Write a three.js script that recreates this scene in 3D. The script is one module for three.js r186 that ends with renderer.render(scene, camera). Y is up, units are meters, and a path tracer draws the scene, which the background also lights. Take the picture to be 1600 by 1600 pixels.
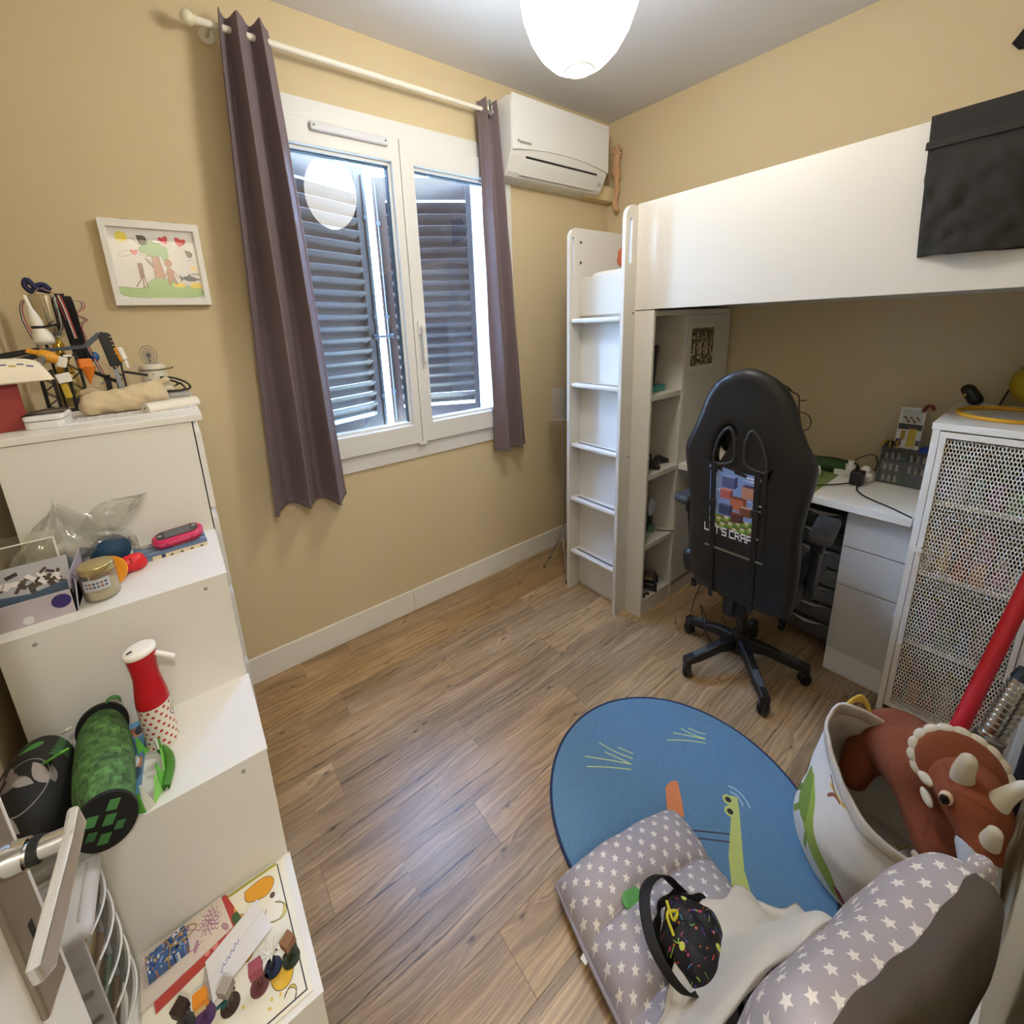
import * as THREE from 'three';
import { RoundedBoxGeometry } from 'three/addons/geometries/RoundedBoxGeometry.js';
import { mergeGeometries, mergeVertices, toCreasedNormals } from 'three/addons/utils/BufferGeometryUtils.js';
import { MarchingCubes } from 'three/addons/objects/MarchingCubes.js';
import { TessellateModifier } from 'three/addons/modifiers/TessellateModifier.js';
import { FontLoader } from 'three/addons/loaders/FontLoader.js';
import { TextGeometry } from 'three/addons/geometries/TextGeometry.js';
import { ImprovedNoise } from 'three/addons/math/ImprovedNoise.js';

// ------------------------------------------------------------------ camera, sky, exposure
// The photograph shows the room narrower than it is tall, so floor-plan measures are K times natural ones; heights are natural.
const K = 0.735;
const scene = new THREE.Scene();
const camera = new THREE.PerspectiveCamera(2 * Math.atan(800 / 669.43) * 180 / Math.PI, 1, 0.02, 80);
camera.position.set(0, 1.41, 0);
{
  const right = new THREE.Vector3(0.8009, -0.0423, 0.5973), fwd = new THREE.Vector3(0.573, -0.2355, -0.785).normalize();
  const back = fwd.clone().negate(), up = new THREE.Vector3().crossVectors(back, right).normalize();
  right.crossVectors(up, back).normalize();
  camera.quaternion.setFromRotationMatrix(new THREE.Matrix4().makeBasis(right, up, back));
}
camera.setViewOffset(1600, 1600, 34.5, 130.9, 1600, 1600);   // shifted lens

const renderer = new THREE.WebGLRenderer({ antialias: true });
renderer.toneMapping = THREE.LinearToneMapping;
renderer.toneMappingExposure = 2.05;
renderer.shadowMap.enabled = true;

const LAMP_COLOR = new THREE.Color().setRGB(1.0, 0.95, 0.86);
const LAMP_CANDELA = 0.52, LANTERN_GLOW = 3.8, HALL_FILL_CANDELA = 1.55;
const SKY = { top: [0.38, 0.72, 1.5], low: [0.58, 0.94, 1.45], ground: [0.30, 0.36, 0.40], strength: 32 };
{
  const W = 64, H = 32, d = new Float32Array(W * H * 4);
  for (let j = 0; j < H; j++) for (let i = 0; i < W; i++) {
    const t = (j + 0.5) / H * 2 - 1, a = Math.max(0, t), c = t < 0 ? SKY.ground : SKY.low.map((v, k) => v + (SKY.top[k] - v) * Math.pow(a, 0.6));
    for (let k = 0; k < 3; k++) d[(j * W + i) * 4 + k] = c[k] * SKY.strength;
    d[(j * W + i) * 4 + 3] = 1;
  }
  const t = new THREE.DataTexture(d, W, H, THREE.RGBAFormat, THREE.FloatType);
  t.mapping = THREE.EquirectangularReflectionMapping; t.magFilter = THREE.LinearFilter; t.needsUpdate = true;
  scene.background = t;
}

// ------------------------------------------------------------------ helpers
let seed = 7;
const rnd = () => { seed = (seed * 1664525 + 1013904223) >>> 0; return seed / 4294967296; };
const rr = (a, b) => a + (b - a) * rnd();
const PN = new ImprovedNoise();
const noise = (x, y, z = 0) => PN.noise(x + 31.7, y + 17.3, z + 5.1);
const fbm = (x, y, z = 0, o = 4) => { let s = 0, a = 0.5, f = 1; for (let i = 0; i < o; i++) { s += a * noise(x * f, y * f, z * f); a *= 0.5; f *= 2.03; } return s; };
const clamp = (v, a = 0, b = 1) => Math.min(b, Math.max(a, v));
const smooth = (a, b, v) => { const t = clamp((v - a) / (b - a)); return t * t * (3 - 2 * t); };
const V = (x = 0, y = 0, z = 0) => new THREE.Vector3(x, y, z);
const names = new Map();
function numbered(n) { const c = names.get(n) ?? 0; names.set(n, c + 1); return c ? `${n}_${String(c).padStart(3, '0')}` : n; }
function tag(o, label, category, group, kind) {
  if (label) o.userData.label = label;
  if (category) o.userData.category = category;
  if (group) o.userData.group = group;
  if (kind) o.userData.kind = kind;
  return o;
}
function thing(name, label, category, { pos = [0, 0, 0], turn = 0, k = false, s = 1, group } = {}) {
  const o = new THREE.Group(); o.name = numbered(name); scene.add(o);
  o.position.set(...pos); o.rotation.y = turn;
  if (k) o.scale.set(K * s, s, K * s);
  return tag(o, label, category, group);
}
function obj(name, geo, mat, parent = scene, label) {
  const g = Array.isArray(geo) ? J(geo) : geo;
  const m = new THREE.Mesh(g, mat); m.castShadow = m.receiveShadow = true;
  m.name = parent === scene ? numbered(name) : name;
  if (parent !== scene) { const n = parent.children.filter((c) => c.name.replace(/_\d{3}$/, '') === name).length; if (n) m.name = `${name}_${String(n).padStart(3, '0')}`; }
  if (label) m.userData.label = label;
  parent.add(m); return m;
}
function struct(name, geo, mat, parent = scene) { const m = obj(name, geo, mat, parent); if (parent === scene) m.userData.kind = 'structure'; return m; }
function copyOf(root, label, pos, turn) {
  const r = root.clone(); r.name = numbered(root.name.replace(/_\d{3}$/, '')); scene.add(r);
  r.userData = { ...root.userData }; if (label) r.userData.label = label;
  if (pos) r.position.set(...pos); if (turn !== undefined) r.rotation.y = turn;
  return r;
}
function J(list) {
  return mergeGeometries(list.map((g0) => {
    const g = g0.index ? g0.toNonIndexed() : g0.clone();
    for (const n of Object.keys(g.attributes)) if (!['position', 'normal', 'uv'].includes(n)) g.deleteAttribute(n);
    if (!g.attributes.normal) g.computeVertexNormals();
    if (!g.attributes.uv) g.setAttribute('uv', new THREE.BufferAttribute(new Float32Array(g.attributes.position.count * 2), 2));
    return g;
  }));
}
function uvm(g0, s = 1) {                      // uv in metres from the face direction
  const g = g0.index ? g0.toNonIndexed() : g0, p = g.attributes.position, n = g.attributes.normal, uv = new Float32Array(p.count * 2);
  for (let i = 0; i < p.count; i++) {
    const ax = Math.abs(n.getX(i)), ay = Math.abs(n.getY(i)), az = Math.abs(n.getZ(i));
    const [a, b] = ay >= ax && ay >= az ? [p.getX(i), p.getZ(i)] : ax >= az ? [p.getZ(i), p.getY(i)] : [p.getX(i), p.getY(i)];
    uv[i * 2] = a * s; uv[i * 2 + 1] = b * s;
  }
  g.setAttribute('uv', new THREE.BufferAttribute(uv, 2)); return g;
}
const M4 = new THREE.Matrix4();
function at(g, [x, y, z] = [0, 0, 0], [rx, ry, rz] = [0, 0, 0], s = 1) {
  const sc = Array.isArray(s) ? V(...s) : V(s, s, s);
  return g.applyMatrix4(M4.compose(V(x, y, z), new THREE.Quaternion().setFromEuler(new THREE.Euler(rx, ry, rz, 'YXZ')), sc));
}
// a box between two corners, edges rounded by r
function bx(x0, x1, y0, y1, z0, z1, r = 0) {
  const w = Math.abs(x1 - x0), h = Math.abs(y1 - y0), d = Math.abs(z1 - z0);
  const g = r > 0 ? new RoundedBoxGeometry(w, h, d, 2, Math.min(r, w * 0.49, h * 0.49, d * 0.49)) : new THREE.BoxGeometry(w, h, d);
  return uvm(g.translate((x0 + x1) / 2, (y0 + y1) / 2, (z0 + z1) / 2));
}
const box = (w, h, d, p, rot, r = 0) => at(r > 0 ? uvm(new RoundedBoxGeometry(w, h, d, 2, Math.min(r, w * 0.49, h * 0.49, d * 0.49))) : uvm(new THREE.BoxGeometry(w, h, d)), p, rot);
const cyl = (r0, r1, h, p, rot, n = 24) => at(new THREE.CylinderGeometry(r0, r1, h, n), p, rot);
const sph = (r, p, s = 1, n = 20) => at(new THREE.SphereGeometry(r, n, Math.round(n * 0.7)), p, [0, 0, 0], s);
const lathe = (pts, n = 40) => new THREE.LatheGeometry(pts.map(([r, y]) => new THREE.Vector2(r, y)), n);
function tube(pts, r = 0.003, n = 40, closed = false, rad = 8) {
  return new THREE.TubeGeometry(new THREE.CatmullRomCurve3(pts.map((p) => V(...p)), closed, 'centripetal'), n, r, rad, closed);
}
function rod(a, b, r, r2 = r, n = 10) {
  const A = V(...a), B = V(...b), L = A.distanceTo(B), g = new THREE.CylinderGeometry(r2, r, L, n);
  g.applyQuaternion(new THREE.Quaternion().setFromUnitVectors(V(0, 1, 0), B.clone().sub(A).normalize()));
  return g.translate((A.x + B.x) / 2, (A.y + B.y) / 2, (A.z + B.z) / 2);
}
function bar(a, b, w, h) {                    // square bar from a to b
  const A = V(...a), B = V(...b), L = A.distanceTo(B), g = new THREE.BoxGeometry(w, L, h);
  g.applyQuaternion(new THREE.Quaternion().setFromUnitVectors(V(0, 1, 0), B.clone().sub(A).normalize()));
  return g.translate((A.x + B.x) / 2, (A.y + B.y) / 2, (A.z + B.z) / 2);
}
function poly(pts, depth, bevel = 0, curve = 12) {   // extruded outline, centred in depth
  const s = pts instanceof THREE.Shape ? pts : new THREE.Shape(pts.map(([x, y]) => new THREE.Vector2(x, y)));
  const g = new THREE.ExtrudeGeometry(s, { depth: depth - 2 * bevel, bevelEnabled: bevel > 0, bevelThickness: bevel, bevelSize: bevel, bevelOffset: -bevel, bevelSegments: 3, curveSegments: curve });
  return g.translate(0, 0, -(depth - 2 * bevel) / 2);
}
function spline(pts, closed = true, n = 60) { const s = new THREE.Shape(); s.setFromPoints(new THREE.SplineCurve([...pts, ...(closed ? [pts[0]] : [])].map(([x, y]) => new THREE.Vector2(x, y))).getPoints(n)); return s; }
function rrect(w, h, r, x = 0, y = 0) {
  const s = new THREE.Shape(), X = x - w / 2, Y = y - h / 2;
  s.moveTo(X + r, Y); s.lineTo(X + w - r, Y); s.absarc(X + w - r, Y + r, r, -Math.PI / 2, 0); s.lineTo(X + w, Y + h - r); s.absarc(X + w - r, Y + h - r, r, 0, Math.PI / 2);
  s.lineTo(X + r, Y + h); s.absarc(X + r, Y + h - r, r, Math.PI / 2, Math.PI); s.lineTo(X, Y + r); s.absarc(X + r, Y + r, r, Math.PI, 1.5 * Math.PI); return s;
}
// closed sheet of cloth or paper with thickness: f(u, v) -> [x, y, z]
function sheet(f, nu, nv, th = 0.003, uv = (u, v) => [u, v]) {
  const P = [], UV = [], idx = [], q = (i, j) => i * (nv + 1) + j, e = 1e-3, N = (nu + 1) * (nv + 1);
  for (const side of [1, -1]) for (let i = 0; i <= nu; i++) for (let j = 0; j <= nv; j++) {
    const u = i / nu, v = j / nv, p = V(...f(u, v)), a = V(...f(Math.min(1, u + e), v)).sub(V(...f(Math.max(0, u - e), v))), b = V(...f(u, Math.min(1, v + e))).sub(V(...f(u, Math.max(0, v - e))));
    p.addScaledVector(a.cross(b).normalize(), side * th / 2); P.push(p.x, p.y, p.z); UV.push(...uv(u, v));
  }
  for (let i = 0; i < nu; i++) for (let j = 0; j < nv; j++) {
    idx.push(q(i, j), q(i + 1, j), q(i + 1, j + 1), q(i, j), q(i + 1, j + 1), q(i, j + 1));
    idx.push(N + q(i, j), N + q(i + 1, j + 1), N + q(i + 1, j), N + q(i, j), N + q(i, j + 1), N + q(i + 1, j + 1));
  }
  const edge = (a, b) => idx.push(a, N + a, b, b, N + a, N + b);
  for (let i = 0; i < nu; i++) { edge(q(i, 0), q(i + 1, 0)); edge(q(i + 1, nv), q(i, nv)); }
  for (let j = 0; j < nv; j++) { edge(q(0, j + 1), q(0, j)); edge(q(nu, j), q(nu, j + 1)); }
  const g = new THREE.BufferGeometry();
  g.setAttribute('position', new THREE.Float32BufferAttribute(P, 3)); g.setAttribute('uv', new THREE.Float32BufferAttribute(UV, 2)); g.setIndex(idx); g.computeVertexNormals();
  return g;
}
// open or closed skin through f(u, v)
function skin(f, nu, nv, uv = (u, v) => [u, v]) {
  const P = [], UV = [], idx = [];
  for (let i = 0; i <= nu; i++) for (let j = 0; j <= nv; j++) { P.push(...f(i / nu, j / nv)); UV.push(...uv(i / nu, j / nv)); }
  for (let i = 0; i < nu; i++) for (let j = 0; j < nv; j++) { const a = i * (nv + 1) + j, b = a + nv + 1; idx.push(a, b, b + 1, a, b + 1, a + 1); }
  const g = new THREE.BufferGeometry();
  g.setAttribute('position', new THREE.Float32BufferAttribute(P, 3)); g.setAttribute('uv', new THREE.Float32BufferAttribute(UV, 2)); g.setIndex(idx); g.computeVertexNormals();
  return g;
}
// a horn, finger or tail: rounded tube through pts whose radius runs from r0 to r1
function taper(pts, r0, r1, n = 24, rad = 16) {
  const c = new THREE.CatmullRomCurve3(pts.map((p) => V(...p)), false, 'centripetal'), T = c.getTangent(0), up = Math.abs(T.y) < 0.9 ? V(0, 1, 0) : V(1, 0, 0);
  return skin((u, v) => {
    const p = c.getPoint(clamp(u * 1.02 - 0.01)), t = c.getTangent(clamp(u)), a = V().crossVectors(t, up).normalize(), b = V().crossVectors(t, a), cap = Math.sqrt(Math.max(0, 1 - Math.pow(clamp((u - 0.82) / 0.18), 2))) * Math.sqrt(Math.max(0.0001, 1 - Math.pow(clamp((0.06 - u) / 0.06), 2)));
    const r = (r0 + (r1 - r0) * Math.pow(u, 1.15)) * cap, w = -v * Math.PI * 2;
    return [p.x + (a.x * Math.cos(w) + b.x * Math.sin(w)) * r, p.y + (a.y * Math.cos(w) + b.y * Math.sin(w)) * r, p.z + (a.z * Math.cos(w) + b.z * Math.sin(w)) * r];
  }, n, rad);
}
// one smooth body from tapered bones [ax,ay,az, bx,by,bz, ra, rb]; carve = extra shaping of the distance
function blob(bones, res = 48, k = 0.02, carve) {
  const lo = V(1e9, 1e9, 1e9), hi = V(-1e9, -1e9, -1e9);
  for (const [a, b, c, d, e, f, ra, rb] of bones) { for (const [x, y, z, r] of [[a, b, c, ra], [d, e, f, rb]]) { lo.min(V(x - r, y - r, z - r)); hi.max(V(x + r, y + r, z + r)); } }
  const c = lo.clone().add(hi).multiplyScalar(0.5), half = hi.clone().sub(lo).toArray().reduce((a, b) => Math.max(a, b)) / 2 * 1.1 + k;
  const mc = new MarchingCubes(res, new THREE.MeshStandardMaterial(), false, false, 120000); mc.isolation = 0;
  for (let z = 0; z < res; z++) for (let y = 0; y < res; y++) for (let x = 0; x < res; x++) {
    const px = c.x + (x - res / 2) / (res / 2) * half, py = c.y + (y - res / 2) / (res / 2) * half, pz = c.z + (z - res / 2) / (res / 2) * half;
    let d = 1e9;
    for (const [ax, ay, az, ex, ey, ez, ra, rb] of bones) {
      const ux = ex - ax, uy = ey - ay, uz = ez - az, L = ux * ux + uy * uy + uz * uz, t = L ? clamp(((px - ax) * ux + (py - ay) * uy + (pz - az) * uz) / L) : 0;
      const s = Math.hypot(px - ax - ux * t, py - ay - uy * t, pz - az - uz * t) - (ra + (rb - ra) * t);
      const h = clamp(0.5 + 0.5 * (d - s) / k); d = d + (s - d) * h - k * h * (1 - h);
    }
    if (carve) d = carve(d, px, py, pz);
    mc.field[x + y * res + z * res * res] = -d;
  }
  mc.update();
  const n = mc.count ?? mc.geometry.drawRange.count, g = new THREE.BufferGeometry();
  g.setAttribute('position', new THREE.BufferAttribute(mc.positionArray.slice(0, n * 3), 3)); g.setAttribute('normal', new THREE.BufferAttribute(mc.normalArray.slice(0, n * 3), 3));
  const p = g.attributes.position;
  for (let i = 0; i < p.count; i++) p.setXYZ(i, p.getX(i) * half + c.x, p.getY(i) * half + c.y, p.getZ(i) * half + c.z);
  return uvm(g);
}

// ------------------------------------------------------------------ textures and materials
function tex(c, { srgb = true, rep = [1, 1], wrap = true } = {}) {
  const t = c.getContext ? new THREE.CanvasTexture(c) : c;
  if (srgb) t.colorSpace = THREE.SRGBColorSpace;
  if (wrap) t.wrapS = t.wrapT = THREE.RepeatWrapping;
  t.repeat.set(...rep); t.needsUpdate = true; return t;
}
function canvas(w, h, draw) { const c = document.createElement('canvas'); c.width = w; c.height = h; const g = c.getContext('2d'); draw(g, w, h); return c; }
function pix(w, h, f) {                        // data texture from f(u, v) -> [r, g, b] 0..255
  const d = new Uint8Array(w * h * 4);
  for (let j = 0; j < h; j++) for (let i = 0; i < w; i++) { const c = f(i / w, j / h, i, j), o = (j * w + i) * 4; d[o] = clamp(c[0], 0, 255); d[o + 1] = clamp(c[1] ?? c[0], 0, 255); d[o + 2] = clamp(c[2] ?? c[0], 0, 255); d[o + 3] = 255; }
  const t = new THREE.DataTexture(d, w, h); t.magFilter = THREE.LinearFilter; t.minFilter = THREE.LinearMipmapLinearFilter; t.generateMipmaps = true; return t;
}
const hash = (i, j) => { const s = Math.sin(i * 127.1 + j * 311.7) * 43758.5453; return s - Math.floor(s); };
const tileNoise = (u, v, f, k = 0) => { const a = u * Math.PI * 2, b = v * Math.PI * 2, r = f / (Math.PI * 2); return noise(Math.cos(a) * r + k, Math.sin(a) * r + Math.cos(b) * r, Math.sin(b) * r + k * 2); };
const GRAIN = tex(pix(256, 256, (u, v, i, j) => { const n = 128 + 90 * tileNoise(u, v, 40) + 30 * (hash(i, j) - 0.5); return [n, n, n]; }), { srgb: false });
const grain = (m) => { const t = GRAIN.clone(); t.repeat.set(m, m); t.needsUpdate = true; return t; };
const WEAVE = tex(pix(128, 128, (u, v) => { const a = Math.sin(u * Math.PI * 2 * 16), b = Math.sin(v * Math.PI * 2 * 16), n = 128 + 90 * ((Math.floor(u * 16) + Math.floor(v * 16)) % 2 ? Math.abs(a) : Math.abs(b)) - 45; return [n, n, n]; }), { srgb: false });
const weave = (m) => { const t = WEAVE.clone(); t.repeat.set(m, m); t.needsUpdate = true; return t; };
const mats = {};
function std(color, roughness = 0.6, o = {}) {
  const key = color + roughness;
  if (Object.keys(o).length) return new THREE.MeshStandardMaterial({ color: new THREE.Color(color), roughness, ...o });
  return mats[key] ??= new THREE.MeshStandardMaterial({ color: new THREE.Color(color), roughness, ...o });
}
const phys = (color, roughness, o = {}) => new THREE.MeshPhysicalMaterial({ color: new THREE.Color(color), roughness, ...o });
const printed = (c, roughness = 0.6, o = {}) => new THREE.MeshStandardMaterial({ map: tex(c, { wrap: false }), roughness, ...o });

const grainFine = grain(6), grainFur = grain(14), weaveFine = weave(9);
const M = {
  wall: std('#d2c09b', 0.92, { bumpMap: grain(5), bumpScale: 0.0003 }),
  ceiling: std('#d3d3d4', 0.95, { bumpMap: grain(4), bumpScale: 0.0002 }),
  trim: std('#e9e6de', 0.45),
  pvc: std('#dededb', 0.35),
  white: std('#d0ccc3', 0.42),
  whiteCool: std('#dcdcda', 0.4),
  whiteLow: std('#efece4', 0.42),
  greyFront: std('#cac7c2', 0.45),
  chrome: std('#d4d4d2', 0.16, { metalness: 1 }),
  steel: std('#a8a6a2', 0.35, { metalness: 1 }),
  black: std('#141414', 0.45),
  blackMatte: std('#161616', 0.8),
  blackFabric: std('#1b1a1a', 0.95, { bumpMap: weaveFine, bumpScale: 0.0004 }),
  leather: std('#151515', 0.42, { bumpMap: grain(9), bumpScale: 0.00015 }),
  curtain: std('#75666a', 0.8, { bumpMap: weaveFine, bumpScale: 0.0003 }),
  glass: new THREE.MeshPhysicalMaterial({ color: '#ffffff', roughness: 0, transmission: 1, thickness: 0, ior: 1.5 }),
  clear: new THREE.MeshPhysicalMaterial({ color: '#f2f4f4', roughness: 0.08, transmission: 0.95, thickness: 0, ior: 1.45 }),
};

// ------------------------------------------------------------------ the room
const ZW = -1.812, ZN = 0.10, XL = -0.34, H = 2.5;
const wallX = (z) => 2.268 + 0.04 * (z - ZW);           // the long wall behind the bed is not quite square to the window wall
const plan = (pts, y0, y1) => uvm(poly(pts.map(([x, z]) => [x, -z]), y1 - y0).rotateX(-Math.PI / 2).translate(0, (y0 + y1) / 2, 0));

function woodTexture(n) {
  const y0 = rr(-0.3, 1.3), d = rr(0.02, 0.12), kx = rr(-0.5, 0.5), tone = rr(-0.03, 0.03), grey = rr(0.0, 0.35), x0 = rnd(), o = n * 11.3;
  const kn = Array.from({ length: 2 }, () => [rr(0.05, 0.95), rr(0.1, 0.9), rr(0.014, 0.034)]), cracks = Array.from({ length: 4 }, () => [rr(-0.1, 0.75), rr(0.2, 0.55), rr(0.05, 0.95), rr(0, 9), rr(0.5, 1)]);
  return tex(pix(1024, 192, (u, v) => {
    let vv = v + fbm(u * 2.6 + o, v * 0.9, n, 3) * 0.34 + fbm(u * 9 + o, v * 3, n + 3, 2) * 0.06, knot = 0;
    for (const [kx0, ky, kr] of kn) { const dx = (u - kx0) * 5.2, dy = v - ky, q = Math.hypot(dx * 0.45, dy) / (kr * 5); vv += 0.12 * Math.exp(-q * q) * Math.sign(dy || 1); knot = Math.max(knot, Math.exp(-Math.pow(Math.hypot(dx * 0.8, dy * 1.3) / (kr * (1.5 + noise(u * 40, v * 20, o))), 2))); }
    const r = Math.hypot(vv - y0, d + kx * (u - x0) * 0.5);
    const ring = 0.55 * noise(r * 17, o, u * 0.7) + 0.50 * noise(r * 47, o + 2, u * 1.5) + 0.35 * noise(r * 110, o + 4, u * 3);
    const fibre = noise(u * 10, v * 90, o) * 0.55 + noise(u * 38, v * 170, o + 1) * 0.45;
    const patch = fbm(u * 3.1 + o, v * 1.3, n * 1.7, 3);
    let L = 0.63 + tone + 0.19 * ring + 0.15 * fibre + 0.20 * patch;
    for (const [c0, cl, cy, cs, cw] of cracks) if (u > c0 && u < c0 + cl) { const yy = cy + 0.13 * noise(u * 3, cs, o) + 0.02 * noise(u * 17, cs, o), w = 0.016 * cw * Math.sin((u - c0) / cl * Math.PI) * (0.5 + Math.abs(noise(u * 26, cs, 2)) * 1.6); L -= 0.34 * cw * Math.exp(-Math.pow((v - yy) / (w + 0.0015), 2)); }
    L -= 0.30 * knot;
    const g = clamp(grey + patch * 1.1);
    return [L * (264 - 22 * g), L * (214 - 5 * g), L * (152 + 18 * g)];
  }));
}
const woodMats = [0, 1, 2, 3, 4, 5, 6, 7].map((i) => { const t = woodTexture(i); return new THREE.MeshStandardMaterial({ map: t, roughness: 0.31, bumpMap: t, bumpScale: 0.0004 }); });
{
  const floor = new THREE.Group(); floor.name = 'floor'; floor.userData.kind = 'structure'; scene.add(floor);
  obj('underlay', bx(XL - 0.1, 2.5, -0.05, -0.0085, ZW - 0.1, 1.3), std('#4a3826', 0.9), floor);
  const PW = 0.135, PL = 0.945, gap = 0.0009, full = box(PL - gap, 0.008, PW - gap, [0, 0, 0]); let n = 0;
  const wuv = (g, L, off) => { const p = g.attributes.position, uv = g.attributes.uv; for (let i = 0; i < p.count; i++) uv.setXY(i, (p.getX(i) + L / 2) / PL + off, (p.getZ(i) + PW / 2) / PW); return g; };
  wuv(full, PL, 0);
  for (let r = -5; r <= 11; r++) {
    const z1 = -0.459 - r * PW, z0 = Math.max(z1 - PW, ZW), odd = r & 1, j0 = 0.395 + 0.057 * r + (odd ? 0.47 : 0);
    if (z1 <= ZW) break;
    for (let k = -2; k < 4; k++) {
      const a = Math.max(j0 + k * PL, XL), b = Math.min(j0 + (k + 1) * PL, 2.36);
      if (b - a < 0.02) continue;
      const whole = b - a > PL - 1e-6 && z1 - z0 > PW - 1e-6;
      const g = whole ? full : wuv(box(b - a - gap, 0.008, z1 - z0 - gap, [0, 0, 0]), PL, a - (j0 + k * PL) > 1e-6 ? 0.3 : 0);
      const m = obj('plank', g, woodMats[(n * 5 + (r + 20) * 3) % 8], floor); n++;
      m.position.set((a + b) / 2, -0.004, (z0 + z1) / 2); if ((n * 7 + r) % 3 === 0 && whole) m.rotation.y = Math.PI;
    }
  }
}
const WX0 = 0.385, WX1 = 1.455, WY0 = 0.872, WY1 = 2.165, ZO = -2.06;
struct('wall_window', [bx(XL - 0.1, WX0, 0, H, ZO, ZW), bx(WX1, 2.45, 0, H, ZO, ZW), bx(WX0, WX1, 0, WY0, ZO, ZW), bx(WX0, WX1, WY1, H, ZO, ZW)], M.wall);
struct('wall_right', plan([[2.266, ZW - 0.05], [2.6, ZW - 0.05], [2.6, 0.3], [wallX(0.3), 0.3]], 0, H), M.wall);
struct('wall_left', bx(XL - 0.12, XL, 0, H, ZW, 1.3), M.wall);
struct('wall_near', [bx(0.40, 2.5, 0, H, ZN, ZN + 0.10), bx(XL, -0.30, 0, H, ZN, ZN + 0.10), bx(-0.30, 0.40, 2.05, H, ZN, ZN + 0.10)], M.wall);
struct('wall_hall', [bx(XL - 0.1, 2.5, 0, H, 1.2, 1.3), bx(2.4, 2.5, 0, H, ZN + 0.1, 1.2)], std('#dcd6c8', 0.9));
struct('ceiling', bx(XL - 0.12, 2.6, H, H + 0.12, ZO, 1.3), M.ceiling);
{
  const L = 0.79, b = new THREE.Group(); b.name = 'baseboard_window'; b.userData.kind = 'structure'; scene.add(b);
  for (const [a, e] of [[XL, L - 0.0006], [L + 0.0006, 2.27]]) obj('board', bx(a, e, 0, 0.118, ZW, ZW + 0.011, 0.003), M.trim, b);
  struct('baseboard_near', bx(0.47, 2.34, 0, 0.118, ZN - 0.011, ZN, 0.003), M.trim);
  struct('baseboard_right', plan([[wallX(ZW) - 0.011, ZW], [wallX(ZW), ZW], [wallX(ZN), ZN], [wallX(ZN) - 0.011, ZN]], 0, 0.118), M.trim);
  struct('baseboard_left', bx(XL, XL + 0.011, 0, 0.118, ZW, ZN, 0.003), M.trim);
  struct('trim_1', [bx(0.395, 0.465, 0, 2.12, ZN - 0.012, ZN + 0.11, 0.003), bx(-0.335, -0.295, 0, 2.12, ZN - 0.012, ZN + 0.11, 0.003), bx(-0.335, 0.465, 2.045, 2.12, ZN - 0.012, ZN + 0.11, 0.003)], M.trim);
}
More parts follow.
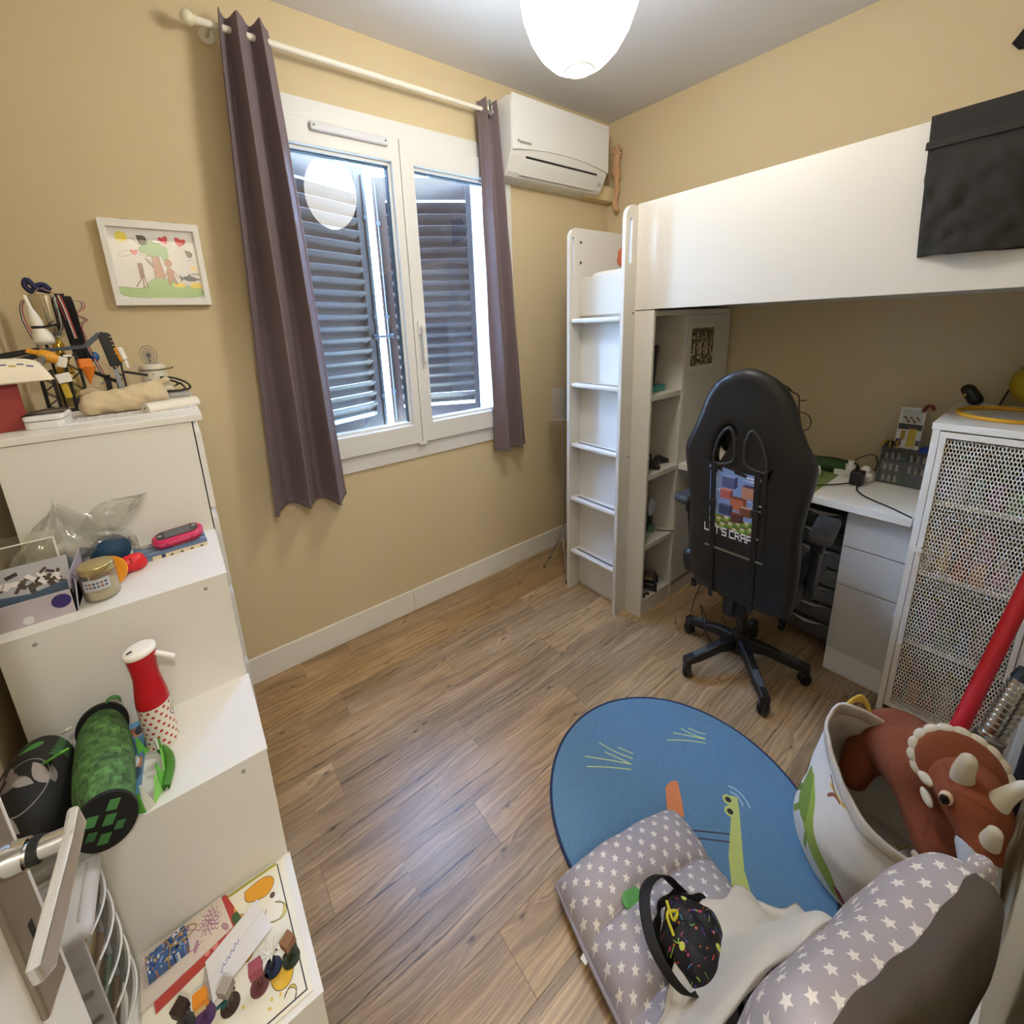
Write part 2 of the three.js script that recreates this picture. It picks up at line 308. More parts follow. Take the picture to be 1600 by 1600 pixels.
// the window
{
  const w = new THREE.Group(); w.name = 'window_1'; w.userData.kind = 'structure'; scene.add(w);
  const f = ZW + 0.012, s = ZW + 0.030, X0 = 0.325, X1 = 1.505, Y0 = 0.803, Y1 = 2.228;
  const ash = new THREE.Shape([[X0, Y0], [X1, Y0], [X1, Y1], [X0, Y1]].map(([x, y]) => new THREE.Vector2(x, y))), ah = new THREE.Path();
  ah.setFromPoints([[WX0 + 0.004, WY0 + 0.004], [WX0 + 0.004, WY1 - 0.004], [WX1 - 0.004, WY1 - 0.004], [WX1 - 0.004, WY0 + 0.004], [WX0 + 0.004, WY0 + 0.004]].map(([x, y]) => new THREE.Vector2(x, y))); ash.holes.push(ah);
  obj('architrave', uvm(poly(ash, 0.012, 0.002).translate(0, 0, ZW + 0.006)), M.pvc, w);
  obj('reveal', [bx(WX0, WX0 + 0.012, WY0, WY1, ZO, ZW - 0.06), bx(WX1 - 0.012, WX1, WY0, WY1, ZO, ZW - 0.06), bx(WX0, WX1, WY1 - 0.012, WY1, ZO, ZW - 0.06), bx(WX0, WX1, WY0 - 0.03, WY0 + 0.012, ZO - 0.05, ZW - 0.06)], std('#e9ecec', 0.7), w);
  const sash = (x0, x1, g0, g1, name) => {
    const y0 = 0.876, y1 = 2.160, gy0 = 0.970, gy1 = 2.070, z0 = ZW - 0.035, sh = new THREE.Shape();
    sh.moveTo(x0, y0); sh.lineTo(x1, y0); sh.lineTo(x1, y1); sh.lineTo(x0, y1);
    const h = new THREE.Path(); h.moveTo(g0, gy0); h.lineTo(g0, gy1); h.lineTo(g1, gy1); h.lineTo(g1, gy0); sh.holes.push(h);
    const m = obj('sash', uvm(poly(sh, s - z0, 0.005).translate(0, 0, (s + z0) / 2)), M.pvc, w);
    obj('bead', [bx(g0 - 0.004, g0 + 0.010, gy0, gy1, z0 + 0.005, ZW + 0.010, 0.003), bx(g1 - 0.010, g1 + 0.004, gy0, gy1, z0 + 0.005, ZW + 0.010, 0.003), bx(g0, g1, gy0 - 0.004, gy0 + 0.012, z0 + 0.005, ZW + 0.010, 0.003), bx(g0, g1, gy1 - 0.012, gy1 + 0.004, z0 + 0.005, ZW + 0.010, 0.003)], M.pvc, m);
    obj('gasket', [bx(g0 + 0.009, g0 + 0.013, gy0 + 0.01, gy1 - 0.01, z0 + 0.012, ZW), bx(g1 - 0.013, g1 - 0.009, gy0 + 0.01, gy1 - 0.01, z0 + 0.012, ZW), bx(g0 + 0.01, g1 - 0.01, gy1 - 0.016, gy1 - 0.011, z0 + 0.012, ZW)], std('#3a3d42', 0.6), m);
    obj('glass', bx(g0 + 0.001, g1 - 0.001, gy0 + 0.001, gy1 - 0.001, ZW - 0.022, ZW - 0.0205), M.glass, m);
  };
  sash(0.392, 0.9035, 0.455, 0.866, 'left'); sash(0.9055, 1.448, 0.966, 1.380, 'right');
  obj('handle', [bx(0.922, 0.952, 1.375, 1.440, s - 0.002, s + 0.010, 0.005), cyl(0.009, 0.009, 0.03, [0.937, 1.41, s + 0.018], [Math.PI / 2, 0, 0]), bx(0.928, 0.946, 1.255, 1.42, s + 0.026, s + 0.038, 0.006)], M.pvc, w);
  const v = obj('vent_bar', bx(0.552, 0.852, 2.118, 2.148, s - 0.002, s + 0.016, 0.006), std('#d2d5da', 0.4), w);
  obj('screw', [cyl(0.0035, 0.0035, 0.004, [0.565, 2.134, s + 0.016], [Math.PI / 2, 0, 0], 12), cyl(0.0035, 0.0035, 0.004, [0.839, 2.134, s + 0.016], [Math.PI / 2, 0, 0], 12)], std('#5b6068', 0.4), v);
  obj('sash_lock', bx(0.885, 0.925, 0.866, 0.878, s - 0.01, s + 0.006, 0.003), M.pvc, w);
}
// louvred shutters outside, swung half open
function shutter(hx, hz, fx, fz, label) {
  const L = Math.hypot(fx - hx, fz - hz), t = thing('louvered_shutter', label, 'shutter', { pos: [hx, 0.855, hz], turn: Math.atan2(-(fz - hz), fx - hx), group: 'shutters outside the window' });
  const h = 1.325, wood = std('#35241f', 0.34, { bumpMap: grain(3), bumpScale: 0.0006 });
  obj('stile', bx(0, 0.062, 0, h, -0.014, 0.014, 0.002), wood, t); obj('stile', bx(L - 0.066, L, 0, h, -0.014, 0.014, 0.002), wood, t);
  obj('rail', bx(0.06, L - 0.064, 0, 0.10, -0.013, 0.013, 0.002), wood, t); obj('rail', bx(0.06, L - 0.064, h - 0.11, h, -0.013, 0.013, 0.002), wood, t);
  const n = 19, g = box(L - 0.122, 0.074, 0.006, [0, 0, 0], undefined, 0.002), side = hx < fx ? 1 : -1;
  for (let i = 0; i < n; i++) { const m = obj('slat', g, wood, t); m.position.set(L / 2 - 0.001, 0.115 + (i + 0.5) * (h - 0.24) / n, 0); m.rotation.x = side * 0.62; }
  obj('bolt_rod', [rod([L - 0.02, 0.03, side * 0.02], [L - 0.02, h - 0.03, side * 0.02], 0.004), ...[0.2, 0.62, 1.1].map((y) => box(0.02, 0.02, 0.012, [L - 0.02, y, side * 0.018]))], std('#3c4148', 0.5), t);
  return t;
}
shutter(0.385, -2.075, 0.925, -2.255, 'brown louvred wooden shutter behind the left window pane');
shutter(1.500, -2.090, 1.010, -2.345, 'brown louvred wooden shutter behind the right window pane with the handle');
tag(obj('shutter_hook', [rod([0.90, 1.37, -2.225], [1.04, 1.37, -2.315], 0.007), sph(0.015, [0.90, 1.37, -2.225]), sph(0.015, [1.04, 1.37, -2.315])], std('#2c2f35', 0.5)), 'dark iron hook bridging the gap between both shutters', 'hook');
// outside
struct('ground', bx(-14, 16, -0.75, -0.7, -22, ZO - 0.02), std('#8f9284', 0.95, { bumpMap: grain(2), bumpScale: 0.01 }));
function leafTree(x, z, h, label) {
  const t = thing('tree', label, 'tree', { pos: [x, -0.7, z], group: undefined }), tr = [], leaves = [], bark = std('#6d6358', 0.9);
  tr.push(rod([0, 0, 0], [0.05, h * 0.5, 0], 0.13, 0.08));
  for (let i = 0; i < 26; i++) { const a = rr(0, 6.28), y = h * rr(0.28, 0.55), l = rr(0.6, 1.7), e = [Math.cos(a) * l, y + rr(0.4, 1.4), Math.sin(a) * l]; tr.push(rod([0.03, y, 0], e, 0.035, 0.012, 7)); for (let k = 0; k < 4; k++) { const e2 = [e[0] + rr(-0.5, 0.5), e[1] + rr(0, 0.7), e[2] + rr(-0.5, 0.5)]; tr.push(rod(e, e2, 0.011, 0.005, 5)); for (let q = 0; q < 26; q++) leaves.push([e2[0] + rr(-0.3, 0.3), e2[1] + rr(-0.3, 0.3), e2[2] + rr(-0.3, 0.3)]); } }
  obj('trunk', tr, bark, t);
  const g = new THREE.CircleGeometry(0.045, 6).scale(1, 0.6, 1), im = new THREE.InstancedMesh(g, new THREE.MeshPhysicalMaterial({ color: '#9fb183', roughness: 1, transmission: 0.35, thickness: 0, side: THREE.DoubleSide }), leaves.length), m = new THREE.Matrix4();
  leaves.forEach((p, i) => im.setMatrixAt(i, m.compose(V(...p), new THREE.Quaternion().setFromEuler(new THREE.Euler(rr(0, 6), rr(0, 6), rr(0, 6))), V(1, 1, 1))));
  im.name = 'foliage'; im.userData.kind = 'stuff'; im.castShadow = im.receiveShadow = true; t.add(im);
}
leafTree(1.6, -6.5, 4.6, 'pale green leafy tree seen between the two shutters');
leafTree(3.9, -8.5, 5.0, 'pale green tree further off above the right shutter');

// curtains on their rod
{
  const t = thing('curtain_rod', 'white curtain rod with ball ends above the window', 'curtain rod');
  obj('pole', [rod([0.225, 2.336, -1.742], [1.05, 2.336, -1.742], 0.0105, 0.0105, 18), rod([1.05, 2.336, -1.742], [1.385, 2.336, -1.742], 0.0085, 0.0085, 18)], std('#e7e2d4', 0.4), t);
  for (const x of [0.222]) obj('finial', [sph(0.02, [x, 2.336, -1.742]), cyl(0.013, 0.013, 0.014, [x + (x < 1 ? 0.018 : -0.018), 2.336, -1.742], [0, 0, Math.PI / 2])], std('#e4dcc0', 0.4), t);
  for (const x of [0.275, 1.37]) obj('bracket', [cyl(0.007, 0.007, 0.072, [x, 2.336, -1.776], [Math.PI / 2, 0, 0]), cyl(0.022, 0.022, 0.006, [x, 2.336, ZW + 0.003], [Math.PI / 2, 0, 0])], std('#e7e2d4', 0.4), t);
}
function curtain(label, x0t, x1t, x0b, x1b, yT, yB, folds, phase, zc, ampT, ampB, opt = {}) {
  const t = thing('curtain', label, 'curtain');
  const f = (u, v) => {                        // v: 0 top, 1 bottom
    const e = Math.pow(v, 0.8), a = ampT + (ampB - ampT) * e, w = u + 0.018 * Math.sin(u * 9 + v * 2.3) * (1 - 0.3 * v), ph = w * folds * Math.PI * 2 + phase + 0.35 * Math.sin(v * 2.2 + u * 5);
    const sharp = Math.sin(ph) + 0.22 * Math.sin(2 * ph + 0.6);
    const xa = x0t + (x1t - x0t) * u, xb = x0b + (x1b - x0b) * u;
    return [xa + (xb - xa) * e + Math.cos(ph) * a * 0.25 * (u > 0.02 && u < 0.98 ? 1 : 0), yT + (yB(u) - yT) * v + 0.004 * (1 - v) * Math.sin(ph), zc + 0.020 * e * (ampB > 0.04 ? 1 : 0) + sharp * a + 0.006 * noise(u * 6, v * 5)];
  };
  obj('fabric', sheet(f, 150, 60, 0.0022, (u, v) => [u * 1.2, v * 1.6]), M.curtain, t);
  obj('hem', sheet((u, v) => { const p = f(u, 0.985 + v * 0.015); return [p[0], p[1] - 0.001, p[2] + 0.0006]; }, 150, 2, 0.0046, (u, v) => [u * 1.2, v * 0.1]), M.curtain, t);
  return [t, f];
}
{
  curtain('mauve curtain hanging left of the window, long and gathered in deep folds', 0.305, 0.445, 0.228, 0.512, 2.372, (u) => 0.742 + 0.012 * Math.sin(u * 5), 2.4, 2.2, -1.722, 0.020, 0.058);
  const [t] = curtain('mauve curtain hanging right of the window beside the air conditioner', 1.284, 1.398, 1.318, 1.520, 2.372, (u) => 0.752, 2.2, 4.3, -1.732, 0.020, 0.030);
  obj('eyelet', at(new THREE.TorusGeometry(0.019, 0.0055, 10, 28), [1.325, 2.336, -1.712], [0, 0.5, 0], [1, 1.3, 1]), M.chrome, t);
}
// paper lantern
{
  const t = thing('paper_lantern', 'white paper lantern lamp glowing under the ceiling', 'lamp', { pos: [0.95, 2.012, -0.856] });
  const R = 0.147, RH = 0.2, prof = [];
  for (let i = 0; i <= 44; i++) { const a = -Math.PI / 2 + 0.24 + (Math.PI - 0.48) * i / 44; prof.push([R * Math.cos(a) - (i % 4 === 0 ? 0 : 0.0012), RH + RH * Math.sin(a)]); }
  const glow = new THREE.MeshStandardMaterial({ color: '#fbf6ea', roughness: 0.9, emissive: LAMP_COLOR, emissiveIntensity: LANTERN_GLOW, side: THREE.DoubleSide });
  obj('lamp_shade', lathe(prof, 56), glow, t);
  obj('rim', [at(new THREE.TorusGeometry(0.035, 0.0022, 8, 40), [0, 0.006, 0], [Math.PI / 2, 0, 0]), at(new THREE.TorusGeometry(0.035, 0.0022, 8, 40), [0, 0.394, 0], [Math.PI / 2, 0, 0])], std('#efe9dc', 0.6), t);
  obj('socket', [cyl(0.016, 0.016, 0.05, [0, 0.30, 0]), cyl(0.085, 0.085, 0.004, [0, 0.33, 0])], std('#e8e6e0', 0.6), t);  // bulb socket, plus a wide disc added to shade the ceiling from the bulb
  obj('cord', [cyl(0.003, 0.003, 0.17, [0, 0.41, 0]), cyl(0.035, 0.030, 0.022, [0, 0.482, 0])], std('#eceae4', 0.6), t);
  const l = new THREE.PointLight(LAMP_COLOR, LAMP_CANDELA); l.position.set(0, 0.19, 0); l.castShadow = true; l.shadow.radius = 4.5; l.name = 'lantern_bulb_light'; t.add(l);
}
// the hall behind the camera, with an unseen lamp added there as fill light
{
  const t = thing('added_hall_lamp', 'added round fill lamp in the hall, out of view behind the camera', 'lamp', { pos: [0.08, 2.2, 0.72] });
  obj('globe', lathe([[0, -0.075], [0.03, -0.07], [0.06, -0.045], [0.07, -0.01], [0.065, 0.03], [0.05, 0.05], [0, 0.052]], 32), new THREE.MeshStandardMaterial({ color: '#f4efe4', roughness: 0.6, emissive: LAMP_COLOR, emissiveIntensity: 5 }), t);
  obj('base', [cyl(0.05, 0.055, 0.03, [0, 0.065, 0]), cyl(0.012, 0.012, 0.22, [0, 0.19, 0])], std('#d8d4ca', 0.5), t);
  const l = new THREE.PointLight(LAMP_COLOR, HALL_FILL_CANDELA); l.castShadow = true; l.shadow.radius = 3; l.name = 'hall_fill_light'; t.add(l);
}

// ------------------------------------------------------------------ loft bed with its shelves, desk and drawers
const BX0 = 1.607, BZ0 = -1.43;
{
  const t = thing('loft_bed', 'white loft bed with solid guard rail and built-in ladder', 'bed');
  const panel = (pts, slot, th) => {           // outline in (x, y), with a hand slot
    const s = new THREE.Shape(), r = 0.05, [x0, x1, y1, round2] = pts;
    s.moveTo(x0, 0); s.lineTo(x1, 0); s.lineTo(x1, y1 - (round2 ? r : 0)); if (round2) s.absarc(x1 - r, y1 - r, r, 0, Math.PI / 2); else s.lineTo(x1, y1);
    s.lineTo(x0 + r, y1); s.absarc(x0 + r, y1 - r, r, Math.PI / 2, Math.PI); s.lineTo(x0, 0);
    const h = new THREE.Path(), [sx, sy0, sy1, sr] = slot;
    h.absarc(sx, sy1 - sr, sr, 0, Math.PI); h.absarc(sx, sy0 + sr, sr, Math.PI, Math.PI * 2); s.holes.push(h);
    return uvm(poly(s, th, 0.002));
  };
  const e = obj('end_panel', panel([1.527, 2.26, 1.815, false], [1.553, 1.615, 1.775, 0.009], 0.018).translate(0, 0, -1.436), M.white, t);
  for (const y of [1.755, 1.668]) obj('bolt', cyl(0.006, 0.006, 0.006, [1.60, y, -1.427], [Math.PI / 2, 0, 0]), std('#4b4a48', 0.4), e);
  const l = obj('ladder_board', panel([1.530, 1.640, 1.845, false], [1.562, 1.625, 1.795, 0.009], 0.018).translate(0, 0, -1.140), M.white, t);
  for (const y of [1.43, 0.80, 0.225]) obj('screw', cyl(0.004, 0.004, 0.004, [1.592, y, -1.131], [Math.PI / 2, 0, 0], 10), std('#4b4a48', 0.4), l);
  for (const y of [1.419, 1.120, 0.820, 0.533, 0.236]) {
    const g = obj('rung', bx(1.533, 1.606, y - 0.022, y, -1.427, -1.150, 0.008), M.white, t);
    obj('grip_strip', bx(1.556, 1.567, y - 0.001, y + 0.0012, -1.400, -1.172), std('#55565a', 0.8), g);
  }
  obj('ladder_back', bx(1.606, 1.618, 0.02, 1.44, -1.427, -1.150), M.whiteCool, t);
  obj('side_board', bx(1.596, 1.612, 1.43, 1.60, -1.427, -1.150, 0.002), M.white, t);
  obj('guard_rail', bx(BX0, BX0 + 0.02, 1.441, 1.850, -1.133, 0.088, 0.002), M.white, t);
  obj('wall_board', bx(2.235, 2.252, 1.441, 1.62, -1.427, 0.088, 0.002), M.white, t);
  obj('end_board', bx(1.53, 2.25, 0, 1.845, 0.072, 0.09, 0.002), M.white, t);
  obj('slat_base', bx(BX0 + 0.02, 2.235, 1.452, 1.475, -1.427, 0.072), M.white, t);
}
tag(obj('mattress', bx(1.632, 2.23, 1.478, 1.625, -1.415, 0.06, 0.04), std('#e9e9ee', 0.9, { bumpMap: grain(3), bumpScale: 0.0006 })), 'white sheeted mattress showing at the top of the bed ladder', 'mattress');
{
  const t = thing('bookcase', 'tall white shelf unit with a plain door under the loft bed', 'bookcase');
  const x0 = 1.609, x1 = 2.262, z0 = -1.42, z1 = -1.042, xm = 1.862, W = M.white;
  obj('side_panel', bx(x0, x0 + 0.014, 0, 1.438, z0, z1, 0.0015), W, t); obj('side_panel', bx(xm - 0.007, xm + 0.007, 0.0, 1.438, z0, z1, 0.0015), W, t); obj('side_panel', bx(x1 - 0.014, x1, 0, 1.438, z0, z1), W, t);
  obj('back_panel', bx(x0, x1, 0.02, 1.43, z0, z0 + 0.006), W, t);
  obj('top', bx(x0 + 0.013, x1 - 0.013, 1.414, 1.4365, z0 + 0.001, z1 - 0.001), W, t);
  for (const y of [0.085, 0.375, 0.722, 1.083]) obj('shelf', bx(x0 + 0.012, xm - 0.006, y - 0.024, y, z0, z1 - 0.002, 0.0015), W, t);
  obj('plinth', bx(x0 + 0.012, x1 - 0.012, 0, 0.062, z1 - 0.02, z1 - 0.003), W, t);
  obj('door', bx(xm + 0.008, x1 - 0.006, 0.085, 1.412, z1 - 0.016, z1 + 0.0005, 0.0015), M.white, t);
}
{
  const t = thing('desk', 'white desk top running along the wall under the loft bed', 'desk');
  obj('tabletop', bx(1.862, 2.29, 0.700, 0.728, -1.040, -0.226, 0.002), M.whiteLow, t);
  obj('wall_leg', bx(2.262, 2.28, 0, 0.70, -1.02, -0.95), M.whiteLow, t);
}
{
  const t = thing('drawer_unit', 'three-drawer pedestal with grey fronts under the white desk', 'drawers');
  const x = 1.915, z0 = -0.402, z1 = -0.226;
  obj('carcass', bx(x, 2.27, 0.0, 0.690, z0, z1, 0.002), M.whiteLow, t);
  for (const [a, b] of [[0.552, 0.688], [0.395, 0.548], [0.112, 0.391]]) obj('drawer_front', bx(x - 0.014, x - 0.001, a, b, z0 + 0.004, z1, 0.0015), M.greyFront, t);
}
// ------------------------------------------------------------------ mesh cabinet
{
  const t = thing('mesh_cabinet', 'white metal cabinet with a perforated honeycomb door', 'cabinet');
  const x0 = 1.837, x1 = 2.285, z0 = -0.219, z1 = 0.066, h = 1.063, W = std('#f2efe7', 0.38);
  obj('top', bx(x0 - 0.004, x1, h - 0.022, h, z0 - 0.003, z1, 0.003), W, t);
  obj('side_panel', bx(x0 + 0.002, x1, 0, h - 0.02, z0, z0 + 0.008, 0.002), W, t); obj('side_panel', bx(x0 + 0.002, x1, 0, h - 0.02, z1 - 0.008, z1, 0.002), W, t);
  obj('back_panel', bx(x1 - 0.006, x1, 0.03, h - 0.02, z0, z1), W, t);
  obj('corner_post', bx(x0 - 0.002, x0 + 0.014, 0, h - 0.02, z0, z0 + 0.017, 0.002), W, t); obj('corner_post', bx(x0 - 0.002, x0 + 0.014, 0, h - 0.02, z1 - 0.017, z1, 0.002), W, t);
  for (const y of [0.05, 0.30, 0.56, 0.81]) obj('shelf', bx(x0 + 0.02, x1 - 0.006, y - 0.008, y, z0 + 0.008, z1 - 0.008), W, t);
  const a0 = z0 + 0.0185, a1 = z1 - 0.0185, y0 = 0.035, y1 = h - 0.026, m0 = a0 + 0.014, m1 = a1 - 0.012, n0 = y0 + 0.018, n1 = y1 - 0.018;
  const dsh = new THREE.Shape([[a0, y0], [a1, y0], [a1, y1], [a0, y1]].map(([z, y]) => new THREE.Vector2(z, y))), dh = new THREE.Path();
  dh.setFromPoints([[m0, n0], [m0, n1], [m1, n1], [m1, n0], [m0, n0]].map(([z, y]) => new THREE.Vector2(z, y))); dsh.holes.push(dh);
  const d = obj('door', uvm(poly(dsh, 0.012, 0.0015).rotateY(-Math.PI / 2).translate(x0, 0, 0)), W, t);
  // honeycomb sheet: each cell is a hexagon ring with inner walls
  const P = [], cw = 0.0072, ch = 0.0172, hx = (k) => [Math.cos(k * Math.PI / 3 + Math.PI / 6), Math.sin(k * Math.PI / 3 + Math.PI / 6)];
  const tri = (...v) => { for (const p of v) P.push(...p); };
  const xf = x0 - 0.001, xb = x0 + 0.0006; let row = 0;
  for (let y = n0; y < n1; y += ch * 0.75, row++) for (let z = m0 + (row % 2 ? cw / 2 : 0); z < m1; z += cw) {
    const O = [], I = [];
    for (let k = 0; k < 6; k++) { const [c, s] = hx(k); O.push([z + c * cw / 2 / Math.cos(Math.PI / 6), y + s * ch / 2]); I.push([z + c * cw * 0.395, y + s * ch * 0.385]); }
    for (let k = 0; k < 6; k++) {
      const q = (k + 1) % 6, A = O[k], B = O[q], C = I[q], D = I[k], f = (p, x) => [x, p[1], p[0]];
      tri(f(A, xf), f(B, xf), f(C, xf), f(A, xf), f(C, xf), f(D, xf)); tri(f(D, xf), f(C, xf), f(C, xb), f(D, xf), f(C, xb), f(D, xb));
      tri(f(A, xb), f(C, xb), f(B, xb), f(A, xb), f(D, xb), f(C, xb));
    }
  }
  const g = new THREE.BufferGeometry(); g.setAttribute('position', new THREE.Float32BufferAttribute(P, 3)); g.computeVertexNormals();
  const mesh = obj('perforated_sheet', J([g]), std('#f2efe7', 0.42, { side: THREE.DoubleSide }), d); mesh.userData.kind = 'stuff';
  obj('knob', [cyl(0.0065, 0.0055, 0.024, [x0 - 0.018, 0.655, a0 + 0.008], [0, 0, Math.PI / 2]), cyl(0.0105, 0.0105, 0.007, [x0 - 0.032, 0.655, a0 + 0.008], [0, 0, Math.PI / 2])], std('#efece4', 0.4), d);
}
// ------------------------------------------------------------------ stepped chest of drawers by the window wall
const T1 = 0.945, T2 = 0.70, T3 = 0.45, CT = 1.235;
{
  const t = thing('stepped_dresser', 'white and grey stepped dresser with three open treads beside the left wall', 'dresser');
  const xl = -0.304, xr = 0.0165, zs = [-1.79, -1.205, -0.952, -0.737, -0.515];
  const laminate = std('#e3e1db', 0.42), grey = laminate, W = laminate;
  obj('top', bx(xl - 0.003, 0.040, CT - 0.016, CT, zs[0], zs[1] + 0.004, 0.002), W, t);
  obj('carcass', bx(xl, xr + 0.001, 0, CT - 0.017, zs[0], zs[1], 0.001), W, t);
  const TY = [T1, T2, T3, 0.20];
  for (let i = 0; i < 3; i++) {
    obj('riser', bx(xl, xr + 0.001 + i * 0.0012, 0, TY[i] - 0.003, zs[i + 2] - 0.012, zs[i + 2], 0.0005), laminate, t);
    obj('tread', bx(xl - 0.001, xr + 0.003 + i * 0.0012, TY[i] - 0.003, TY[i], zs[i + 1] - 0.0005, zs[i + 2] + 0.0005, 0.0006), laminate, t);
    obj('side_panel', bx(xl, xl + 0.012, 0, TY[i] - 0.014, zs[i + 1], zs[i + 2] - 0.012), W, t);
    for (const x of [-0.26, -0.02]) obj('screw', cyl(0.0034, 0.0034, 0.003, [x, TY[i] - 0.020, zs[i + 2] + 0.0008], [Math.PI / 2, 0, 0], 14), std('#9c9a96', 0.4), t);
  }
  // drawer fronts face the room; each has a bevelled grip along its top edge
  const pitch = 0.2185, th = 0.0115, zf = zs[1] - 0.005;
  for (let i = 0; i < 6; i++) {
    const y1 = CT - 0.020 - i * pitch, y0 = Math.max(0.012, y1 - pitch + 0.003), grip = 0.024;
    const f = obj('drawer_front', [bx(xr + 0.0035, xr + 0.0035 + th, y0, y1 - grip, zs[0], zf, 0.0008)], grey, t);
    const s = poly([[xr + 0.0035, y1], [xr + 0.0055, y1], [xr + 0.0035 + th, y1 - grip], [xr + 0.0035, y1 - grip]], zf - zs[0]).translate(0, 0, (zf + zs[0]) / 2);
    obj('grip', uvm(s), std('#eef0f2', 0.4), f);
  }
}
// ------------------------------------------------------------------ air conditioner
{
  const t = thing('air_conditioner', 'white wall-mounted air conditioner in the corner above the window', 'air conditioner');
  const x0 = 1.404, x1 = 2.073;
  const s = new THREE.Shape(); const pts = [[ZW, 2.397], [-1.690, 2.397], [-1.668, 2.388], [-1.662, 2.36], [-1.661, 2.19], [-1.672, 2.158], [-1.705, 2.098], [-1.722, 2.082], [-1.74, 2.077], [ZW, 2.077]];
  s.moveTo(...pts[0]); for (const p of pts.slice(1)) s.lineTo(...p);
  obj('body', uvm(poly(s, x1 - x0, 0.004).rotateY(-Math.PI / 2).translate((x0 + x1) / 2, 0, 0)), M.pvc, t);
  const fp = new THREE.Shape(); fp.moveTo(x0 + 0.002, 2.395); fp.lineTo(x1 - 0.002, 2.395); fp.lineTo(x1 - 0.002, 2.172);
  fp.quadraticCurveTo((x0 + x1) / 2, 2.225, x0 + 0.002, 2.172); fp.lineTo(x0 + 0.002, 2.395);
  obj('front_panel', uvm(poly(fp, 0.008, 0.003, 30).translate(0, 0, -1.659)), M.pvc, t);
  obj('outlet_slot', at(uvm(new THREE.BoxGeometry(0.50, 0.007, 0.012)), [1.745, 2.158, -1.674]), std('#26262a', 0.8), t);
  const fl = obj('flap', at(uvm(new RoundedBoxGeometry(0.53, 0.062, 0.006, 2, 0.002)), [1.745, 2.117, -1.690], [0.5, 0, 0]), M.pvc, t);
  obj('indicator', [0, 1].map((k) => at(new THREE.BoxGeometry(0.004, 0.014, 0.003), [2.03 + k * 0.012, 2.120, -1.6865], [0.5, 0, 0])), std('#8b8d90', 0.5), t);
  obj('duct_cover', bx(2.0, 2.255, 2.072, 2.150, ZW, ZW + 0.062, 0.006), std('#dccaa0', 0.7), t);
  const font = await new FontLoader().loadAsync('fonts/droid/droid_sans_bold.typeface.json');
  obj('brand_lettering', new TextGeometry('Panasonic', { font, size: 0.0125, depth: 0.001, curveSegments: 4 }).scale(1, 1.1, 1).translate(x0 + 0.030, 2.203, -1.6552), std('#33343a', 0.5), t);
}

// ------------------------------------------------------------------ door with its handle, open against the left wall
{
  const t = thing('door', 'white open door with a brushed metal lever handle at the left edge', 'door', { pos: [-0.3008, 0, 0.144], turn: 79.3 * Math.PI / 180 });
  obj('leaf', bx(0, 0.645, 0.008, 2.03, -0.03, 0, 0.0015), M.trim, t);
  const metal = std('#ececec', 0.3, { metalness: 0.95, bumpMap: grain(20), bumpScale: 0.0002 });
  const s = new THREE.Shape(); s.moveTo(0.597, 0.834); s.lineTo(0.632, 0.834); s.lineTo(0.632, 1.10); s.lineTo(0.597, 1.10);
  obj('plate', uvm(poly(s, 0.006, 0.002).translate(0, 0, 0.003)), std('#a39a8c', 0.34, { metalness: 0.85, bumpMap: grain(20), bumpScale: 0.0002 }), t);
  const h = obj('handle', [cyl(0.012, 0.0135, 0.014, [0.617, 0.992, 0.012], [Math.PI / 2, 0, 0], 32), cyl(0.0085, 0.0085, 0.04, [0.617, 0.992, 0.03], [Math.PI / 2, 0, 0], 32)], M.chrome, t);
  const b = new THREE.Shape([[0.630, 1.008], [0.634, 0.984], [0.549, 0.948], [0.537, 0.957], [0.536, 0.974], [0.612, 0.999]].map(([x, y]) => new THREE.Vector2(x, y)));
  obj('lever', uvm(poly(b, 0.009, 0.003).translate(0, 0, 0.047)), metal, h);
  obj('washer', cyl(0.0105, 0.0105, 0.006, [0.617, 0.992, 0.024], [Math.PI / 2, 0, 0], 32), M.blackMatte, h, 'black rubber ring');
  obj('keyhole', bx(0.612, 0.617, 0.905, 0.925, 0.0055, 0.0064), M.blackMatte, t);
}
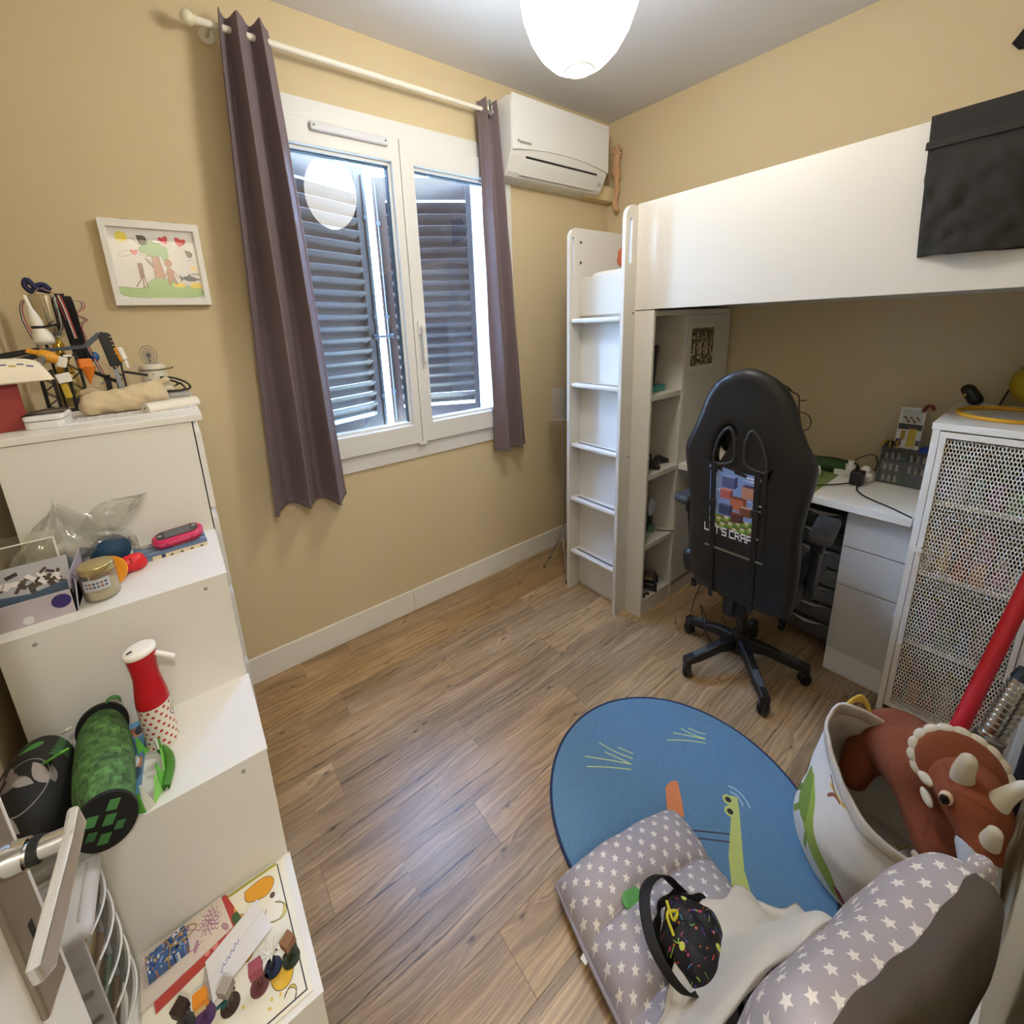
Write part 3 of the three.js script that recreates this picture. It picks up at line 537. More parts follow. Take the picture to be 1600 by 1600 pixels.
// ------------------------------------------------------------------ round rug
{
  const c = canvas(1024, 1024, (g, W) => {
    const X = (u) => (u + 1) / 2 * W;
    g.fillStyle = '#6389a6'; g.fillRect(0, 0, W, W);
    for (let i = 0; i < 26000; i++) { const l = rnd(); g.strokeStyle = `rgba(${l > 0.5 ? '150,190,215' : '40,75,110'},${0.10 + 0.16 * rnd()})`; g.lineWidth = 1; const x = rnd() * W, y = rnd() * W, q = 5 + rnd() * 14; g.beginPath(); g.moveTo(x, y); g.lineTo(x - q * 0.75, y + q * 0.65); g.stroke(); }
    const curve = (p, w, col) => { g.strokeStyle = col; g.lineWidth = w; g.lineCap = 'round'; g.beginPath(); g.moveTo(X(p[0][0]), X(p[0][1])); if (p.length === 3) g.quadraticCurveTo(X(p[1][0]), X(p[1][1]), X(p[2][0]), X(p[2][1])); else g.lineTo(X(p[1][0]), X(p[1][1])); g.stroke(); };
    const y = '#d3dc8c';
    for (const p of [[[-0.276, -0.715], [-0.13, -0.56], [-0.022, -0.424]], [[-0.332, -0.645], [-0.2, -0.54], [-0.061, -0.397]], [[-0.077, -0.72], [-0.05, -0.58], [0.03, -0.448]], [[-0.108, -0.63], [-0.06, -0.53], [-0.022, -0.424]], [[0.02, -0.586], [0.04, -0.53], [0.071, -0.471]],
      [[0.422, -0.351], [0.56, -0.25], [0.658, -0.124]], [[0.53, -0.354], [0.62, -0.25], [0.69, -0.148]], [[0.626, -0.333], [0.64, -0.24], [0.698, -0.148]], [[0.681, -0.294], [0.7, -0.23], [0.742, -0.171]]]) curve(p, 5, y);
    const fill = (p, col) => { g.fillStyle = col; g.beginPath(); p.forEach(([a, b], i) => (i ? g.lineTo(X(a), X(b)) : g.moveTo(X(a), X(b)))); g.fill(); };
    fill([[-0.12, -0.02], [-0.012, -0.098], [0.03, -0.13], [0.084, -0.136], [0.13, -0.125], [0.161, -0.1], [0.052, -0.0], [-0.05, 0.08]], '#e58a56');
    fill([[0.33, 0.215], [0.366, 0.205], [0.40, 0.245], [0.41, 0.265], [0.322, 0.318], [-0.038, 0.51], [-0.16, 0.62], [-0.2, 0.5], [-0.033, 0.402], [0.25, 0.29]], '#c7cd72');
    const eye = (a, b) => { g.fillStyle = '#c7cd72'; g.beginPath(); g.arc(X(a), X(b), 21, 0, 7); g.fill(); g.fillStyle = '#33312e'; g.beginPath(); g.arc(X(a), X(b), 11, 0, 7); g.fill(); };
    eye(0.338, 0.226); eye(0.263, 0.276);
    curve([[0.443, 0.178], [0.495, 0.264], [0.406, 0.359]], 4, '#cfdce6'); curve([[0.411, 0.21], [0.44, 0.26], [0.382, 0.318]], 4, '#cfdce6');
    curve([[-0.3, -0.04], [0.101, 0.342]], 6, '#4a4458'); curve([[-0.3, 0.02], [0.05, 0.366]], 6, '#4a4458');
  });
  const t = thing('round_rug', 'round blue rug printed with grass tufts and a long-necked green animal', 'rug', { pos: [0.98, 0, -0.48] });
  const R = 0.373, g = new THREE.CylinderGeometry(R - 0.003, R - 0.003, 0.007, 96).translate(0, 0.0036, 0), p = g.attributes.position, uv = g.attributes.uv;
  for (let i = 0; i < p.count; i++) uv.setXY(i, (p.getX(i) / R + 1) / 2, 1 - (p.getZ(i) / R + 1) / 2);
  obj('pile', g, printed(c, 0.95, { bumpMap: grain(8), bumpScale: 0.00025 }), t);
  obj('binding', at(new THREE.TorusGeometry(R - 0.001, 0.0045, 8, 120), [0, 0.0045, 0], [Math.PI / 2, 0, 0]), std('#27375c', 0.9), t);
}
// ------------------------------------------------------------------ gaming chair
{
  const t = thing('gaming_chair', 'black gaming chair turned to the desk with a printed back', 'chair', { pos: [1.656, 0, -0.618], turn: 0.02, k: true });
  const hw = [[0.40, 0.20], [0.46, 0.232], [0.60, 0.242], [0.72, 0.238], [0.82, 0.25], [0.92, 0.268], [0.97, 0.262], [1.03, 0.225], [1.09, 0.195], [1.15, 0.168], [1.20, 0.125], [1.232, 0.06]];
  const s = spline([...hw.map(([y, w]) => [w, y]), [0, 1.243], ...hw.slice().reverse().map(([y, w]) => [-w, y]), [0, 0.392]], true, 160);
  for (const m of [1, -1]) { const h = new THREE.Path(); h.setFromPoints(new THREE.SplineCurve([[0.020, 0.955], [0.022, 1.02], [0.045, 1.055], [0.082, 1.03], [0.108, 0.965], [0.110, 0.925], [0.092, 0.918], [0.03, 0.935], [0.020, 0.955]].map(([x, y]) => new THREE.Vector2(m * x, y))).getPoints(40)); s.holes.push(h); }
  const lean = (g, off = 0) => { const p = g.attributes.position; for (let i = 0; i < p.count; i++) { const w = p.getX(i), y = p.getY(i), d = p.getZ(i); p.setXYZ(i, -0.20 - (y - 0.42) * 0.155 + d + off + 0.55 * Math.pow(Math.max(0, Math.abs(w) - 0.12), 1.6) + 0.02 * smooth(1.0, 1.2, y), y, 0.035 - w); } g.computeVertexNormals(); return g; };
  // local: x forwards, z sideways
  const bshape = new TessellateModifier(0.035, 7).modify(poly(s, 0.085, 0.032, 40));
  obj('backrest', toCreasedNormals(lean(uvm(bshape)), 1.1), M.leather, t);
  const rimPts = (m) => [[0.022, 0.955], [0.024, 1.02], [0.045, 1.053], [0.080, 1.028], [0.106, 0.965], [0.108, 0.927], [0.09, 0.921], [0.03, 0.938]].map(([x, y]) => [m * x, y, -0.042]);
  for (const m of [1, -1]) obj('belt_ring', lean(tube(rimPts(m), 0.0065, 60, true)), std('#262626', 0.5), t);
  obj('head_cushion', lean(uvm(new RoundedBoxGeometry(0.26, 0.17, 0.08, 4, 0.035).translate(0, 1.03, 0.075))), M.leather, t);
  const art = canvas(512, 700, (g, W, Hh) => {
    g.fillStyle = '#151515'; g.fillRect(0, 0, W, Hh);
    g.fillStyle = '#7f9ad0'; g.fillRect(70, 40, 390, 440);
    for (let i = 0; i < 34; i++) { g.fillStyle = i % 2 ? '#151515' : '#7f9ad0'; g.fillRect(60 + (i * 97) % 400, 26 + (i * 37) % 30, 22, 26); }
    for (let i = 0; i < 16; i++) { g.fillStyle = i % 3 ? '#a9bde2' : '#dfe7f4'; g.fillRect(70 + hash(i, 1) * 350, 60 + hash(i, 2) * 330, 30 + hash(i, 3) * 60, 12); }
    for (let i = 0; i < 60; i++) { g.fillStyle = ['#6f9a3a', '#8fb04a', '#4f7a2c', '#7a5b3a', '#d8c9b0'][i % 5]; g.fillRect(70 + (i % 12) * 32.5, 440 + Math.floor(i / 12) * 22, 33, 23); }
    // plain toy blocks, no figures
    const cube = (x, y, a, c1, c2, c3) => { g.fillStyle = c1; g.fillRect(x, y, a, a * 0.9); g.fillStyle = c2; g.beginPath(); g.moveTo(x, y); g.lineTo(x + a * 0.25, y - a * 0.22); g.lineTo(x + a * 1.25, y - a * 0.22); g.lineTo(x + a, y); g.fill(); g.fillStyle = c3; g.beginPath(); g.moveTo(x + a, y); g.lineTo(x + a * 1.25, y - a * 0.22); g.lineTo(x + a * 1.25, y + a * 0.68); g.lineTo(x + a, y + a * 0.9); g.fill(); };
    cube(170, 100, 100, '#56618e', '#8fa6d8', '#3c4468'); cube(330, 150, 105, '#c08a70', '#4a4266', '#7a5560'); cube(160, 215, 80, '#b05a58', '#d08078', '#7c3c40'); cube(240, 270, 105, '#b86a4c', '#7d4a34', '#8a4b38'); cube(150, 350, 90, '#3c4a78', '#5b6ea8', '#2b3358'); cube(320, 330, 80, '#7a4c3c', '#c39a84', '#553228'); cube(250, 400, 80, '#5a3030', '#94504a', '#3c2020');
    g.fillStyle = '#e8e8ec';
    const F = { L: ['10000', '10000', '10000', '10000', '11111'], E: ['11111', '10000', '11110', '10000', '11111'], T: ['11111', '00100', '00100', '00100', '00100'], S: ['11111', '10000', '11111', '00001', '11111'], C: ['11111', '10000', '10000', '10000', '11111'], R: ['11110', '10001', '11110', '10010', '10001'], A: ['11111', '10001', '11111', '10001', '10001'], F: ['11111', '10000', '11110', '10000', '10000'], "'": ['1', '1', '0', '0', '0'] };
    let px = 26; for (const ch of "LET'S CRAFT") { if (ch === ' ') { px += 16; continue; } const rows = F[ch], w = rows[0].length; rows.forEach((r, y) => [...r].forEach((b, x) => { if (b === '1') g.fillRect(px + x * 8.2, 552 + y * 15, 8.6, 15.4); })); px += w * 8.2 + 6; }
  });
  const pg = new THREE.BoxGeometry(0.275, 0.30, 0.004, 6, 12, 1); pg.translate(0.022, 0.775, -0.0435);
  { const p = pg.attributes.position, uv = pg.attributes.uv; for (let i = 0; i < p.count; i++) uv.setXY(i, 0.5 - (p.getX(i) - 0.022) / 0.275, (p.getY(i) - 0.775) / 0.30 + 0.5); }
  obj('print', lean(pg), printed(art, 0.55), t, 'colourful block print with lettering');
  for (const m of [1, -1]) {
    const st = obj('strap', lean(uvm(new THREE.BoxGeometry(0.022, 0.54, 0.003, 1, 20, 1).translate(m * 0.092 + 0.014, 0.655, -0.048))), std('#0f0f10', 0.7), t);
    obj('buckle', lean(box(0.03, 0.03, 0.008, [m * 0.092 + 0.014, 0.775, -0.051], undefined, 0.003)), std('#1a1a1a', 0.4), st);
  }
  obj('back_bar', lean(uvm(new THREE.BoxGeometry(0.26, 0.007, 0.006, 8, 1, 1).translate(0.01, 0.600, -0.046))), M.steel, t);
  obj('recline_bracket', [box(0.03, 0.26, 0.05, [-0.20, 0.44, 0.0], [0, 0, 0.12], 0.006), box(0.05, 0.10, 0.09, [-0.155, 0.355, 0.02], undefined, 0.01), box(0.26, 0.045, 0.13, [0, 0.365, 0], undefined, 0.01), cyl(0.02, 0.02, 0.14, [-0.13, 0.37, 0], [Math.PI / 2, 0, 0])], M.black, t);
  obj('lever', [rod([-0.05, 0.36, -0.04], [-0.10, 0.345, -0.20], 0.006), box(0.05, 0.018, 0.03, [-0.11, 0.345, -0.22], [0, 0.4, 0], 0.005)], M.black, t);
  obj('seat', [box(0.50, 0.10, 0.36, [0.05, 0.445, 0], undefined, 0.045), box(0.48, 0.11, 0.11, [0.05, 0.46, 0.215], [0.25, 0, 0], 0.045), box(0.48, 0.11, 0.11, [0.05, 0.46, -0.215], [-0.25, 0, 0], 0.045)], M.leather, t);
  for (const m of [1, -1]) {
    const a = obj('armrest', [box(0.08, 0.20, 0.035, [-0.02, 0.56, m * 0.285], [m * 0.08, 0, 0.15], 0.008), box(0.07, 0.05, 0.10, [-0.01, 0.46, m * 0.25], undefined, 0.008), box(0.10, 0.045, 0.05, [-0.03, 0.655, m * 0.292], [0, 0, 0.2], 0.012)], M.black, t);
    obj('arm_pad', box(0.27, 0.034, 0.092, [-0.01, 0.695, m * 0.298], [0, m * 0.12, 0.0], 0.016), std('#3a3b3e', 0.6), a);
  }
  obj('gas_lift', [cyl(0.026, 0.026, 0.20, [0, 0.245, 0]), cyl(0.014, 0.014, 0.09, [0, 0.345, 0])], M.black, t);
  const base = obj('hub', [cyl(0.042, 0.05, 0.07, [0, 0.115, 0]), cyl(0.034, 0.042, 0.02, [0, 0.158, 0])], M.black, t);
  for (let k = 0; k < 5; k++) {
    const a = (148.5 + 72 * k + 3.4) * Math.PI / 180, q = (g) => g.rotateY(a), R = 0.308;   // angle in plan from x towards -z
    const leg = new THREE.Shape([[0.03, 0.145], [0.12, 0.135], [0.24, 0.102], [R + 0.018, 0.085], [R + 0.018, 0.055], [0.24, 0.066], [0.12, 0.092], [0.03, 0.085]].map(([x, y]) => new THREE.Vector2(x, y)));
    const lg = obj('leg', q(uvm(poly(leg, 0.046, 0.009))), M.black, t);
    obj('foot_plate', q(box(0.085, 0.006, 0.03, [0.235, 0.1045, 0], [0, 0, -0.20], 0.002)), std('#4b4d50', 0.55), lg);
    const ca = a + 0.9 + k * 1.3, cx = R * Math.cos(a), cz = -R * Math.sin(a);
    const wheel = (o) => at(lathe([[0.004, -0.009], [0.022, -0.0095], [0.0285, -0.005], [0.0285, 0.005], [0.022, 0.0095], [0.004, 0.009]], 26), [cx + Math.sin(ca) * o, 0.0286, cz + Math.cos(ca) * o], [Math.PI / 2, ca, 0]);
    obj('castor', [wheel(0.012), wheel(-0.012), box(0.05, 0.022, 0.016, [cx, 0.044, cz], [0, ca, 0], 0.006), cyl(0.008, 0.008, 0.025, [cx, 0.06, cz])], std('#111214', 0.35), lg);
  }
  obj('cable', tube([[-0.16, 0.40, -0.15], [-0.19, 0.28, -0.18], [-0.21, 0.17, -0.17], [-0.16, 0.15, -0.13], [-0.15, 0.22, -0.12], [-0.19, 0.30, -0.14], [-0.20, 0.22, -0.10], [-0.16, 0.14, -0.08]], 0.0025, 80), M.black, t);
}
// ------------------------------------------------------------------ floor cushion with stars
const starTex = (bg, fg, n, sz, jit = 0) => canvas(n * 128, n * 128, (g, W) => {
  g.fillStyle = bg; g.fillRect(0, 0, W, W);
  for (let i = 0; i < 9000; i++) { g.fillStyle = `rgba(${rnd() > 0.5 ? '255,255,255' : '0,0,0'},0.05)`; g.fillRect(rnd() * W, rnd() * W, 1 + rnd() * 5, 1); }
  g.fillStyle = fg;
  const star = (x, y, r, a) => { g.beginPath(); for (let k = 0; k < 10; k++) { const q = a + k * Math.PI / 5, R = k % 2 ? r * 0.46 : r; g[k ? 'lineTo' : 'moveTo'](x + R * Math.sin(q), y - R * Math.cos(q)); } g.closePath(); g.fill(); };
  for (let i = -1; i <= n; i++) for (let j = -1; j <= n; j++) { star(i * 128 + 32, j * 128 + 32, sz, hash(i, j) * 0.2 * jit); star(i * 128 + 96, j * 128 + 96, sz, 0.1 * jit); }
});
const starMap = tex(starTex('#b3acb1', '#f1ece4', 4, 29));
const CU = { o: [0.55, -0.56], turn: -0.238 };
{
  const t = thing('floor_cushion', 'grey folding floor cushion printed with white stars, its back against the wall', 'cushion', { pos: [CU.o[0], 0.007, CU.o[1]], turn: CU.turn, k: true });
  const cloth = new THREE.MeshStandardMaterial({ map: starMap, roughness: 0.95, bumpMap: weave(12), bumpScale: 0.0001 });
  const dark = std('#5e564f', 0.95, { bumpMap: grain(6), bumpScale: 0.0003 });
  const W = 0.525, seams = [0, 0.185, 0.36, 0.52];
  const topY = (u, z) => {                     // puffed segments with soft seams and creases
    let i = 0; while (i < 2 && z > seams[i + 1]) i++;
    const a = (z - seams[i]) / (seams[i + 1] - seams[i]), ed = Math.pow(Math.max(0, 1 - Math.pow(Math.abs(2 * u - 1), 3.4)), 0.55), seg = Math.pow(Math.max(0, 1 - Math.pow(Math.abs(2 * a - 1), i === 0 ? 3 : 2.4)), 0.6);
    const front = i === 0 && a < 0.5 ? seg : 0.62 + 0.38 * seg;
    return 0.03 + 0.105 * ed * front + 0.006 * noise(u * 5, z * 14) * ed + 0.004 * Math.sin(u * 22 + z * 9) * (1 - seg) * ed;
  };
  const seat = (u, v) => [W * u + 0.010 * Math.sin(v * 6.28 * 1.5) * (u - 0.5), topY(u, v * 0.52), v * 0.52];
  const suv = (u, v) => [u * W / 0.215, v * 0.52 / 0.215];
  obj('seat_top', (() => { const g = skin(seat, 70, 90, suv); g.index.array.reverse(); g.computeVertexNormals(); return g; })(), cloth, t);
  const bot = (u, v) => { const e = Math.pow(Math.max(0, 1 - Math.pow(Math.abs(2 * u - 1), 4)), 0.5) * Math.pow(Math.max(0, 1 - Math.pow(Math.abs(2 * v - 1), 8)), 0.5); return [W * u + 0.010 * Math.sin(v * 6.28 * 1.5) * (u - 0.5), 0.03 - 0.029 * e, v * 0.52]; };
  obj('seat_bottom', skin(bot, 40, 40, suv), dark, t);
  obj('piping', [tube([[0, 0.03, 0.01], [-0.004, 0.03, 0.18], [0.0, 0.03, 0.34], [0, 0.03, 0.51]], 0.007, 40), tube([[W, 0.03, 0.01], [W + 0.003, 0.03, 0.18], [W, 0.03, 0.34], [W, 0.03, 0.51]], 0.007, 40)], std('#9b949a', 0.95), t);
  obj('care_label', box(0.02, 0.002, 0.02, [-0.012, 0.03, 0.19], [0, 0.3, 0.2]), std('#e6e3de', 0.8), t);
  // backrest: a long pillow standing against the wall, star cloth in front, plain cloth behind
  const HB = 0.625;
  const prof = (u, w) => {                     // w: 0 bottom front .. 0.5 top seam .. 1 bottom back
    const ends = Math.pow(Math.max(0, 1 - Math.pow(Math.abs(2 * u - 1), 5)), 0.42), a = w * Math.PI, th = (w < 0.5 ? 0.085 : 0.115) * (0.25 + 0.75 * ends);
    const yy = (w < 0.5 ? w * 2 : (1 - w) * 2), h = 0.02 + (HB - 0.02) * (1 - Math.pow(1 - yy, 1.7)) * (0.93 + 0.07 * ends) + 0.010 * Math.sin(u * 9) * yy;
    const z = (w < 0.5 ? -1 : 1) * th * Math.pow(Math.max(0, 1 - Math.pow(yy, 3.2)), 0.55);
    const bulge = 0.008 * noise(u * 7, w * 9);
    return [W * (u * 1.05 - 0.025), h, 0.615 + 0.10 * yy + z + bulge];
  };
  const arc = [0]; for (let i = 1; i <= 100; i++) { const a = prof(0.5, (i - 1) / 200), b = prof(0.5, i / 200); arc.push(arc[i - 1] + Math.hypot(a[1] - b[1], a[2] - b[2])); }
  const fr = skin((u, v) => prof(u, v * 0.5), 70, 80, (u, v) => { const q = v * 100, i = Math.min(99, Math.floor(q)); return [u * W / 0.215, (arc[i] + (arc[i + 1] - arc[i]) * (q - i)) / 0.215]; }), bk = skin((u, v) => prof(u, 0.5 + v * 0.5), 70, 50, (u, v) => [u * W, v * 0.6]);
  for (const g of [fr, bk]) { g.computeVertexNormals(); }
  obj('back_front', fr, cloth, t); obj('back_rear', bk, dark, t);
  obj('ear', sph(0.03, [W * 1.01, HB - 0.015, 0.715], [1, 0.8, 0.7]), cloth, t);
}
tag(obj('blanket', (() => {
  const W = 0.525, o = CU.o, c = Math.cos(CU.turn), s = Math.sin(CU.turn);
  const g = sheet((u, v) => {                  // laid across the fold, its rear tucked against the back
    const x = 0.03 + u * 0.60, zf = 0.40 - 0.095 * smooth(0.04, 0.36, x) + 0.10 * smooth(0.42, 0.66, x) + 0.012 * Math.sin(u * 23), z0 = zf + v * (0.545 - zf);
    const side = Math.pow(Math.max(0, 1 - Math.pow(Math.abs(2 * clamp(x, 0.01, 0.515) / W - 1), 4)), 0.5);
    const y = 0.035 + 0.10 * side + 0.014 * Math.sin(u * 15 + v * 3) * v + 0.012 * noise(u * 6, v * 5) + 0.20 * smooth(0.3, 1, v) * (0.5 + 0.5 * side) + 0.012;
    const lx = x * K, lz = z0 * K;
    return [o[0] + lx * c + lz * s, 0.007 + y, o[1] - lx * s + lz * c];
  }, 70, 40, 0.012, (u, v) => [u * 3, v * 2]);
  return g;
})(), std('#f5eddd', 1, { bumpMap: grain(5), bumpScale: 0.0012 })), 'cream fleece blanket bunched on the starred floor cushion', 'blanket');
// ------------------------------------------------------------------ fabric toy bag and dinosaur plush
{
  const art = canvas(1024, 512, (g, W, Hh) => {
    g.fillStyle = '#e6e1d9'; g.fillRect(0, 0, W, Hh);
    for (let i = 0; i < 7000; i++) { g.fillStyle = `rgba(120,110,100,0.06)`; g.fillRect(rnd() * W, rnd() * Hh, 1, 3 + rnd() * 5); }
    g.fillStyle = '#d9b93e'; g.fillRect(735, 250, 100, 262);
    // green long-tailed dinosaur, a little bird and a brown patch
    const path = (pts, col, lw) => { g.beginPath(); g.moveTo(...pts[0]); for (let i = 1; i < pts.length; i++) { const p = pts[i], q = pts[i + 1] ?? p; g.quadraticCurveTo(p[0], p[1], (p[0] + q[0]) / 2, (p[1] + q[1]) / 2); } if (lw) { g.strokeStyle = col; g.lineWidth = lw; g.lineCap = 'round'; g.stroke(); } else { g.fillStyle = col; g.fill(); } };
    g.save(); g.translate(560, 240); g.rotate(0.3);
    path([[-40, -60], [10, -70], [70, -10], [130, 60], [190, 150], [185, 190], [150, 150], [90, 90], [30, 40], [-30, 10]], '#9fb24e');
    path([[-60, -40], [-30, -60], [40, 0], [60, 60], [10, 70], [-40, 20]], '#7f9640');
    path([[20, 40], [20, 120]], '#7f9640', 14); path([[-20, 40], [-30, 150]], '#6d8438', 18); path([[70, 60], [90, 150]], '#7f9640', 12);
    path([[165, 120], [205, 185]], '#a3444a', 12); g.restore();
    g.save(); g.translate(630, 70); path([[-30, 20], [0, 0], [26, -10], [40, -50]], '#d8b04c', 9); path([[-40, 2], [-10, 12], [10, 4]], '#8b6f4e', 9); path([[-20, 50], [-14, 24], [0, 10]], '#9a5a44', 7); g.restore();
    g.save(); g.translate(180, 220); path([[-60, 60], [-10, -40], [80, -30], [120, 50], [60, 70]], '#c49a4a'); g.restore();
  });
  const t = thing('toy_bag', 'soft white fabric toy bag printed with dinosaurs beside the blue rug', 'toy bag', { pos: [1.222, 0.0072, -0.092] });
  const cloth = new THREE.MeshStandardMaterial({ map: tex(art), roughness: 0.95, bumpMap: weave(10), bumpScale: 0.0002 }), R = 0.158;
  const rimH = (a) => 0.318 + 0.060 * Math.cos(a + 1.0) - 0.012 * Math.cos(2 * a);
  const wall = (u, v) => {                     // u round, v up
    const a = u * Math.PI * 2, h = rimH(a), y = 0.004 + v * h, bulge = 0.016 * Math.sin(Math.min(1, v * 1.25) * 3.14) - 0.026 * v * v, sag = v * 0.02 * Math.cos(a - 2.6);
    const fold = 0.010 * Math.sin(a * 3 + v * 5 + 1) * smooth(0, 0.5, v) + 0.007 * noise(Math.cos(a) * 3 + 4, Math.sin(a) * 3, v * 5) * smooth(0, 0.3, v), r = R + bulge + fold + sag - 0.012 * smooth(0.12, 0, v);
    return [Math.cos(a) * r, y, Math.min(Math.sin(a) * r, 0.152)];
  };
  obj('side', sheet(wall, 120, 40, 0.004, (u, v) => [1.2 - u, v]), cloth, t);
  obj('base', cyl(R - 0.008, R - 0.008, 0.008, [0, 0.005, 0], undefined, 60), cloth, t);
  obj('hem', sheet((u, v) => { const p = wall(u, 0.90 + v * 0.1); return [p[0] * 1.006, p[1] + 0.001, Math.min(p[2] * 1.006, 0.155)]; }, 120, 3, 0.007, (u, v) => [u, v]), std('#cfc6ba', 0.95), t);
  for (const [a0, w] of [[2.55, 0.05], [5.4, 0.05]]) obj('handle', sheet((u, v) => { const a = a0 + 0.5 * (u - 0.5), p = wall(((a / Math.PI / 2) % 1 + 1) % 1, 0.97), h = 0.05 * Math.sin(u * Math.PI); return [p[0] * (1.03 + 0.02 * v), p[1] - 0.02 + h + v * 0.02, Math.min(p[2] * 1.03, 0.155)]; }, 16, 3, 0.004), std('#d9b650', 0.9), t);
}
{
  const fur = std('#884628', 1, { bumpMap: grainFur, bumpScale: 0.0006 }), cream = std('#dccfb4', 0.95, { bumpMap: grain(10), bumpScale: 0.0003 }), silver = std('#b7babd', 0.7);
  const t = thing('dinosaur_plush', 'brown plush triceratops with cream horns leaning out of the toy bag', 'plush toy', { pos: [0, 0, 0] });
  obj('body', blob([
    [1.365, 0.285, -0.095, 1.275, 0.335, -0.050, 0.088, 0.088],
    [1.365, 0.285, -0.100, 1.39, 0.22, -0.13, 0.080, 0.055],
    [1.385, 0.245, -0.135, 1.365, 0.325, -0.190, 0.032, 0.011],
    [1.235, 0.345, -0.060, 1.195, 0.285, -0.025, 0.054, 0.042], [1.195, 0.285, -0.025, 1.150, 0.262, -0.008, 0.041, 0.034],
    [1.235, 0.33, 0.00, 1.175, 0.265, 0.030, 0.048, 0.034],
    [1.33, 0.24, -0.16, 1.29, 0.18, -0.17, 0.042, 0.033],
    [1.26, 0.365, -0.04, 1.19, 0.42, 0.005, 0.075, 0.055],
    [1.175, 0.438, 0.018, 1.135, 0.437, 0.030, 0.052, 0.050], [1.135, 0.430, 0.030, 1.085, 0.393, 0.050, 0.047, 0.030],
  ], 64, 0.018), fur, t);
  const fr = (r, th) => new THREE.SphereGeometry(r, 40, 24).scale(1, 1, th / r);
  const place = (g) => at(g, [1.195, 0.452, 0.000], [-0.45, -1.30, 0]);
  obj('frill', place(fr(0.070, 0.024).scale(1, 1.0, 1)), fur, t);
  for (let i = 0; i < 13; i++) { const a = -0.50 + i * (Math.PI + 1.0) / 12; obj('frill_scallop', place(new THREE.SphereGeometry(0.0165, 14, 10).scale(1, 0.75, 0.5).rotateZ(a - Math.PI / 2).translate(Math.cos(a) * 0.069, Math.sin(a) * 0.069, -0.004)), cream, t); }
  obj('horn', taper([[1.140, 0.468, 0.008], [1.128, 0.505, 0.006], [1.120, 0.552, 0.010]], 0.019, 0.012), cream, t);
  obj('horn', taper([[1.130, 0.462, 0.052], [1.128, 0.500, 0.062], [1.135, 0.548, 0.082]], 0.018, 0.008), cream, t);
  obj('horn', taper([[1.082, 0.415, 0.056], [1.076, 0.440, 0.058], [1.074, 0.466, 0.060]], 0.016, 0.009), cream, t);
  obj('beak', blob([[1.082, 0.385, 0.048, 1.050, 0.352, 0.058, 0.031, 0.025]], 28, 0.01), silver, t);
  const e = obj('eye', [sph(0.0105, [1.093, 0.452, -0.006], [0.8, 1.5, 1])], std('#e8c7a4', 0.5), t);
  obj('pupil', [sph(0.0075, [1.0865, 0.452, -0.0075], [0.8, 1.5, 1])], std('#0c0b0b', 0.15), e);
  obj('ear', [at(new THREE.SphereGeometry(0.019, 14, 10).scale(1, 0.55, 0.35), [1.150, 0.420, -0.040], [0.4, 0.7, -0.2])], cream, t);
  obj('ear', [at(new THREE.SphereGeometry(0.019, 14, 10).scale(1, 0.55, 0.35), [1.140, 0.385, -0.032], [0.2, 0.7, 0.3])], cream, t);
  obj('toe', [sph(0.010, [1.124, 0.240, -0.024]), sph(0.010, [1.120, 0.242, -0.002])], cream, t);
}

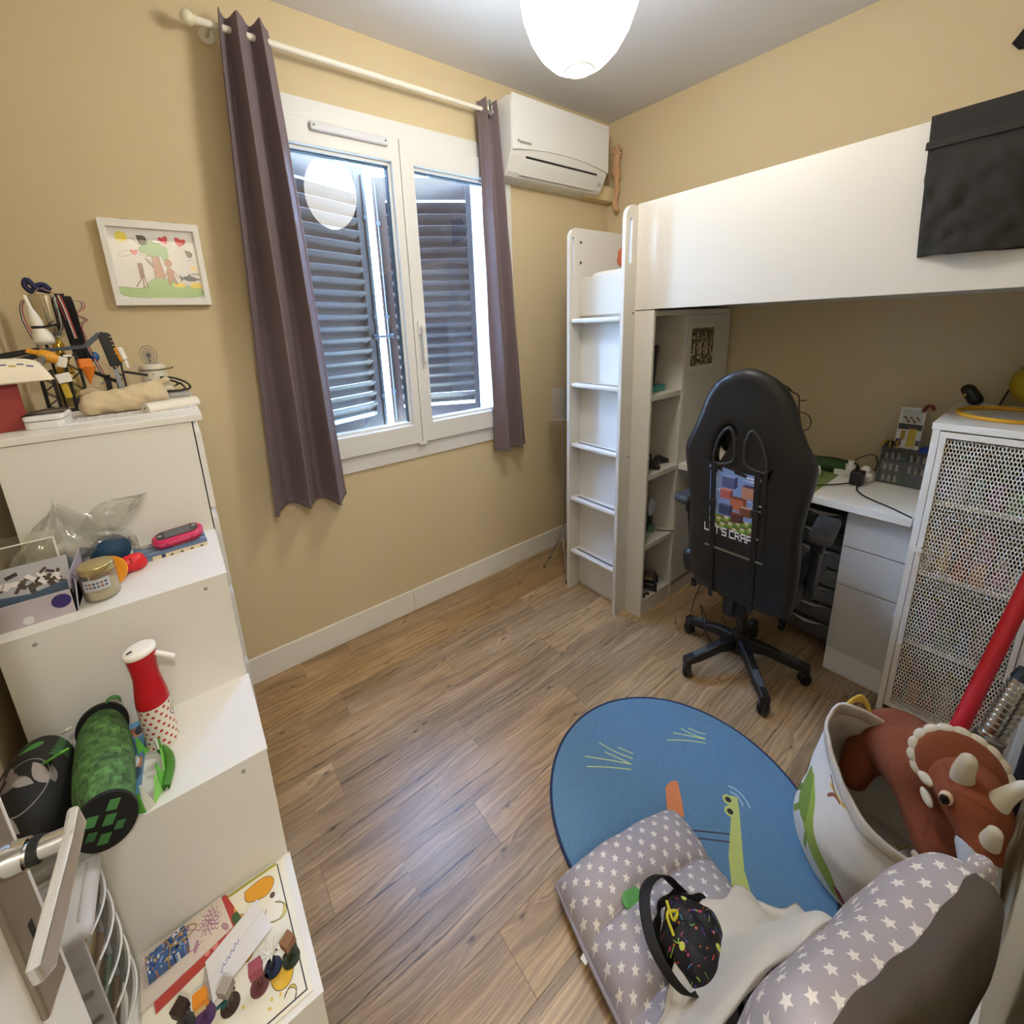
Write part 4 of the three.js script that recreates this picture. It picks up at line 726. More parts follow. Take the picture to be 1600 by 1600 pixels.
// ------------------------------------------------------------------ framed drawing
{
  const t = thing('framed_drawing', 'white framed child drawing of a green hill and tree on the wall', 'picture', { pos: [0.026, 1.641, ZW] });
  const w = 0.252, h = 0.252, b = 0.0165;
  const fs = new THREE.Shape([[-w / 2, -h / 2], [w / 2, -h / 2], [w / 2, h / 2], [-w / 2, h / 2]].map(([x, y]) => new THREE.Vector2(x, y))), fi = new THREE.Path();
  fi.setFromPoints([[-w / 2 + b, -h / 2 + b * 1.35], [-w / 2 + b, h / 2 - b * 1.35], [w / 2 - b, h / 2 - b * 1.35], [w / 2 - b, -h / 2 + b * 1.35], [-w / 2 + b, -h / 2 + b * 1.35]].map(([x, y]) => new THREE.Vector2(x, y))); fs.holes.push(fi);
  obj('frame', uvm(poly(fs, 0.024, 0.0015).translate(0, 0, 0.0125)), std('#efeee8', 0.5), t);
  const c = canvas(900, 860, (g, W, Hh) => {
    g.fillStyle = '#e4e2df'; g.fillRect(0, 0, W, Hh); g.lineWidth = 5; g.lineJoin = 'round';
    const blobc = (p, f, s) => { g.beginPath(); g.moveTo(...p[0]); for (let i = 1; i < p.length; i++) { const q = p[i], n = p[(i + 1) % p.length]; g.quadraticCurveTo(q[0], q[1], (q[0] + n[0]) / 2, (q[1] + n[1]) / 2); } g.closePath(); if (f) { g.fillStyle = f; g.fill(); } if (s) { g.strokeStyle = s; g.stroke(); } };
    g.fillStyle = '#ecd84e'; g.beginPath(); g.arc(130, 110, 62, 0, 7); g.fill();
    blobc([[0, 720], [150, 730], [250, 740], [330, 640], [430, 590], [560, 630], [690, 690], [900, 730], [900, 860], [0, 860]], '#a3c47e', '#4a6a48');
    for (let i = 0; i < 500; i++) { g.fillStyle = `rgba(${60 + rnd() * 120},${140 + rnd() * 60},${60 + rnd() * 50},0.18)`; const x = rnd() * W; g.fillRect(x, 740 + rnd() * 120, 20, 6); }
    g.fillStyle = '#eed45c'; g.beginPath(); g.ellipse(640, 690, 70, 28, 0, 0, 7); g.fill(); g.beginPath(); g.ellipse(830, 690, 70, 40, 0, 0, 7); g.fill();
    g.fillStyle = '#c08a6c'; g.strokeStyle = '#5a4336'; g.beginPath(); g.moveTo(393, 605); g.lineTo(398, 330); g.lineTo(472, 330); g.lineTo(500, 605); g.fill(); g.stroke(); blobc([[390, 470], [320, 370], [330, 350], [395, 430]], '#b8886a', '#5a4336');
    for (const pass of [0, 1]) { g.fillStyle = pass ? '#9cc488' : '#5f865a'; const e = pass ? 0 : 5; for (const [x, y, r] of [[335, 255, 45], [370, 215, 48], [425, 200, 46], [480, 215, 48], [530, 250, 46], [545, 310, 34], [430, 265, 70], [380, 270, 55], [500, 275, 50], [535, 350, 26]]) { g.beginPath(); g.arc(x, y, r + e, 0, 7); g.fill(); } }
    const heart = (x, y, s, r) => { g.save(); g.translate(x, y); g.rotate(r); g.scale(s, s); g.beginPath(); g.moveTo(0, 45); g.bezierCurveTo(-70, -10, -40, -55, 0, -20); g.bezierCurveTo(40, -55, 70, -10, 0, 45); g.fillStyle = '#d23a44'; g.fill(); g.restore(); };
    heart(560, 120, 1.25, -0.35); heart(735, 135, 1.45, 0.25); heart(230, 290, 0.9, 0);
    g.strokeStyle = '#8c4a40'; g.lineWidth = 4; g.beginPath(); g.ellipse(140, 310, 80, 30, -0.3, 0, 7); g.stroke(); g.beginPath(); g.ellipse(320, 300, 70, 28, 0.3, 0, 7); g.stroke();
    // a plain brown post, a plain stick child and a plain fish
    g.fillStyle = '#7d4a35'; g.fillRect(235, 420, 52, 190); g.strokeStyle = '#7d5a48'; g.lineWidth = 12; for (const [a, b2, c2, d] of [[250, 610, 180, 715], [262, 610, 255, 730], [280, 610, 300, 735]]) { g.beginPath(); g.moveTo(a, b2); g.lineTo(c2, d); g.stroke(); }
    g.fillStyle = '#b98468'; g.strokeStyle = '#6b4a3c'; g.lineWidth = 5; g.beginPath(); g.ellipse(560, 410, 38, 48, 0, 0, 7); g.fill(); g.stroke(); blobc([[540, 470], [590, 470], [600, 580], [625, 680], [600, 685], [570, 600], [545, 690], [520, 690], [530, 570]], '#c08d72', '#6b4a3c'); g.lineWidth = 14; g.strokeStyle = '#b98468'; g.beginPath(); g.moveTo(595, 500); g.lineTo(650, 600); g.stroke(); g.beginPath(); g.moveTo(540, 500); g.lineTo(500, 590); g.stroke();
    g.fillStyle = '#3c3f55'; g.beginPath(); g.ellipse(775, 605, 82, 34, 0.1, 0, 7); g.fill(); g.beginPath(); g.moveTo(705, 600); g.lineTo(655, 550); g.lineTo(668, 650); g.fill(); g.beginPath(); g.moveTo(750, 580); g.lineTo(765, 535); g.lineTo(795, 578); g.fill();
    g.fillStyle = '#4b4640'; blobc([[290, 90], [360, 80], [380, 140], [350, 200], [300, 190]], '#5a5248', '#3a342e'); g.lineWidth = 5; g.strokeStyle = '#4b4640'; g.beginPath(); g.moveTo(230, 120); g.lineTo(300, 200); g.moveTo(400, 120); g.lineTo(370, 200); g.stroke();
    blobc([[770, 240], [850, 250], [840, 330], [790, 330]], '#7d665c', '#3d342f'); g.strokeStyle = '#8c4a40'; g.beginPath(); g.moveTo(770, 370); g.lineTo(860, 350); g.stroke();
    g.fillStyle = '#ecc840'; for (let k = 0; k < 8; k++) { g.save(); g.translate(830, 470); g.rotate(k * 0.785); g.fillRect(-6, -34, 12, 68); g.restore(); }
    g.strokeStyle = '#38363a'; g.lineWidth = 5; g.beginPath(); g.moveTo(790, 540); for (let k = 0; k < 16; k++) g.lineTo(795 + k * 6, 545 + 14 * Math.sin(k * 1.9)); g.stroke(); g.beginPath(); g.moveTo(840, 610); for (let k = 0; k < 10; k++) g.lineTo(842 + k * 5, 612 + 18 * Math.sin(k * 2.3)); g.stroke();
  });
  const sheetG = box(w - 2 * b + 0.002, h - 2.7 * b + 0.002, 0.003, [0, 0, 0.0150]); { const p = sheetG.attributes.position, uv = sheetG.attributes.uv; for (let i = 0; i < p.count; i++) uv.setXY(i, p.getX(i) / (w - 2 * b) + 0.5, p.getY(i) / (h - 2.7 * b) + 0.5); }
  obj('drawing', sheetG, printed(c, 0.85), t);
  obj('glazing', bx(-w / 2 + b, w / 2 - b, -h / 2 + b, h / 2 - b, 0.0185, 0.0192), M.glass, t);
  for (const x of [-0.062, 0.062]) obj('clip', box(0.018, 0.004, 0.006, [x, h / 2 + 0.001, 0.013]), std('#77736a', 0.5), t);
}
// ------------------------------------------------------------------ on top of the dresser
const on = (name, label, cat, x, y, z, o = {}) => thing(name, label, cat, { pos: [x, y, z], ...o });
const tapered = (w0, d0, w1, d1, h) => { const g = new THREE.BoxGeometry(1, h, 1), p = g.attributes.position; for (let i = 0; i < p.count; i++) { const u = p.getY(i) > 0; p.setX(i, p.getX(i) * (u ? w1 : w0)); p.setZ(i, p.getZ(i) * (u ? d1 : d0)); } return uvm(g.translate(0, h / 2, 0)); };
function facePrint(g, w, h) { const p = g.attributes.position, uv = g.attributes.uv; for (let i = 0; i < p.count; i++) uv.setXY(i, p.getX(i) / w + 0.5, p.getY(i) / h + 0.5); return g; }
function topPrint(g, w, d) { const p = g.attributes.position, uv = g.attributes.uv; for (let i = 0; i < p.count; i++) uv.setXY(i, p.getX(i) / w + 0.5, 0.5 - p.getZ(i) / d); return g; }
{
  const t = on('red_box', 'tall red cardboard box at the left end of the dresser top', 'box', -0.300, CT, -1.335, { turn: 0.35 });
  obj('carton', box(0.052, 0.118, 0.085, [0, 0.059, 0], undefined, 0.002), std('#8e2f2a', 0.6), t);
  obj('tab', box(0.002, 0.008, 0.006, [0.0262, 0.080, 0.01]), std('#3c1d18', 0.6), t);
}
{
  const t = on('small_pillow', 'small cream pillow with a line drawing lying on the red box', 'pillow', -0.292, CT + 0.119, -1.325, { turn: 0.25 });
  const f = (s) => (u, v) => { const a = 2 * u - 1, b = 2 * v - 1, e = Math.pow(Math.max(0, (1 - a ** 4) * (1 - b ** 4)), 0.6); return [a * 0.078 * (1 - 0.12 * (1 - b * b)), 0.012 + s * 0.017 * e - 0.03 * Math.pow(Math.max(0, b), 2), b * 0.062 * (1 - 0.12 * (1 - a * a))]; };
  const c = canvas(256, 256, (g) => { g.fillStyle = '#e4dac4'; g.fillRect(0, 0, 256, 256); g.strokeStyle = '#4a4640'; g.lineWidth = 3; g.beginPath(); g.ellipse(150, 140, 30, 22, 0.4, 0, 5.2); g.stroke(); g.beginPath(); g.arc(205, 120, 26, 1.6, 3.6); g.stroke(); g.fillStyle = '#55514c'; g.fillRect(60, 110, 40, 10); for (let k = 0; k < 9; k++) { g.fillStyle = k % 3 ? '#6a6488' : '#b29a4a'; g.fillRect(30 + k * 22, 40 + (k % 2) * 8, 18, 9); } });
  obj('cover', J([skin(f(1), 30, 30), (() => { const g = skin(f(-1), 30, 30); g.index.array.reverse(); g.computeVertexNormals(); return g; })()]), printed(c, 0.95, { side: THREE.DoubleSide }), t);
}
{
  const t = on('white_tin', 'white rounded tin with a lid on the dresser edge', 'tin', -0.232, CT, -1.315, { turn: -0.05 });
  obj('can', uvm(poly(rrect(0.062, 0.085, 0.012), 0.016, 0.002).rotateX(-Math.PI / 2).translate(0, 0.008, 0)), std('#d9d8d6', 0.4), t);
  obj('lid', uvm(poly(rrect(0.064, 0.087, 0.013), 0.011, 0.003).rotateX(-Math.PI / 2).translate(0, 0.0225, 0)), std('#dededc', 0.35), t);
}
tag(obj('photo_card', [at(sheet((u, v) => [(u - 0.5) * 0.07, 0.004 * Math.sin(u * 3), (v - 0.5) * 0.045], 8, 3, 0.0008), [-0.235, CT + 0.031, -1.312], [0, 0.15, 0.05])], std('#3a3330', 0.5)), 'dark photo card lying on the lid of the white tin', 'card');
{
  // construction set: lattice towers with booms and a rope-way
  const t = on('construction_set', 'black lattice crane toy with long booms, orange and yellow buckets', 'toy crane', -0.20, CT, -1.55), blk = std('#16171a', 0.4), navy = std('#1f2b3c', 0.4);
  const lattice = (x, z, w, y1, tilt = 0) => { const g = [], P = (sx, sz, y) => [x + sx * w + tilt * y, y, z + sz * w]; for (const sx of [-1, 1]) for (const sz of [-1, 1]) g.push(bar(P(sx, sz, 0), P(sx, sz, y1), 0.0035, 0.0035)); const n = 6; for (let i = 0; i < n; i++) for (const [a, b] of [[[-1, 1], [1, 1]], [[-1, -1], [1, -1]], [[1, -1], [1, 1]]]) { const y = y1 * i / n, yy = y1 * (i + 1) / n; g.push(bar(P(...(i % 2 ? a : b), y), P(...(i % 2 ? b : a), yy), 0.0022, 0.0022)); } return g; };
  obj('base_rail', [box(0.20, 0.008, 0.012, [0.0, 0.004, 0.01]), box(0.012, 0.008, 0.10, [-0.05, 0.004, -0.02]), box(0.03, 0.03, 0.03, [0.0, 0.016, 0.0], undefined, 0.004)], blk, t);
  obj('lattice_tower', lattice(-0.055, 0.005, 0.011, 0.11), blk, t);
  obj('lattice_tower', lattice(-0.005, -0.015, 0.013, 0.15), blk, t);
  obj('mast', [box(0.026, 0.085, 0.020, [0.078, 0.150, -0.01], [0, 0, 0.12], 0.003), ...lattice(0.085, -0.01, 0.008, 0.115)], blk, t);
  obj('ladder', [0, 1, 2, 3, 4].map((k) => box(0.014, 0.002, 0.002, [0.090 - k * -0.001, 0.185 - k * 0.011, 0.002])), std('#d9c9a8', 0.6), t).userData.kind = 'stuff';
  obj('boom', [bar([-0.05, 0.158, 0], [0.03, 0.163, -0.005], 0.009, 0.009), bar([0.03, 0.163, -0.005], [0.064, 0.194, -0.01], 0.011, 0.009), bar([0.064, 0.194, -0.01], [0.082, 0.190, -0.01], 0.012, 0.010)], navy, t);
  obj('boom', [bar([-0.13, 0.148, 0.01], [-0.055, 0.160, 0.01], 0.014, 0.012), bar([-0.12, 0.132, 0.012], [-0.06, 0.146, 0.012], 0.012, 0.012)], blk, t);
  obj('strut', [bar([0.02, 0.105, -0.02], [0.075, 0.066, -0.01], 0.007, 0.007), bar([0.095, 0.09, -0.02], [0.145, 0.075, -0.02], 0.007, 0.007), bar([0.055, 0.0, -0.02], [0.058, 0.085, -0.02], 0.012, 0.012)], blk, t);
  obj('grey_slide', bar([0.088, 0.0, 0.008], [0.080, 0.10, 0.006], 0.010, 0.006), std('#8d9196', 0.4), t);
  obj('yellow_bucket', [at(new THREE.SphereGeometry(0.016, 14, 10).scale(1.5, 0.9, 0.8), [-0.040, 0.143, 0.016], [0, 0, -0.6]), box(0.03, 0.012, 0.012, [-0.062, 0.156, 0.016], [0, 0, -0.35], 0.003)], std('#dd9a22', 0.45), t, 'yellow bucket');
  obj('grey_bracket', box(0.014, 0.022, 0.014, [-0.052, 0.136, 0.022], [0, 0, -0.5], 0.002), std('#77736a', 0.5), t);
  obj('orange_bucket', [box(0.028, 0.026, 0.022, [0.024, 0.120, 0.012], [0, 0.3, 0], 0.005), at(new THREE.ConeGeometry(0.016, 0.05, 14), [0.026, 0.088, 0.012], [Math.PI, 0, 0.1])], std('#dd7a22', 0.45), t, 'orange bucket');
  obj('white_panel', [box(0.028, 0.024, 0.012, [-0.022, 0.088, 0.02], [0, 0.2, 0.15], 0.003), box(0.020, 0.028, 0.010, [-0.018, 0.128, 0.018], [0, 0, -0.3], 0.006), bx(-0.012, 0.004, 0.140, 0.146, 0.018, 0.024)], std('#e6e3da', 0.4), t);
  obj('yellow_car', [box(0.014, 0.034, 0.014, [-0.024, 0.052, 0.015], [0, 0, 0.1], 0.004), cyl(0.007, 0.007, 0.006, [-0.026, 0.070, 0.015])], std('#c3a32c', 0.45), t);
  obj('white_cabin', [box(0.012, 0.036, 0.014, [0.102, 0.140, 0.0], [0, 0, 0.2], 0.004), box(0.008, 0.022, 0.012, [0.106, 0.110, 0.002], [0, 0, 0.1], 0.003)], std('#e9e6de', 0.4), t);
  obj('orange_cabin', box(0.010, 0.040, 0.015, [0.094, 0.138, -0.004], [0, 0, 0.2], 0.004), std('#e0961e', 0.45), t);
}
{
  const t = on('trophy', 'silver and gold trophy cup behind the lattice crane', 'trophy', -0.238, CT, -1.69);
  obj('cup', lathe([[0.006, 0.185], [0.020, 0.195], [0.030, 0.225], [0.034, 0.300], [0.0335, 0.302], [0.029, 0.226], [0.019, 0.198], [0.001, 0.19]], 32), std('#cfc9b8', 0.16, { metalness: 1 }), t);
  obj('stem', lathe([[0.0, 0.09], [0.018, 0.09], [0.020, 0.10], [0.012, 0.115], [0.016, 0.135], [0.009, 0.15], [0.013, 0.168], [0.006, 0.186], [0, 0.187]], 28), std('#cda94a', 0.2, { metalness: 1 }), t);
  obj('pedestal', lathe([[0, 0], [0.030, 0], [0.030, 0.045], [0.026, 0.05], [0.024, 0.085], [0.019, 0.092], [0, 0.092]], 28), std('#b9a56a', 0.25, { metalness: 0.9 }), t);
}
const ribbon = (pts, w, th = 0.0012, nx = [1, 0, 0.3]) => { const c = new THREE.CatmullRomCurve3(pts.map((p) => V(...p)), false, 'centripetal'), n = V(...nx).normalize(); return sheet((u, v) => { const p = c.getPoint(u); return [p.x + n.x * (v - 0.5) * w, p.y + n.y * (v - 0.5) * w, p.z + n.z * (v - 0.5) * w]; }, 40, 4, th); };
tag(obj('medal_ribbon', [ribbon([[-0.226, 1.52, -1.72], [-0.212, 1.541, -1.70], [-0.204, 1.525, -1.65], [-0.202, 1.46, -1.645], [-0.199, 1.40, -1.645], [-0.196, 1.345, -1.64]], 0.020), ribbon([[-0.214, 1.51, -1.725], [-0.200, 1.535, -1.70], [-0.190, 1.515, -1.655], [-0.187, 1.44, -1.65], [-0.184, 1.36, -1.645]], 0.020)], std('#121214', 0.75)), 'broad black medal ribbon hanging over the trophy rim', 'ribbon');
tag(obj('medal_ribbon', [ribbon([[-0.21, 1.530, -1.642], [-0.205, 1.50, -1.638], [-0.201, 1.47, -1.637]], 0.005), ], std('#b5403e', 0.7)), 'narrow red strip of ribbon in front of the black ribbon', 'ribbon');
const tricolour = printed(canvas(64, 64, (g) => { g.fillStyle = '#a8434c'; g.fillRect(0, 0, 64, 22); g.fillStyle = '#ddd6c8'; g.fillRect(0, 22, 64, 20); g.fillStyle = '#2d3454'; g.fillRect(0, 42, 64, 22); }), 0.75);
for (const [pts, w, label] of [
  [[[-0.206, 1.534, -1.640], [-0.200, 1.50, -1.636], [-0.196, 1.455, -1.635], [-0.193, 1.42, -1.636]], 0.010, 'red white and blue ribbon lying down the middle of the black ribbon'],
  [[[-0.190, 1.525, -1.70], [-0.168, 1.520, -1.69], [-0.166, 1.50, -1.66], [-0.182, 1.485, -1.65], [-0.164, 1.47, -1.65], [-0.178, 1.455, -1.655], [-0.176, 1.40, -1.65], [-0.160, 1.33, -1.65], [-0.155, 1.30, -1.65], [-0.165, 1.29, -1.645]], 0.008, 'striped ribbon looped to the right of the trophy with a hanging tail'],
  [[[-0.262, 1.535, -1.70], [-0.284, 1.52, -1.69], [-0.290, 1.48, -1.68], [-0.278, 1.42, -1.67], [-0.268, 1.385, -1.665]], 0.007, 'striped ribbon hanging at the left side of the trophy'],
  [[[-0.255, 1.540, -1.665], [-0.240, 1.552, -1.655], [-0.215, 1.540, -1.650]], 0.006, 'striped ribbon draped across the trophy rim'],
]) tag(obj('medal_ribbon', ribbon(pts, w), tricolour), label, 'ribbon');
tag(obj('blue_ribbon', [tube([[-0.222, 1.545, -1.665], [-0.245, 1.552, -1.665], [-0.262, 1.575, -1.67], [-0.268, 1.560, -1.67], [-0.258, 1.545, -1.668], [-0.245, 1.560, -1.668], [-0.232, 1.562, -1.668], [-0.222, 1.550, -1.665]], 0.0065, 80)], std('#1d2350', 0.6)), 'knotted navy blue ribbon on top of the trophy', 'ribbon');
{
  const t = on('pin_toy', 'white pin-shaped toy with a black band in front of the trophy', 'toy', -0.250, CT + 0.172, -1.615, { turn: 0 });
  obj('pin', at(lathe([[0, 0], [0.018, 0.001], [0.021, 0.012], [0.018, 0.028], [0.011, 0.044], [0.0125, 0.06], [0.010, 0.075], [0.005, 0.095], [0.0035, 0.125], [0, 0.127]], 28), [0, 0, 0], [0, 0, 0.12]), std('#e9e5da', 0.45), t);
  obj('band', at(new THREE.TorusGeometry(0.0118, 0.0035, 8, 28), [-0.005, 0.045, 0], [Math.PI / 2, 0.12, 0]), M.black, t);
  obj('rod_holder', [rod([0.004, 0.046, 0], [0.038, 0.052, 0], 0.003), rod([0, 0, 0], [0.004, -0.172, -0.01], 0.003)], M.black, t);
}
tag(obj('blue_ball', new THREE.IcosahedronGeometry(0.0125, 1).scale(1, 1.2, 1).translate(-0.168, 1.368, -1.66), std('#235a94', 0.25)), 'small faceted blue ball hanging beside the orange bucket', 'ball');
tag(obj('ball_thread', rod([-0.168, 1.382, -1.66], [-0.176, 1.44, -1.652], 0.0006, 0.0006, 5), std('#3c4a60', 0.7)), 'thin thread holding the small blue ball', 'thread');
{
  const t = on('enamel_pot', 'white chipped enamel pot with an iron hoop on the dresser', 'pot', -0.044, CT, -1.70);
  obj('body', lathe([[0, 0], [0.029, 0], [0.031, 0.004], [0.033, 0.082], [0.0335, 0.092], [0.030, 0.098], [0.016, 0.1005], [0, 0.101]], 36), std('#ddd6c4', 0.45), t);
  obj('hoop', [at(new THREE.TorusGeometry(0.035, 0.0016, 8, 44), [0, 0.083, 0], [Math.PI / 2, 0, 0]), tube([[0.034, 0.083, 0], [0.046, 0.084, 0.006], [0.052, 0.088, 0.006]], 0.0018, 12)], std('#57503f', 0.5), t);
  obj('ear', tube([[-0.032, 0.082, 0], [-0.040, 0.095, 0], [-0.038, 0.103, 0], [-0.034, 0.10, 0]], 0.0022, 14), std('#cfc6b0', 0.5), t);
  const chips = []; for (let i = 0; i < 14; i++) { const a = 0.6 + hash(i, 3) * 2.4, y = 0.02 + hash(i, 5) * 0.055, r = 0.0305 + y * 0.03; chips.push(sph(0.0012 + 0.001 * hash(i, 9), [Math.cos(a) * r, y, Math.sin(a) * r], [1, 1.4, 0.5], 8)); }
  obj('chipped_spots', chips, std('#4a4236', 0.7), t).userData.kind = 'stuff';
}
{
  const t = on('toy_fan', 'tiny wire fan standing on the enamel pot', 'toy fan', -0.047, CT + 0.101, -1.70);
  obj('cage', [0.022, 0.015, 0.008].map((r) => at(new THREE.TorusGeometry(r, 0.0008, 6, 36), [0, 0.027, 0.004], [0, -0.35, 0], [1, 1.25, 1])).concat(Array.from({ length: 14 }, (_, k) => { const a = k * Math.PI / 7; return at(rod([0, 0, 0], [Math.cos(a) * 0.022, Math.sin(a) * 0.0275, 0], 0.0005, 0.0005, 5), [0, 0.027, 0.004], [0, -0.35, 0]); })), std('#8f9296', 0.35, { metalness: 0.8 }), t).userData.kind = 'stuff';
  obj('motor', cyl(0.005, 0.005, 0.012, [0, 0.027, 0], [Math.PI / 2, 0, 0.0]), std('#4d5358', 0.4), t);
  obj('foot', [box(0.034, 0.003, 0.018, [0.004, 0.0015, 0], undefined, 0.001), rod([0, 0, 0], [0, 0.022, 0], 0.0018)], std('#8f9296', 0.4), t);
}
{
  const t = on('cloth_bag', 'beige cotton pouch lying slumped on the printed paper', 'pouch', -0.100, CT + 0.002, -1.40), cotton = std('#cbb896', 0.95, { bumpMap: grain(9), bumpScale: 0.0004 });
  obj('pouch', blob([[-0.062, 0.026, 0.005, 0.05, 0.030, -0.005, 0.027, 0.031], [-0.07, 0.018, 0.012, -0.06, 0.042, 0.0, 0.018, 0.014], [0.05, 0.025, -0.01, 0.066, 0.02, -0.01, 0.024, 0.018], [0.02, 0.045, -0.02, 0.085, 0.066, -0.02, 0.016, 0.007]], 48, 0.016, (d, x, y, z) => Math.max(d + 0.0035 * Math.sin(x * 110 + y * 60) * noise(x * 30, y * 40, z * 30) * 2, 0.001 - y)), cotton, t);
  obj('drawn_hem', ribbon([[-0.082, 0.055, 0.0], [-0.062, 0.060, 0.008], [-0.045, 0.050, 0.012]], 0.012, 0.003, [0.2, 1, 0]), cotton, t);
}
{
  const c = canvas(512, 128, (g, W, Hh) => { g.fillStyle = '#e2e1df'; g.fillRect(0, 0, W, Hh); for (let i = 0; i < 13; i++) { g.strokeStyle = '#b9b9bd'; g.lineWidth = 2; g.strokeRect(6 + i * 39, 6, 35, 112); for (let k = 0; k < 3; k++) { g.fillStyle = '#76767c'; g.fillRect(12 + i * 39, 20 + k * 34, 14 + hash(i, k) * 8, 8); } } });
  tag(obj('printed_paper', topPrint(box(0.235, 0.0016, 0.11, [0, 0, 0]), 0.235, 0.11).rotateY(0.05).translate(-0.088, CT + 0.0009, -1.345), printed(c, 0.8)), 'white sheet printed with a grid under the beige pouch', 'paper');
}
{
  const t = on('white_tube_box', 'long white carton with a curved end on the dresser corner', 'carton', -0.014, CT, -1.352, { turn: 0.42 });
  obj('carton', uvm(poly(spline([[-0.020, 0.001], [0.020, 0.001], [0.0225, 0.008], [0.016, 0.020], [0.0, 0.024], [-0.016, 0.020], [-0.0225, 0.008]]), 0.115, 0.001).rotateY(Math.PI / 2)), std('#dbd6c8', 0.6), t);
  obj('hole', cyl(0.002, 0.002, 0.002, [-0.058, 0.012, 0], [0, 0, Math.PI / 2]), M.blackMatte, t);
}
{
  const t = on('track_piece', 'black curved toy track on a clear block at the dresser corner', 'toy track', 0.005, CT, -1.62);
  obj('block', bx(-0.03, 0.030, 0, 0.016, -0.03, 0.03, 0.002), new THREE.MeshPhysicalMaterial({ color: '#d5dade', roughness: 0.15, transmission: 0.8, thickness: 0.01, ior: 1.4 }), t);
  obj('track', [tube([[-0.035, 0.024, 0.03], [0.02, 0.022, 0.03], [0.034, 0.026, 0.01], [0.025, 0.040, -0.03], [-0.005, 0.055, -0.05], [-0.035, 0.060, -0.05]], 0.003, 40), tube([[-0.035, 0.020, 0.015], [0.012, 0.020, 0.014], [0.020, 0.024, 0.0], [0.012, 0.036, -0.03], [-0.012, 0.048, -0.045], [-0.035, 0.052, -0.048]], 0.003, 40), ...[0.1, 0.3, 0.5, 0.7, 0.9].map((k) => rod([-0.03 + 0.05 * k, 0.022 + 0.02 * k, 0.03 - 0.05 * k], [-0.032 + 0.036 * k, 0.020 + 0.018 * k, 0.015 - 0.04 * k], 0.0018))], std('#1b2026', 0.4), t);
  obj('cream_block', [bx(-0.030, -0.006, 0.022, 0.036, 0.0, 0.02, 0.004)], std('#d9cfae', 0.5), t);
}
// ------------------------------------------------------------------ first tread
{
  const t = on('display_case', 'lilac card tray with purple dots under a clear acrylic case', 'display case', -0.335, T1, -0.985), lilac = std('#b9b0b8', 0.7);
  const W = 0.128, D = 0.125, h = 0.045;
  obj('front', facePrint(bx(0, W, 0, h, -0.002, 0, 0), W, h).translate(0, 0, 0), lilac, t);
  obj('side_flap', [bx(W - 0.002, W, 0, h + 0.022, -D, 0), at(bx(-0.001, 0.001, 0, 0.055, -0.045, 0), [W + 0.001, 0.0, 0.0], [0, 0.25, -0.12])], std('#a79fae', 0.7), t);
  obj('tray', bx(0, W, 0, 0.034, -D, -0.003), std('#4e4138', 0.8), t);
  for (const x of [0.026, 0.112]) obj('purple_dot', cyl(0.0125, 0.0125, 0.0012, [x, 0.028, 0.0004], [Math.PI / 2, 0, 0], 32), std('#372a6e', 0.5), t);
  obj('white_dot', cyl(0.007, 0.007, 0.0014, [0.068, 0.010, 0.0006], [Math.PI / 2, 0, 0], 28), std('#d6d4d4', 0.5), t);
  for (const x of [0.05, 0.10]) obj('ring_clip', at(new THREE.TorusGeometry(0.010, 0.0016, 8, 30), [x, 0.0355, -0.012], [Math.PI / 2, 0.0, 0.0], [1.2, 0.55, 1]), M.chrome, t);
  const c = canvas(512, 256, (g) => { g.fillStyle = '#a5a4a8'; g.fillRect(0, 0, 512, 256); for (let i = 0; i < 46; i++) { g.fillStyle = ['#2c2620', '#4a3c28', '#d8d4d0', '#3d352c'][i % 4]; g.save(); g.translate(60 + hash(i, 1) * 400, 60 + hash(i, 2) * 110); g.rotate(hash(i, 4) * 3); g.fillRect(0, 0, 20 + hash(i, 3) * 46, 14 + hash(i, 7) * 20); g.restore(); } g.fillStyle = '#3d5268'; g.beginPath(); g.moveTo(0, 230); g.lineTo(120, 190); g.lineTo(300, 215); g.lineTo(512, 170); g.lineTo(512, 256); g.lineTo(0, 256); g.fill(); });
  obj('print_card', facePrint(box(W - 0.006, 0.062, 0.0015, [0, 0, 0]), W, 0.062).rotateX(-0.35).translate(W / 2, 0.064, -0.035), printed(c, 0.5), t);
  const ac = new THREE.MeshPhysicalMaterial({ color: '#f4f3ec', roughness: 0.03, transmission: 0.96, thickness: 0, ior: 1.49 });
  obj('acrylic_panel', bx(0.001, W - 0.016, 0.034, 0.125, -0.064, -0.0625), ac, t); obj('acrylic_panel', bx(W - 0.017, W - 0.0155, 0.034, 0.125, -0.115, -0.0625), ac, t); obj('acrylic_panel', bx(0.001, W - 0.016, 0.124, 0.1255, -0.115, -0.0625), ac, t);
  obj('acrylic_edge', [bx(W - 0.0175, W - 0.0150, 0.034, 0.126, -0.0645, -0.062), bx(0, W - 0.016, 0.1245, 0.1262, -0.0645, -0.062)], std('#e9e6da', 0.25), t);
}
